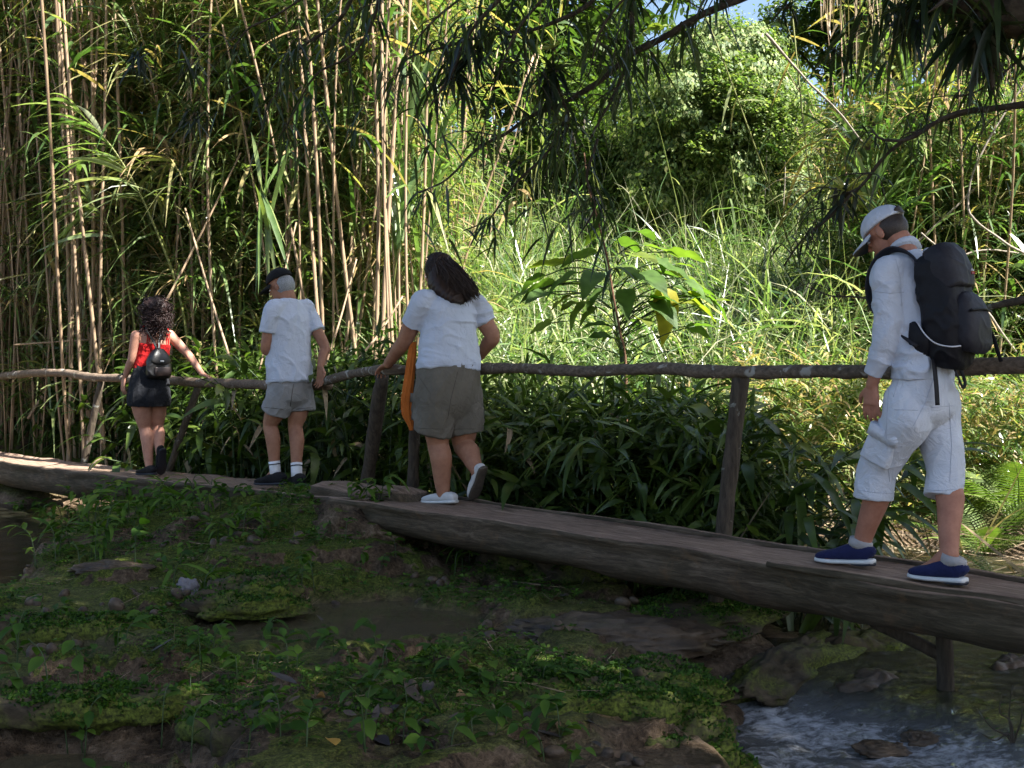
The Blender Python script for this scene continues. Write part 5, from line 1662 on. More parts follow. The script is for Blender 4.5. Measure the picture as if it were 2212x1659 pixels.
for i, (x, y, dd, rx, ry, rz_) in enumerate([(1520, 200, 0, 1.25, 1.2, .95), (1440, 260, -.1, 1.0, 1.0, .95), (1610, 250, .1, 1.0, 1.0, 1.1), (1560, 150, .2, .9, .9, .6), (1660, 330, .1, .75, .8, .9), (1510, 330, -.3, 1.2, 1.0, .9), (1400, 340, .0, .65, .7, .7), (1420, 400, -.3, .8, .7, .6), (1560, 420, -.4, .9, .7, .6), (1690, 440, -.2, .6, .6, .5), (1720, 380, 0, .4, .5, .6)]):
    crown_leaves(mb, vl(x, y, dd), (rx, ry, rz_), 9000, (.03, .09), (.1, .95), .72, seed=160 + i, lump=.45, wid=.7, skin=True)
link('crown', mb.mesh('crown'), M_VINELEAF, vroot)['kind'] = 'stuff'
for i, (x0, y0, y1) in enumerate([(1625, 130, 420), (1650, 190, 430), (1690, 260, 450), (1590, 180, 400)]):
    mb = MB()
    P = catmull([vl(x0, y0, -.9), vl(x0 + 6, (y0 + y1) / 2, -1.1), vl(x0 + 2, y1, -1.0)], 8)
    mb.add(*tube(P, .012, 5))
    link('hanging_vine', mb.mesh('hanging_vine'), M_PALEBARK, vroot)

# ------------------------------------------------------------------ glossy broad-leaved plants under the rail
def leaf_mesh(name, L, wd, droop, fold, tint, nseg=6):
    V, Q, k = blades(np.zeros((1, 3)), np.array([[1., 0, .25]]), L, wd, droop, nseg, side=np.array([[0, 1., 0]]), fold=fold,
                     profile=np.interp(np.linspace(0, 1, nseg + 1), [0, .12, .35, .6, .85, 1], [.08, .6, 1, .9, .45, .02]))
    return MB().add(V, Q, None, np.full(len(V), tint)).mesh(name)
GL = [leaf_mesh('leaf', .28 + .05 * (i % 3), .066 + .012 * (i % 2), .25 + .22 * (i % 4), .3, .15 + .2 * (i % 4)) for i in range(8)]

GL_DRY = [leaf_mesh('leaf', .26, .05, .9, .5, .6), leaf_mesh('leaf', .22, .04, 1.2, .6, .85)]
for m_ in GL_DRY: m_.materials.append(M_DRY)
GL_NEW = [leaf_mesh('leaf', .22, .035, .2, .35, .7), leaf_mesh('leaf', .17, .075, .4, .2, .85)]

def leafy_plant(name, base, stems, label, group, cat='plant', mat=None, leaves=GL, hgt=(.7, 1.2), spread=.7, per=(8, 12), lsc=(.8, 1.15), seed=0, face=None, stem_r=.009):
    gg = np.random.default_rng(seed)
    root = empty(name, base)
    tag(root, label, cat, group)
    for s in range(stems):
        a = gg.uniform(0, 2 * math.pi) if face is None else face + gg.normal(0, .9)
        h = gg.uniform(*hgt)
        out = gg.uniform(.15, 1) * spread
        top = np.array((math.cos(a) * out, math.sin(a) * out, h))
        mid = np.array((math.cos(a) * out * .3, math.sin(a) * out * .3, h * .65))
        off = np.array((gg.normal(0, .08), gg.normal(0, .08), 0))
        P = catmull([off + (0, 0, -.08), off + mid, off + top], 5)
        st = link('stem', MB().add(*tube(P, np.linspace(stem_r, stem_r * .4, len(P)), 5)).mesh('stem'), M_STEM, root)
        n = int(gg.integers(*per))
        for i in range(n):
            t = .2 + .8 * (i + .6) / n
            q = np.array([np.interp(t, np.linspace(0, 1, len(P)), P[:, k]) for k in range(3)])
            yaw = a + (math.pi / 2 * .75 if i % 2 else -math.pi / 2 * .75) + gg.normal(0, .35)
            if i == n - 1: yaw = a
            lm = leaves[int(gg.integers(0, len(leaves)))]
            if leaves is GL and gg.uniform() < .07: lm = GL_DRY[int(gg.integers(0, 2))]
            elif leaves is GL and gg.uniform() < .22: lm = GL_NEW[int(gg.integers(0, 2))]
            lf = link('leaf', lm, mat or M_DARKLEAF, st, q)
            lf.rotation_euler = (gg.normal(0, .3), gg.uniform(-.55, .65), yaw)
            lf.scale = (gg.uniform(*lsc),) * 3
    return root

LG = 'glossy dark broad-leaved plant crowding the bank under the pale hand rail'
gp = np.random.default_rng(77)
k = 0
for x, c in ((395, 8.0), (455, 8.2), (500, 7.95), (545, 8.3), (590, 8.0), (690, 8.1), (730, 8.4), (770, 8.1), (480, 8.7), (560, 8.8), (640, 8.7), (720, 8.9), (350, 8.5), (260, 8.5), (90, 8.3), (30, 8.6), (860, 8.2), (810, 8.6)):
    b = XC(x + gp.normal(0, 6), c)
    b[2] = ground_at(b[0], b[1])
    leafy_plant('glossy_plant', b, 7, 'glossy dark plant ' + zone(x, [(200, 'beside the pond'), (400, 'behind the woman in red'), (560, 'between the woman in red and the man in the cap'), (680, 'behind the legs of the man in the cap'), (9999, 'beside the thick dark post')]), 'glossy plants under the pale rail', hgt=(.45, 1.35), spread=.75, per=(8, 13), seed=300 + k)
    k += 1
GL3 = [leaf_mesh('leaf', .42 + .05 * (i % 3), .07 + .02 * (i % 2), .4 + .2 * (i % 3), .35, .35 + .2 * (i % 4)) for i in range(6)]
LG2 = 'dark broad-leaved plant in the shade between the long bridge and its rail'
for x, c in ((1060, 8.0), (1130, 8.3), (1190, 8.0), (1250, 8.5), (1300, 8.0), (1370, 8.3), (1430, 8.1), (1490, 8.5), (1540, 8.1), (1100, 9.0), (1240, 9.2), (1390, 9.1), (1520, 9.2), (960, 8.3), (1010, 8.8)):
    b = XC(x + gp.normal(0, 6), c)
    b[2] = ground_at(b[0], b[1])
    leafy_plant('shade_plant', b, 6, 'dark broad-leaved plant ' + zone(x, [(1050, 'behind the woman with long hair'), (1270, 'just past the woman with long hair'), (1420, 'under the middle of the long rail'), (9999, 'next to the lone post')]), 'plants in the shade behind the long bridge', leaves=GL3 if k % 2 else GL, hgt=(.4, 1.25), spread=.75, per=(7, 12), lsc=(.7, 1.15), seed=340 + k)
    k += 1
# ginger-like fans of long leaves beside the lone post
GL2 = [leaf_mesh('leaf', .46 + .04 * (i % 3), .062, .35 + .2 * (i % 3), .35, .3 + .18 * (i % 3)) for i in range(6)]
for i, (x, c, fc) in enumerate(((1640, 8.1, -.2), (1700, 8.25, -.35), (1600, 8.4, .2), (1760, 8.5, -.1))):
    b = XC(x, c); b[2] = ground_at(b[0], b[1])
    leafy_plant('fan_leaved_plant', b, 5, ['fan of long drooping leaves right beside the lone post', 'spray of long leaves reaching over the water towards the man in white', 'upright long-leaved plant just behind the lone post', 'outermost long-leaved plant over the water behind the bridge'][i], 'long-leaved plants by the lone post',
                leaves=GL2, hgt=(.5, 1.15), spread=.85, per=(9, 13), seed=380 + i, face=fc, lsc=(.8, 1.1))

# the plant with very big soft leaves
def heart_mesh(L, wd, droop, tint):
    V, Q, k = blades(np.zeros((1, 3)), np.array([[1., 0, .1]]), L, wd, droop, 8, side=np.array([[0, 1., 0]]), fold=.16,
                     profile=np.interp(np.linspace(0, 1, 9), [0, .08, .25, .45, .7, .9, 1], [.45, .8, 1, .97, .65, .25, .02]))
    V = V + np.array((0, 0, 1.)) * (.012 * np.sin(V[:, :1] * 40) * np.abs(V[:, 1:2]) / wd * 2)
    return MB().add(V, Q, None, np.full(len(V), tint)).mesh('leaf')
bd = 9.4
bb = W(1350, 900, bd); bb[2] = ground_at(bb[0], bb[1])
big = empty('big_leaved_plant', bb)
tag(big, 'plant with very large bright green leaves standing above the rail', 'plant')
def bl(x, y, dd=0.0): return W(x, y, bd + dd) - bb
P = catmull([(0, 0, -.1), bl(1345, 800), bl(1330, 690, .05), bl(1310, 570, .1), bl(1300, 525, .1)], 6)
link('stem', MB().add(*tube(P, np.linspace(.022, .012, len(P)), 8)).mesh('stem'), M_STEM, big)
stem_pts = P
HM = [heart_mesh(.34, .21, .35, .45), heart_mesh(.30, .18, .6, .6), heart_mesh(.32, .2, .2, .75)]
HY = heart_mesh(.36, .22, .8, 1.0)
for i, (x, y, dd, yaw, pit, rol, sc, mm) in enumerate([
        (1290, 545, 0, 2.9, .15, .2, 1.0, 0), (1330, 520, .1, .5, .0, -.2, .95, 1), (1390, 530, .15, .2, .2, .2, 1.1, 2), (1420, 570, -.05, -.3, .3, .25, 1.0, 0), (1340, 575, -.2, -1.2, .35, 0, 1.0, 2),
        (1250, 590, -.1, 3.3, .25, -.2, 1.1, 1), (1200, 610, .0, 3.0, .3, .3, 1.0, 0), (1180, 595, .2, 2.6, .1, .1, .9, 1), (1240, 635, -.2, 3.6, .5, .1, .85, 2), (1400, 610, -.2, -.6, .4, -.2, 1.05, 1),
        (1455, 620, .0, -.2, .4, .2, 1.05, 0), (1430, 590, .25, .4, .1, 0, .9, 2), (1350, 625, -.3, -1.6, .6, .1, .9, 1), (1490, 650, -.1, -.3, .6, -.3, .9, 2), (1310, 620, -.1, -2.4, .5, .2, .95, 0),
        (1260, 555, .1, 2.4, .1, 0, 1, 2), (1370, 500, .2, .9, -.1, .1, 1, 0), (1310, 500, .2, 2.2, -.1, .1, .9, 1), (1440, 545, .2, .1, .15, -.2, 1.1, 2), (1480, 600, .1, .0, .3, .2, 1.1, 1), (1380, 590, -.3, -1.0, .3, .2, 1.1, 0), (1290, 590, -.3, -2.0, .3, -.2, 1.05, 1), (1220, 570, .1, 2.9, .0, .2, 1, 2), (1160, 625, .0, 3.1, .3, -.2, .95, 0), (1520, 640, .1, .1, .4, .1, 1, 1), (1360, 550, -.3, -.9, .2, .1, 1.05, 2), (1270, 650, -.2, -2.6, .5, .1, .95, 1), (1410, 650, -.2, -.9, .5, .2, 1, 0)]):
    q = bl(x, y, dd)
    j = np.argmin(np.linalg.norm(stem_pts - (q - np.array((0, 0, .1))), axis=1))
    s0 = stem_pts[j]
    pet = catmull([s0, s0 * .4 + q * .6 + np.array((0, 0, .05)), q], 4)
    pt = link('leaf_stalk', MB().add(*tube(pet, .006, 5)).mesh('leaf_stalk'), M_STEM, big)
    lf = link('leaf', HM[mm], M_BIGLEAF, pt, q)
    lf.rotation_euler = (rol, pit, yaw); lf.scale = (sc,) * 3
q = bl(1430, 625, -.15)
gb = np.random.default_rng(19)
for i in range(40):
    a = gb.uniform(0, 6.28); rr_ = gb.uniform(.15, 1) ** .6
    x, y = 1340 + 190 * rr_ * math.cos(a), 640 - 105 * rr_ * math.sin(a) + (40 if i % 3 == 0 else 0)
    dd = gb.uniform(-.3, .3)
    q2 = bl(x, y, dd)
    yaw = math.atan2(gb.normal(-.3, .5), math.cos(a) + gb.normal(0, .35))
    j = np.argmin(np.linalg.norm(stem_pts - (q2 - np.array((0, 0, .15))), axis=1))
    s0 = stem_pts[j]
    pet = catmull([s0, s0 * .4 + q2 * .6 + np.array((0, 0, .03)), q2], 4)
    pt = link('leaf_stalk', MB().add(*tube(pet, .005, 5)).mesh('leaf_stalk'), M_STEM, big)
    lf = link('leaf', HM[i % 3], M_BIGLEAF, pt, q2)
    lf.rotation_euler = (gb.normal(0, .25), gb.uniform(-.25, .35), yaw); lf.scale = (gb.uniform(.55, .85),) * 3
yl = link('leaf', HY, M_BIGLEAF, big, q); yl.rotation_euler = (.3, 1.15, -.9); yl.scale = (1.1,) * 3
yl['label'] = 'yellowed drooping leaf'
# woody liana climbing past it
lp = [(1262, 330), (1270, 400), (1290, 470), (1312, 560), (1325, 640), (1340, 720), (1352, 800)]
li0 = W(1352, 900, 9.0); li0[2] = ground_at(li0[0], li0[1])
P = catmull([W(x, y, 9.0) - li0 for x, y in lp] + [np.array((0, 0, -.05))], 5)
tag(link('liana', MB().add(*tube(P, np.linspace(.006, .012, len(P)), 7, jitter=.2)).mesh('liana'), bark_mat('liana_bark', (.06, .03, .018), (.2, .11, .06), None, (6, 6, 6)), None, li0), 'reddish-brown liana rising past the big bright leaves', 'vine')

# ------------------------------------------------------------------ ferns
def frond_mesh(L, wd, droop, tint):
    mb = MB()
    t = np.linspace(0, 1, 22)
    ax = np.stack([L * t, 0 * t, .35 * L * t - droop * L * t ** 2], 1)
    mb.add(*tube(ax, np.linspace(.005, .001, 22), 4), tint=tint)
    n = 24
    tt = np.linspace(.1, .98, n)
    for sd in (-1, 1):
        b = np.stack([np.interp(tt, t, ax[:, k]) for k in range(3)], 1)
        d = np.tile(np.array((.45, sd * 1.0, -.12)), (n, 1))
        ll = wd * np.sin(np.pi * (.1 + .88 * tt)) ** .8
        V, Q, k = blades(b, d, ll, .008 + .005 * np.sin(np.pi * tt), .2, 3, side=np.tile(np.array((1., -sd * .45, 0)), (n, 1)), profile=[.9, 1, .7, .05])
        mb.add(V, Q, None, rep(np.full(n, tint) + g.normal(0, .08, n), k))
    return mb.mesh('frond')
FR = [frond_mesh(.6, .16, .55, .55), frond_mesh(.5, .13, .75, .75), frond_mesh(.7, .18, .45, .4)]
def fern(x, y, d, n, sc, label, seed, mat=None, z=None):
    gg = np.random.default_rng(seed)
    p = W(x, y, d)
    p[2] = ground_at(p[0], p[1]) if z is None else z
    root = empty('fern', p)
    tag(root, label, 'fern', 'ferns beside the water')
    for k in range(n):
        o = link('frond', FR[k % 3], mat or M_FERN, root)
        o.rotation_euler = (gg.normal(0, .15), -gg.uniform(.2, 1.0), k * 6.28 / n + gg.normal(0, .25))
        o.scale = (sc * gg.uniform(.75, 1.15),) * 3
    return root
fern(2130, 1090, 9.2, 10, 1.25, 'bright fern on the far bank, closest to the legs of the man in white', 1)
fern(2200, 1080, 9.6, 10, 1.3, 'bright fern at the edge of the view on the far bank', 2)
fern(2080, 1100, 10.0, 8, 1.0, 'small pale fern low on the far bank', 3)
fern(2190, 1060, 10.8, 9, 1.2, 'fern higher up behind the two bright ones', 4)
fern(2165, 1240, 6.8, 6, .7, 'dark little fern by the water just past the bridge', 5, M_DARKLEAF, .22)
fern(1700, 1190, 8.0, 7, .7, 'soft fern at the water behind the bridge, below the long leaves', 6, M_HERB, .22)
fern(1640, 1200, 7.6, 6, .55, 'low fern tucked against the far edge of the bridge', 7, M_HERB)
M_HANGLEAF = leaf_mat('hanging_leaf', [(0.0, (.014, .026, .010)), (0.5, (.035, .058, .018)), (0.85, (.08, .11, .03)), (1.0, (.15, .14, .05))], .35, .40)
# ------------------------------------------------------------------ the tree leaning over the stream
troot = empty('overhanging_tree', (6.6, 5.4, ground_at(6.6, 5.4) - .1))
tag(troot, 'large tree leaning over the bridge with dark limbs hanging across the top', 'tree')
T0 = np.array(troot.location)
def tl(p): return np.asarray(p, dtype=float) - T0
tp = [(6.6, 5.4, .0), (6.4, 5.5, 2.0), (6.0, 5.7, 4.0), (5.2, 6.0, 5.6), (4.0, 6.4, 6.8), (2.4, 6.8, 7.6)]
P = catmull([tl(q) for q in tp], 6)
link('trunk', MB().add(*tube(P, np.linspace(.42, .14, len(P)), 14, (1., 0, 0), jitter=.16, seed=3)).mesh('trunk'), M_TWIG, troot)

def limb_part(name, P, r0, r1, sides=8, mat=None, seed=0, n=6, jit=.18):
    P = catmull([tl(q) for q in P], n)
    P = P + .012 * np.stack([fbm(P * 4 + seed, 2, seed), fbm(P * 4 + 9, 2, seed), fbm(P * 4 + 19, 2, seed)], 1)
    return link(name, MB().add(*tube(P, np.linspace(r0, r1, len(P)), sides, jitter=jit, seed=seed)).mesh(name), mat or M_TWIG, troot), P
for i, q in enumerate([[(5.2, 6.0, 5.6), (6.6, 7.8, 7.0), (8.0, 9.5, 7.8)], [(6.0, 5.7, 4.0), (8.0, 5.4, 6.0), (10.0, 6.0, 7.4)], [(4.0, 6.4, 6.8), (3.4, 8.6, 7.4), (2.4, 10.6, 7.8)], [(4.4, 6.3, 6.6), (3.0, 4.6, 7.4), (1.2, 3.6, 7.8)], [(2.4, 6.8, 7.6), (.6, 7.4, 7.9), (-1.0, 8.2, 7.9)]]):
    limb_part('limb', q, .15, .05, 10, seed=20 + i)

def leafed(name, P, n, L, seed, hang=(.4, 1.2), tint=(.05, .75), out=.10, wid=.14):
    gg = np.random.default_rng(seed)
    t = gg.uniform(.08, 1, n)
    b = np.stack([np.interp(t, np.linspace(0, 1, len(P)), P[:, k]) for k in range(3)], 1)
    d = rand_dirs(n, -.8, .35)
    b = b + d * gg.uniform(0, out, n)[:, None]
    LL = gg.uniform(L[0], L[1], n)
    V, Q, k = blades(b, d - np.array((0, 0, .35)), LL, LL * wid * gg.uniform(.7, 1.3, n), gg.uniform(hang[0], hang[1], n), 4, fold=.25)
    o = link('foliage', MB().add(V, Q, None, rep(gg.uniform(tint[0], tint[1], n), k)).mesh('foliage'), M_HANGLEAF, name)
    o['kind'] = 'stuff'
    return o

def view_branch(pts, d0, d1, r0, r1, leaves, L, seed, start=None, twigs=0, twig_len=.5, mat=None, twig_leaves=9, out=.1):
    n = len(pts)
    P = [W(x, y, d0 + (d1 - d0) * i / (n - 1)) for i, (x, y) in enumerate(pts)]
    if start is not None: P = [np.array(start, dtype=float)] + P
    br, Q = limb_part('branch', P, r0, r1, 8, mat, seed)
    if leaves: leafed(br, Q, leaves, L, seed, out=out)
    gg = np.random.default_rng(seed + 5)
    for k in range(twigs):
        i = int(gg.integers(len(Q) // 4, len(Q) - 1))
        a = Q[i]
        dv = unit(Q[min(i + 1, len(Q) - 1)] - Q[i])
        s = rand_dirs(1, -.9, .5)[0]
        e = a + (dv * .6 + s) * twig_len * gg.uniform(.5, 1.2)
        m = (a + e) / 2 + np.array((0, 0, .06))
        TP = catmull([a, m, e + np.array((0, 0, -.08))], 5)
        tw = link('twig', MB().add(*tube(TP, np.linspace(r1 * .9, .002, len(TP)), 5)).mesh('twig'), mat or M_TWIG, br)
        if twig_leaves:
            leafed(br, TP, twig_leaves, L, seed * 31 + k, out=.05)
    return br, Q

# branch sweeping down from the upper right across the middle
b1, BA = view_branch([(1980, -330), (1850, -200), (1740, -95), (1640, -25), (1560, 15), (1497, 42), (1430, 84), (1358, 122), (1281, 181), (1215, 225), (1155, 248), (1090, 290), (1028, 328), (960, 390), (905, 420)], 6.6, 7.6, .034, .006, 24, (.10, .2), 101, None, 13, .5)
b2, BB = view_branch([(1420, -420), (1385, -200), (1372, -60), (1364, 0), (1366, 60), (1350, 130), (1331, 194), (1300, 250), (1275, 300)], 6.9, 7.0, .022, .006, 18, (.1, .2), 102, None, 7, .4)
b3, BC = view_branch([(1300, -420), (1200, -200), (1120, -60), (1060, 20), (1010, 80), (980, 150), (930, 230)], 6.8, 7.0, .02, .006, 24, (.1, .2), 103, None, 7, .4)
b4, BD = view_branch([(960, -380), (880, -180), (840, -60), (820, 0), (800, 60), (760, 120), (690, 160), (640, 230), (600, 300)], 7.6, 8.2, .018, .005, 30, (.1, .2), 104, None, 8, .5)
b5, BE = view_branch([(980, -360), (860, -160), (780, -40), (745, 20), (717, 59), (654, 100), (612, 150), (596, 210)], 7.9, 8.2, .02, .006, 26, (.1, .2), 105, None, 7, .5)
b6, BF = view_branch([(1560, -360), (1440, -180), (1330, -60), (1260, 20), (1170, 60), (1080, 70), (1000, 90), (900, 120), (860, 150)], 6.9, 7.4, .02, .006, 26, (.1, .2), 106, None, 8, .45)
b7, BG = view_branch([(1190, 150), (1225, 260), (1180, 330), (1120, 390), (1060, 470), (1000, 500)], 7.1, 7.5, .012, .004, 18, (.1, .2), 107, None, 6, .4)
b8, BH = view_branch([(1290, 300), (1270, 380), (1285, 450), (1240, 520)], 7.0, 7.2, .01, .004, 14, (.1, .2), 108, None, 4, .35)
view_branch([(1500, -300), (1300, -120), (1190, -20), (1130, 50), (1090, 120), (1060, 200)], 6.6, 6.9, .016, .004, 16, (.08, .17), 121, None, 8, .45, None, 7)
view_branch([(1300, -300), (1120, -120), (1020, -30), (950, 30), (900, 100), (880, 200)], 6.8, 7.1, .014, .004, 16, (.08, .17), 122, None, 8, .45, None, 7)
view_branch([(1500, -200), (1400, -60), (1330, 20), (1290, 90), (1270, 170)], 6.5, 6.8, .014, .004, 12, (.08, .17), 123, None, 7, .4, None, 7)
view_branch([(1000, -260), (800, -100), (680, -20), (600, 30), (540, 60), (500, 110)], 7.4, 7.8, .014, .004, 14, (.08, .16), 124, None, 7, .45, None, 7)
view_branch([(2300, -200), (2150, -80), (2040, -20), (1980, 40), (1900, 60)], 6.0, 6.4, .016, .004, 36, (.1, .22), 125, None, 8, .4, None, 10)
view_branch([(2400, 100), (2280, 110), (2200, 130), (2120, 190), (2060, 210)], 5.9, 6.2, .012, .004, 14, (.06, .14), 126, None, 8, .35, None, 7)
# limb and branches at the upper right
br9, BI = view_branch([(2420, -120), (2300, -10), (2200, 28), (2120, 22), (2050, -20), (1960, -70)], 5.8, 6.0, .16, .06, 120, (.12, .24), 109, None, 8, .5, out=.2)
b10, BJ = view_branch([(2800, 160), (2550, 230), (2380, 240), (2280, 228), (2212, 226), (2117, 236), (2060, 252), (2004, 275), (1918, 334), (1855, 406), (1783, 474), (1729, 524), (1693, 573)], 5.6, 7.0, .026, .005, 10, (.06, .12), 110, None, 14, .35, None, 5)
b11, BK = view_branch([(2090, 240), (2027, 262), (1960, 296), (1905, 300), (1880, 280)], 6.0, 6.4, .014, .005, 6, (.06, .12), 111, None, 4, .3, None, 4)
b12, BL = view_branch([(2900, 480), (2600, 560), (2400, 600), (2300, 622), (2212, 645), (2135, 664), (2060, 690), (1990, 705)], 6.2, 6.5, .032, .014, 6, (.08, .14), 112, None, 5, .4, None, 6)
b13, BM = view_branch([(1960, 650), (1887, 645), (1840, 642), (1797, 639), (1740, 620)], 6.4, 6.6, .008, .003, 0, (.06, .1), 113, None, 5, .22, None, 0)
b14, BN = view_branch([(2148, 30), (2146, 100), (2142, 150), (2146, 196)], 5.9, 5.9, .035, .012, 60, (.05, .11), 114, None, 0, out=.03)
for i, pts in enumerate([[(1657, 78), (1720, 150), (1770, 200), (1824, 253), (1880, 320)], [(1990, 500), (2070, 590), (2150, 700), (2200, 760)], [(2240, 140), (2120, 330), (2090, 450), (2160, 520), (2240, 560)], [(2250, 560), (2140, 540), (2040, 560), (1960, 520)], [(1830, 600), (1930, 560), (2040, 470), (2110, 400)]]):
    a = [W(x, y, 10.5 + i * .4) for x, y in pts]
    o = a[-1] if i != 0 else a[-1]
    P = catmull([q - o for q in a], 6)
    P = P + .02 * np.stack([fbm(P * 3 + i, 2, i), fbm(P * 3 + 9, 2, i), fbm(P * 3 + 19, 2, i)], 1)
    tag(link('bare_branch', MB().add(*tube(P, np.linspace(.014, .007, len(P)) if i == 0 else np.linspace(.008, .014, len(P)), 6, jitter=.2)).mesh('bare_branch'), M_PALEBARK, None, o),
        ['pale dead branch slanting down beside the vine-covered tree', 'pale bare branch slanting behind the shoulder of the man in white', 'crooked bare branch zigzagging at the edge of the view', 'thin bare branch behind the white cap', 'thin bare branch rising across the slope canes'][i], 'branch')

# crown above the view: it shades the bridge and the bank
cb = MB()
gc = np.random.default_rng(9)
for k in range(142):
    X, Y = gc.uniform(-1.6, 10), gc.uniform(-.4, 8.6)
    z = 6.4 + gc.uniform(0, 2.2)
    if Y + (z - 7) * .35 > 8.0 - .30 * max(0, X - 1): continue
    crown_leaves(cb, (X, Y, z) - T0, (1.15, 1.15, .6), 620, (.14, .3), (.0, .8), .2, seed=500 + k, wid=.34)
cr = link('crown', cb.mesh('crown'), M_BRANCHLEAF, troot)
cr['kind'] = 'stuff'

# ------------------------------------------------------------------ epiphytes on the branches
def bromeliad(x, y, d, L, n, bright, label, seed, dead=0, thin=False):
    gg = np.random.default_rng(seed)
    o = W(x, y, d)
    root = empty('air_plant', o)
    tag(root, label, 'air plant', 'air plants on the overhanging branches')
    dv = rand_dirs(n, -.15, .95)
    w = L * (.055 if thin else .10)
    V, Q, k = blades(np.zeros((n, 3)), dv, gg.uniform(.6, 1.0, n) * L, np.full(n, w), gg.uniform(.1, .5, n), 4, fold=.3, profile=[.9, 1, .8, .45, .03])
    t = np.clip(bright + gg.normal(0, .12, n), 0, 1)
    a = link('rosette', MB().add(V, Q, None, rep(t, k)).mesh('rosette'), M_BROM, root); a['kind'] = 'stuff'
    V, Q, T = blob(np.zeros(3), np.array((.09 * L, 0, 0)), np.array((0, .09 * L, 0)), np.array((0, 0, .11 * L)), 10, 7)
    link('core', make_mesh('core', V, Q, T), M_TWIG, root)
    if dead:
        dd = rand_dirs(dead, -1.0, -.45)
        V, Q, k = blades(gg.normal(0, .04, (dead, 3)), dd, gg.uniform(.5, 1.2, dead) * L, np.full(dead, L * .13), gg.uniform(.1, .5, dead), 4, fold=.3)
        b = link('dead_leaves', MB().add(V, Q, None, rep(gg.uniform(0, .25, dead), k)).mesh('dead_leaves'), M_BRANCHLEAF, root); b['kind'] = 'stuff'
    return root
bromeliad(1196, 152, 7.05, .26, 24, .3, 'big dark air plant with a skirt of dead leaves on the middle branch', 1, 26)
bromeliad(1020, 110, 7.0, .25, 10, .15, 'bundle of long dead leaves dangling from the branch above the sunlit gap', 2, 20)
bromeliad(975, 150, 7.05, .24, 8, .15, 'narrow bundle of dead leaves dangling nearest the green canes', 3, 14)
bromeliad(1195, 105, 7.15, .16, 18, .8, 'yellow-green air plant perched on top of the big dark one', 4, 0)
bromeliad(1123, 350, 7.4, .17, 20, .4, 'small spiky air plant low on the sweeping branch', 5, 6)
bromeliad(1218, 268, 7.2, .19, 20, .55, 'upright green air plant on the thin hanging branch', 6, 8)
bromeliad(300, 118, 9.0, .17, 14, .1, 'dark clump hanging high among the tan canes, first of two', 7, 26)
bromeliad(405, 138, 9.0, .15, 12, .1, 'dark clump hanging beside the other high among the canes', 8, 22)
bromeliad(420, 245, 8.8, .2, 16, .25, 'dark drooping clump lower down among the tan canes', 9, 26)
bromeliad(1828, 418, 6.75, .25, 34, .85, 'bright yellow-green air plant on the branch before the white cap', 10, 12)
bromeliad(1875, 318, 6.55, .17, 30, .9, 'pale spiky air plant above the bright rosette', 11, 0, True)
bromeliad(1888, 268, 6.4, .12, 22, .6, 'small round air plant where the branch forks', 12, 4, True)
bromeliad(2072, 483, 6.6, .13, 34, .98, 'straw-coloured star-shaped air plant behind the backpack', 13, 0, True)
bromeliad(2031, 472, 6.7, .11, 30, .95, 'smaller straw-coloured star-shaped air plant near the white cap', 14, 0, True)
bromeliad(2122, 447, 6.6, .09, 26, .9, 'tiny straw-coloured air plant at the upper corner of the backpack', 15, 0, True)
bromeliad(1733, 520, 6.95, .13, 24, .45, 'small tangled air plant at the low end of the branch', 16, 8, True)
bromeliad(1783, 474, 6.9, .11, 20, .4, 'small dark air plant halfway down the branch', 17, 6, True)
bromeliad(2027, 260, 6.2, .08, 18, .5, 'little air plant sitting on the arching branch', 18, 0, True)
bromeliad(2120, 60, 5.85, .3, 34, .2, 'large dark air plant hanging under the thick limb', 19, 40)
bromeliad(1960, 20, 6.0, .22, 26, .2, 'dark air plant under the thin end of the thick limb', 20, 24)
bromeliad(1700, 15, 6.8, .14, 18, .1, 'dark air plant at the very top, over the sky gap', 21, 14)
# brown strands hanging from above
for i, (x, y0, y1, wd) in enumerate([(1802, -20, 66, 50), (1873, -20, 140, 55), (1930, -10, 80, 40)]):
    gg = np.random.default_rng(40 + i)
    n = 20
    d = 8.2
    bx = W(x, y0, d)
    b = np.stack([gg.normal(0, wd / FPX * d * .35, n), gg.normal(0, .08, n), gg.uniform(-.05, .05, n)], 1)
    L = (y1 - y0) / FPX * d * gg.uniform(.35, 1.15, n)
    V, Q, k = blades(b, np.tile(np.array((0.02, 0, -1.)), (n, 1)) + gg.normal(0, .05, (n, 3)), L, gg.uniform(.004, .012, n), 0.05, 5)
    tag(link('hanging_strands', MB().add(V, Q, None, rep(gg.uniform(.6, 1, n), k)).mesh('hanging_strands'), M_DRY, None, bx),
        ['short tuft of brown strands hanging beside the sky gap', 'longest tuft of brown strands hanging above the slope canes', 'narrow tuft of brown strands hanging towards the thick limb'][i], 'dry strands')['kind'] = 'stuff'

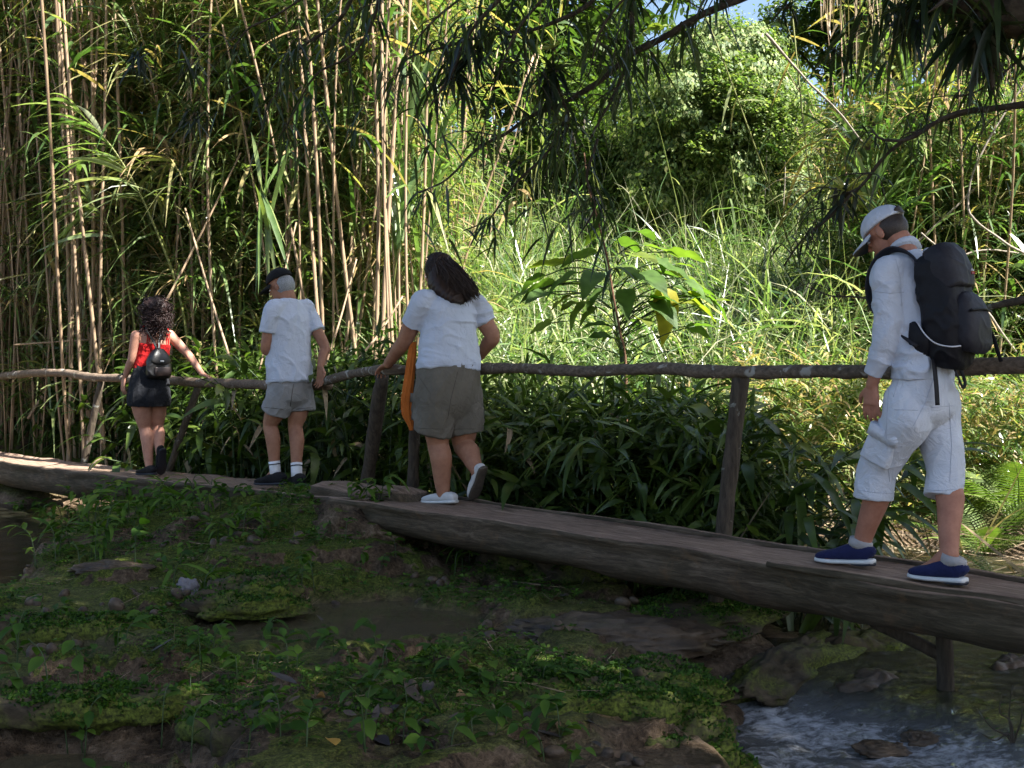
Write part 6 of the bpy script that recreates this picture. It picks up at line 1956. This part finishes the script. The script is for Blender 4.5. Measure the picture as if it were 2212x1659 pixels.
# ------------------------------------------------------------------ striking single canes and long leaves
def long_leaf_plant(x, y, d, pts, blades_px, label, mat, seed, r=.018, tint=(.5, .8), wid=.05):
    """a shoot along pts (view columns/rows at depth d) with arching blades: (t, dx, dy, length, droop)"""
    gg = np.random.default_rng(seed)
    o = W(x, y, d); o[2] = ground_at(o[0], o[1])
    root = empty('green_shoot', o)
    tag(root, label, 'cane')
    P = catmull([np.array((0, 0, -.1))] + [W(a, b, d) - o for a, b in pts], 6)
    link('stalk', MB().add(*tube(P, np.linspace(r, r * .4, len(P)), 6)).mesh('stalk'), M_STALK_GREEN, root)
    for t, dx, dy, L, dr in blades_px:
        q = np.array([np.interp(t, np.linspace(0, 1, len(P)), P[:, k]) for k in range(3)])
        dv = np.array([[dx, gg.normal(-.15, .2), dy]])
        V, Q, k = blades(q[None], dv, L, wid * gg.uniform(.8, 1.2), dr, 7, fold=.2)
        link('leaf', MB().add(V, Q, None, np.full(len(V), gg.uniform(*tint))).mesh('leaf'), mat, root)
    return root
gl = np.random.default_rng(4)
def fan(n, dx, dy, L, dr, t=(.35, 1.0), jx=.35, jy=.3):
    return [(gl.uniform(*t), dx + gl.normal(0, jx), dy + gl.normal(0, jy), L * gl.uniform(.7, 1.2), dr * gl.uniform(.5, 1.5)) for _ in range(n)]
long_leaf_plant(420, 900, 12.4, [(400, 700), (330, 480), (250, 330), (165, 235)], fan(26, -.9, .55, .9, .55, (.55, 1)), 'bright green cane arching over to one side in front of the tan thicket', M_GRASS, 1, tint=(.45, .9), wid=.06)
long_leaf_plant(300, 900, 12.9, [(290, 700), (240, 500), (180, 420)], fan(20, -.8, .35, .8, .6, (.6, 1)), 'second, lower arching green cane in front of the tan thicket', M_GRASS, 2, tint=(.45, .9), wid=.055)
long_leaf_plant(620, 900, 11.2, [(612, 760), (595, 600), (575, 470), (560, 380)], fan(7, .05, 1, 1.1, .4, (.55, .95), .3, .1) + fan(9, .25, -.9, .9, .1, (.6, .98), .25, .1), 'tall shoot with hanging yellow-green straps behind the man in the black cap', M_CANELEAF, 3, tint=(.35, .72), wid=.05)
long_leaf_plant(840, 900, 12.0, [(845, 700), (865, 500), (880, 330), (890, 250)], fan(26, .15, 1, 1.5, .35, (.4, 1), .25, .15), 'tall upright green cane with long straps behind the woman with long hair', M_GRASS, 4, tint=(.3, .65), wid=.06)
long_leaf_plant(900, 900, 12.4, [(905, 650), (925, 450), (935, 280)], fan(22, .2, 1, 1.4, .4, (.4, 1), .3, .15), 'leafy green cane right next to the tall upright one', M_GRASS, 5, tint=(.3, .65), wid=.055)
long_leaf_plant(1880, 900, 12.0, [(1885, 600), (1880, 400), (1872, 300)], fan(24, 0, 1, 1.1, .35, (.45, 1), .35, .2), 'leafy cane rising behind the bright air plant', M_GRASS, 6, tint=(.3, .7), wid=.05)
long_leaf_plant(1980, 900, 12.6, [(1985, 600), (1990, 400), (1975, 280), (1960, 220)], fan(24, .1, 1, 1.2, .35, (.45, 1), .35, .2), 'leafy cane rising above the white cap', M_GRASS, 7, tint=(.3, .7), wid=.05)
# fallen canes leaning through the thicket
for i, (x0, y0, x1, y1, d, rr_) in enumerate([(300, 760, 520, 330, 11.9, .014), (505, 800, 400, 450, 11.6, .014), (560, 800, 640, 480, 11.2, .011), (60, 905, 190, 690, 13.8, .02), (700, 800, 770, 560, 10.6, .011), (770, 780, 870, 640, 10.2, .012), (30, 745, 560, 690, 13.2, .010)]):
    a, b = W(x0, y0, d), W(x1, y1, d + .5)
    P = catmull([np.zeros(3), (b - a) * .5 + np.array((.0, 0, -.04)), b - a], 8)
    tag(link('leaning_cane', MB().add(*tube(P, np.linspace(rr_, rr_ * .7, len(P)), 6, jitter=.1)).mesh('leaning_cane'), M_STALK, None, a),
        ['broken cane leaning up to one side above the woman in red', 'thin dark cane leaning between the woman in red and the man in the cap', 'thin cane rising beside the black cap', 'thick dry cane leaning over the end of the pale rail', 'thin cane leaning behind the shoulder of the man in the cap', 'thin cane leaning towards the head of the woman with long hair', 'thin fallen cane lying almost level behind the head of the woman in red'][i], 'cane')

# ------------------------------------------------------------------ ground cover on the bank
def on_bank(n, seed, ylo=3.55, yhi=9.3, xlo=-5.2, xhi=1.9, zmin=.30):
    gg = np.random.default_rng(seed)
    Y = gg.uniform(ylo, yhi, n)
    X = gg.uniform(-.47, .26, n) * Y
    Z = ground_z(X, Y)
    P = np.stack([X, Y, X * 0], 1)
    moss = fbm(P * 1.3, 3, 33)
    ok = (Z > zmin) & (X + Y < 7.2) & (gg.uniform(size=n) < np.clip(.3 + 2.6 * moss, 0.02, 1))
    return np.stack([X, Y, Z], 1)[ok]

def ground_cover():
    mb = MB()
    gg = np.random.default_rng(12)
    C = on_bank(13000, 51)
    per = 5
    m = len(C)
    ctr = np.repeat(C, per, axis=0)
    N = len(ctr)
    sz = np.repeat(gg.uniform(.5, 1.3, m) ** 1.6, per)
    d = rand_dirs(N, .1, .8)
    hgt = np.repeat(gg.uniform(0, .05, m), per)
    ctr = ctr + np.stack([d[:, 0] * .008, d[:, 1] * .008, hgt], 1)
    L = gg.uniform(.014, .032, N) * sz
    V, Q, k = blades(ctr, d, L, L * gg.uniform(.4, .7, N), .35, 2, profile=[.5, 1, .06])
    mb.add(V, Q, None, rep(np.clip(np.repeat(gg.uniform(.1, .85, m), per) + gg.normal(0, .06, N), 0, 1), k))
    C = on_bank(160000, 52)
    N = len(C)
    L = gg.uniform(.007, .018, N)
    V, Q, k = blades(C, rand_dirs(N, .45, 1), L, L * .35, .2, 2, profile=[.8, .8, .1])
    mb.add(V, Q, None, rep(gg.uniform(.2, .9, N), k))
    return mb.mesh('ground_cover')
tag(link('ground_cover', ground_cover(), M_HERB), 'low moss and tiny-leaved creepers covering the bank', 'ground cover', kind='stuff')

def moss_cover(o, n, seed, size=(.010, .026)):
    """moss and tiny leaves growing on the upward faces of a rock"""
    gg = np.random.default_rng(seed)
    me = o.data
    nf = len(me.polygons)
    C = np.empty(nf * 3); me.polygons.foreach_get('center', C); C = C.reshape(-1, 3)
    Nn = np.empty(nf * 3); me.polygons.foreach_get('normal', Nn); Nn = Nn.reshape(-1, 3)
    A = np.empty(nf); me.polygons.foreach_get('area', A)
    out = Nn * np.sign((Nn * C).sum(1))[:, None]
    w = A * np.clip(out[:, 2] - .25, 0, 1) * np.clip(.55 + 1.2 * fbm(C * 5 + seed, 2, seed), 0, 1)
    i = gg.choice(nf, n, p=w / w.sum())
    s_ = np.sqrt(A[i])[:, None]
    P = C[i] + gg.normal(0, .5, (n, 3)) * s_ * np.array((1, 1, .2))
    L = gg.uniform(size[0], size[1], n)
    V, Q, k = blades(P, rand_dirs(n, .2, 1) + out[i] * .4, L, L * gg.uniform(.35, .7, n), .3, 2, profile=[.6, 1, .08])
    m = link('moss', MB().add(V, Q, None, rep(gg.uniform(.05, .8, n), k)).mesh('moss'), M_HERB, o)
    m['kind'] = 'stuff'
for k, o in enumerate([o for o in list(COL.objects) if o.parent is None and o.name.split('.')[0] in ('rock_ledge', 'mossy_boulder', 'mossy_ledge', 'bank_rock', 'moss_mound') and o.data and o.data.materials[0] == M_MOSSROCK]):
    moss_cover(o, 5000 if 'ledge' in o.name else 3000, 900 + k)

SL = [leaf_mesh('leaf', .075, .036, .25, .25, .35, 4), leaf_mesh('leaf', .09, .04, .5, .25, .55, 4), leaf_mesh('leaf', .065, .04, .35, .25, .75, 4)]
BLD = [leaf_mesh('leaf', .26, .022, .9, .25, .75, 6), leaf_mesh('leaf', .32, .026, 1.1, .25, .85, 6), leaf_mesh('leaf', .2, .02, .6, .25, .6, 6)]
OV = [leaf_mesh('leaf', .085, .06, .3, .2, .4, 5), leaf_mesh('leaf', .10, .066, .4, .2, .6, 5)]
HERBS = [  # column, row, height guess, kind
    (60, 1075, .3, 't'), (110, 1090, .3, 't'), (200, 1105, .4, 't'), (250, 1095, .42, 't'), (310, 1115, .45, 't'), (380, 1125, .46, 't'), (430, 1140, .46, 't'), (500, 1115, .52, 's'), (560, 1125, .53, 's'), (160, 1130, .36, 't'), (220, 1150, .4, 't'), (290, 1150, .44, 't'), (350, 1135, .46, 't'), (130, 1210, .36, 't'), (210, 1195, .4, 't'), (470, 1170, .47, 't'), (640, 1110, .6, 's'), (790, 1120, .6, 't'), (880, 1130, .55, 't'), (1010, 1220, .35, 't'),
    (440, 1095, .5, 'b'), (235, 1125, .42, 's'), (285, 1120, .44, 's'), (180, 1160, .33, 's'), (150, 1185, .3, 's'), (530, 1112, .53, 's'), (640, 1125, .54, 's'), (705, 1115, .57, 's'), (788, 1108, .6, 's'),
    (330, 1165, .43, 's'), (400, 1150, .48, 's'), (600, 1160, .5, 's'), (440, 1250, .43, 'b'), (600, 1245, .44, 's'), (640, 1235, .44, 's'), (560, 1170, .49, 'o'), (250, 1225, .4, 'o'), (170, 1240, .37, 'o'),
    (320, 1120, .45, 'b'), (480, 1125, .5, 's'), (700, 1180, .5, 's'), (760, 1150, .54, 's'), (880, 1190, .42, 's'), (820, 1220, .4, 's'), (400, 1225, .42, 's'), (700, 1360, .35, 's'),
    (430, 1420, .37, 'o'), (255, 1400, .36, 's'), (60, 1440, .36, 'o'), (110, 1460, .36, 'o'), (40, 1520, .3, 'o'), (215, 1560, .25, 's'), (330, 1480, .36, 's'), (520, 1460, .36, 's'), (640, 1470, .35, 's'),
    (740, 1420, .35, 's'), (860, 1450, .35, 's'), (980, 1480, .34, 's'), (1100, 1470, .34, 's'), (1220, 1490, .32, 's'), (330, 1635, .25, 's'), (640, 1610, .32, 's'), (560, 1640, .3, 's'), (820, 1600, .32, 's'), (960, 1620, .31, 's'),
    (1080, 1600, .31, 's'), (900, 1540, .32, 's'), (760, 1640, .31, 'o'), (1200, 1620, .28, 's'), (90, 1320, .38, 's'), (180, 1330, .38, 's'), (20, 1390, .37, 's'), (300, 1330, .38, 's'), (560, 1310, .45, 's'), (1180, 1560, .3, 's'), (460, 1560, .28, 's'), (1310, 1500, .3, 's')]
TLH = [leaf_mesh('leaf', .12, .032, .3, .3, .5, 5), leaf_mesh('leaf', .15, .03, .6, .3, .7, 5), leaf_mesh('leaf', .10, .04, .4, .25, .85, 4)]
hl = {'t': ('', '', ''), 'b': ('lily_like_herb', 'herb with long arching strap leaves', 'herb'), 's': ('leafy_herb', 'small leafy herb sprouting from the mossy bank', 'herb'), 'o': ('broad_leaved_seedling', 'seedling with broad oval leaves', 'seedling')}
bl_names = {440: None}
bi = oi_ = 0
BLBL = ['tall strap-leaved herb standing up in front of the footbridge', 'pale strap-leaved herb rising behind the round moss mound', 'strap-leaved herb near the pond edge']
OLBL = ['broad-leaved seedling below the wood slab on the upper bank', 'broad-leaved seedling above the pale flat stone', 'broad-leaved seedling close to the pond corner', 'slim broad-leaved sapling in front of the puddle', 'broad-leaved seedling at the edge of the view, upper one', 'broad-leaved seedling next to the one at the edge of the view', 'broad-leaved seedling over the muddy channel at the edge of the view', 'broad-leaved seedling at the bottom edge of the bank']
for i, (x, y, z, kd) in enumerate(HERBS):
    p_ = WZ(x, y, z); p_[2] = ground_at(p_[0], p_[1])
    nm, lb, ct = hl[kd]
    if kd == 'b':
        leafy_plant(nm, p_, 4 if bi == 0 else 3, BLBL[bi], 'strap-leaved herbs', ct, M_HERB, BLD, (.14, .3) if bi == 0 else (.08, .18), .08, (4, 7), (.8, 1.2), 600 + i, stem_r=.005); bi += 1
    elif kd == 't':
        leafy_plant('tall_herb', p_, 4, 'bushy upright herb ' + zone(x, [(180, 'at the pond edge below the footbridge'), (330, 'on the bank below the leaning pale post'), (480, 'on the bank below the slanting post'), (700, 'on the bank below the man in the cap'), (9999, 'under the log joint')]), 'bushy herbs below the footbridge', 'herb', M_HERB, TLH, (.12, .28), .16, (8, 13), (.8, 1.25), 700 + i, stem_r=.004)
    elif kd == 'o':
        leafy_plant(nm, p_, 2, OLBL[oi_], 'broad-leaved seedlings', ct, M_HERB, OV, (.1, .26), .1, (3, 6), (.6, 1.0), 600 + i, stem_r=.004); oi_ += 1
    else:
        leafy_plant(nm, p_, 3, 'small leafy herb ' + (zone(x, [(330, 'on the bank by the pond'), (600, 'in front of the footbridge'), (9999, 'on the upper bank near the log joint')]) if y < 1260 else zone(x, [(350, 'near the mossy ledges'), (800, 'around the brown puddle'), (9999, 'beside the puddle outflow')]) if y < 1500 else zone(x, [(500, 'over the muddy channel'), (800, 'among the dead leaves at the bottom edge'), (9999, 'on the bottom edge towards the rapids')])), 'small herbs on the bank', ct, M_HERB, SL, (.05, .16), .10, (5, 9), (.7, 1.15), 600 + i, stem_r=.003)

# fallen leaves
FL = [leaf_mesh('leaf', .09, .045, .15, .35, .2, 4), leaf_mesh('leaf', .11, .04, -.2, .4, .45, 4), leaf_mesh('leaf', .07, .045, .3, .5, .7, 4)]
FY = leaf_mesh('leaf', .1, .055, .2, .3, 1.0, 4)
gf = np.random.default_rng(15)
spots = [(680, 1565, 60, 12, 12), (900, 1525, 50, 20, 9), (870, 1585, 60, 14, 7), (620, 1330, 60, 12, 7), (1150, 1285, 70, 14, 9), (1030, 1365, 60, 12, 7), (1230, 1340, 60, 12, 8), (1550, 1330, 60, 12, 4), (350, 1400, 60, 20, 6), (1250, 1580, 90, 20, 8), (700, 1120, 90, 12, 6), (1290, 1370, 60, 8, 6)]
for sx, sy, rx, ry, n in spots:
    for k in range(n):
        x, y = sx + gf.normal(0, rx), sy + gf.normal(0, ry)
        p_ = WZ(x, y, .32); p_[2] = ground_at(p_[0], p_[1]) + .012
        if p_[2] < .2: continue
        o = link('fallen_leaf', FL[int(gf.integers(0, 3))], M_FALLEN, None, p_)
        o.rotation_euler = (gf.normal(0, .35), gf.normal(.15, .3), gf.uniform(0, 6.28)); o.scale = (gf.uniform(.6, 1.15),) * 3
        tag(o, 'small dead leaf lying ' + zone(sx, [(400, 'below the slim sapling'), (650, 'beside the round moss mound'), (690, 'in the litter at the bottom of the bank'), (750, 'on the upper bank by the footbridge'), (1000, 'on the bank right of the dead-leaf litter'), (1100, 'at the edge of the brown puddle'), (1400, 'near the puddle outflow'), (9999, 'on the flat ledge of bright moss')]), 'leaf', 'fallen leaves on the bank')
for x, y, lb in ((725, 1638, 'yellow and brown fallen leaf at the bottom edge of the bank'), (590, 1118, 'yellow fallen leaf on the upper bank near the footbridge')):
    p_ = WZ(x, y, .32); p_[2] = ground_at(p_[0], p_[1]) + .03
    o = link('fallen_leaf', FY, M_FALLEN, None, p_); o.rotation_euler = (.2, .1, 2.0)
    tag(o, lb, 'leaf')

# twigs, dead grass and pebbles strewn over the bank
def bank_litter():
    mb = MB()
    gg = np.random.default_rng(63)
    C = on_bank(2600, 64, zmin=.2)
    n = len(C)
    a = gg.uniform(0, 6.28, n)
    dv = np.stack([np.cos(a), np.sin(a), gg.normal(.02, .12, n)], 1)
    V, Q, k = blades(C + (0, 0, .012), dv, gg.uniform(.04, .22, n), gg.uniform(.002, .007, n), gg.uniform(-.1, .1, n), 3, profile=[.7, 1, 1, .5])
    mb.add(V, Q, None, rep(gg.uniform(0, .8, n), k))
    return mb.mesh('bank_litter')
tag(link('bank_litter', bank_litter(), M_DRY), 'thin twigs and dead grass strewn over the mossy bank', 'litter', kind='stuff')
def pebbles():
    mb = MB()
    gg = np.random.default_rng(65)
    n = 520
    Y = gg.uniform(3.7, 8, n); X = gg.uniform(-.46, .24, n) * Y
    Z = ground_z(X, Y)
    cl = fbm(np.stack([X, Y, X * 0], 1) * 1.8, 2, 66)
    for x, y, z, c in zip(X, Y, Z, cl):
        if c < .05: continue
        r = gg.uniform(.006, .028) * (1 + c)
        q = unit(gg.normal(size=3)); w = unit(np.cross(q, (0.3, .5, .8)))
        V, Q, T = blob(np.array((x, y, z + r * .2)), q * r * 1.2, w * r, np.cross(q, w) * r * .7, 9, 6)
        mb.add(V * 1.0, Q, T)
    return mb.mesh('pebbles')
tag(link('pebbles', pebbles(), M_ROCK), 'small pebbles scattered between the moss patches', 'pebbles', kind='stuff')

# dry stalks and litter on the far bank
def litter():
    mb = MB()
    gg = np.random.default_rng(31)
    n = 420
    x = np.concatenate([gg.uniform(1060, 1560, n // 2), gg.uniform(1620, 2250, n // 2)])
    c = np.concatenate([gg.uniform(7.7, 9.6, n // 2), gg.uniform(10.2, 13.0, n // 2)])
    d = c / (1 + (x - CXP) / FPX)
    X, Y = (x - CXP) / FPX * d, d
    Z = ground_base(X, Y) + gg.uniform(0, .4, n) ** 1.5
    b = np.stack([X, Y, Z], 1)
    dv = np.stack([gg.normal(0, 1, n), gg.normal(0, .5, n), gg.normal(.05, .35, n)], 1)
    V, Q, k = blades(b, dv, gg.uniform(.3, 1.1, n), gg.uniform(.008, .022, n), gg.uniform(-.1, .3, n), 4, profile=[.8, 1, 1, .8, .3])
    mb.add(V, Q, None, rep(gg.uniform(.3, 1, n), k))
    return mb.mesh('dry_litter')
tag(link('dry_litter', litter(), M_DRY), 'dry stalks and dead blades littering the far bank', 'litter', kind='stuff')

# low wild growth on the far bank behind the water
fo = spray_field('bank_growth', 32000, (1560, 2700), (0, 0), (0, 1.3), M_CANELEAF, (.08, .26), (.012, .03), (.3, .78), .3, dr=(9.9, 13.2))
tag(fo, 'tangled low growth on the far bank behind the water', 'undergrowth', kind='stuff')
fo = spray_field('shade_growth', 11000, (930, 1640), (8.0, 9.6), (0, 1.0), M_DARKLEAF, (.1, .32), (.015, .045), (.2, .9), .0)
tag(fo, 'tangled leaves in the shade behind the long bridge', 'undergrowth', kind='stuff')
fo = spray_field('rail_growth', 12000, (-100, 930), (8.4, 9.8), (0, 1.25), M_DARKLEAF, (.12, .34), (.02, .05), (.1, .8), .0)
tag(fo, 'tangled dark leaves at the foot of the cane thicket', 'undergrowth', kind='stuff')

# bare twig plant at the corner of the rapids
tw0 = W(2190, 1640, 4.7); tw0[2] = ground_at(tw0[0], tw0[1])
troot2 = empty('bare_shrub', tw0)
tag(troot2, 'bare twiggy shrub poking out of the rapids near the bottom corner', 'shrub')
for i, pts in enumerate([[(2185, 1600), (2180, 1540), (2188, 1480)], [(2185, 1605), (2140, 1570), (2110, 1530)], [(2186, 1570), (2160, 1540), (2165, 1500)], [(2188, 1620), (2205, 1560), (2210, 1520)], [(2183, 1590), (2150, 1600), (2120, 1585)]]):
    P = catmull([np.zeros(3)] + [W(x, y, 4.7) - tw0 for x, y in pts], 5)
    s_ = link('twig', MB().add(*tube(P, np.linspace(.006, .002, len(P)), 5)).mesh('twig'), M_TWIG, troot2)
    for j in (6, 9, 12):
        lf = link('leaf', SL[j % 3], M_DARKLEAF, s_, P[min(j, len(P) - 1)]); lf.scale = (.35,) * 3; lf.rotation_euler = (0, -.3, j * 2.1)
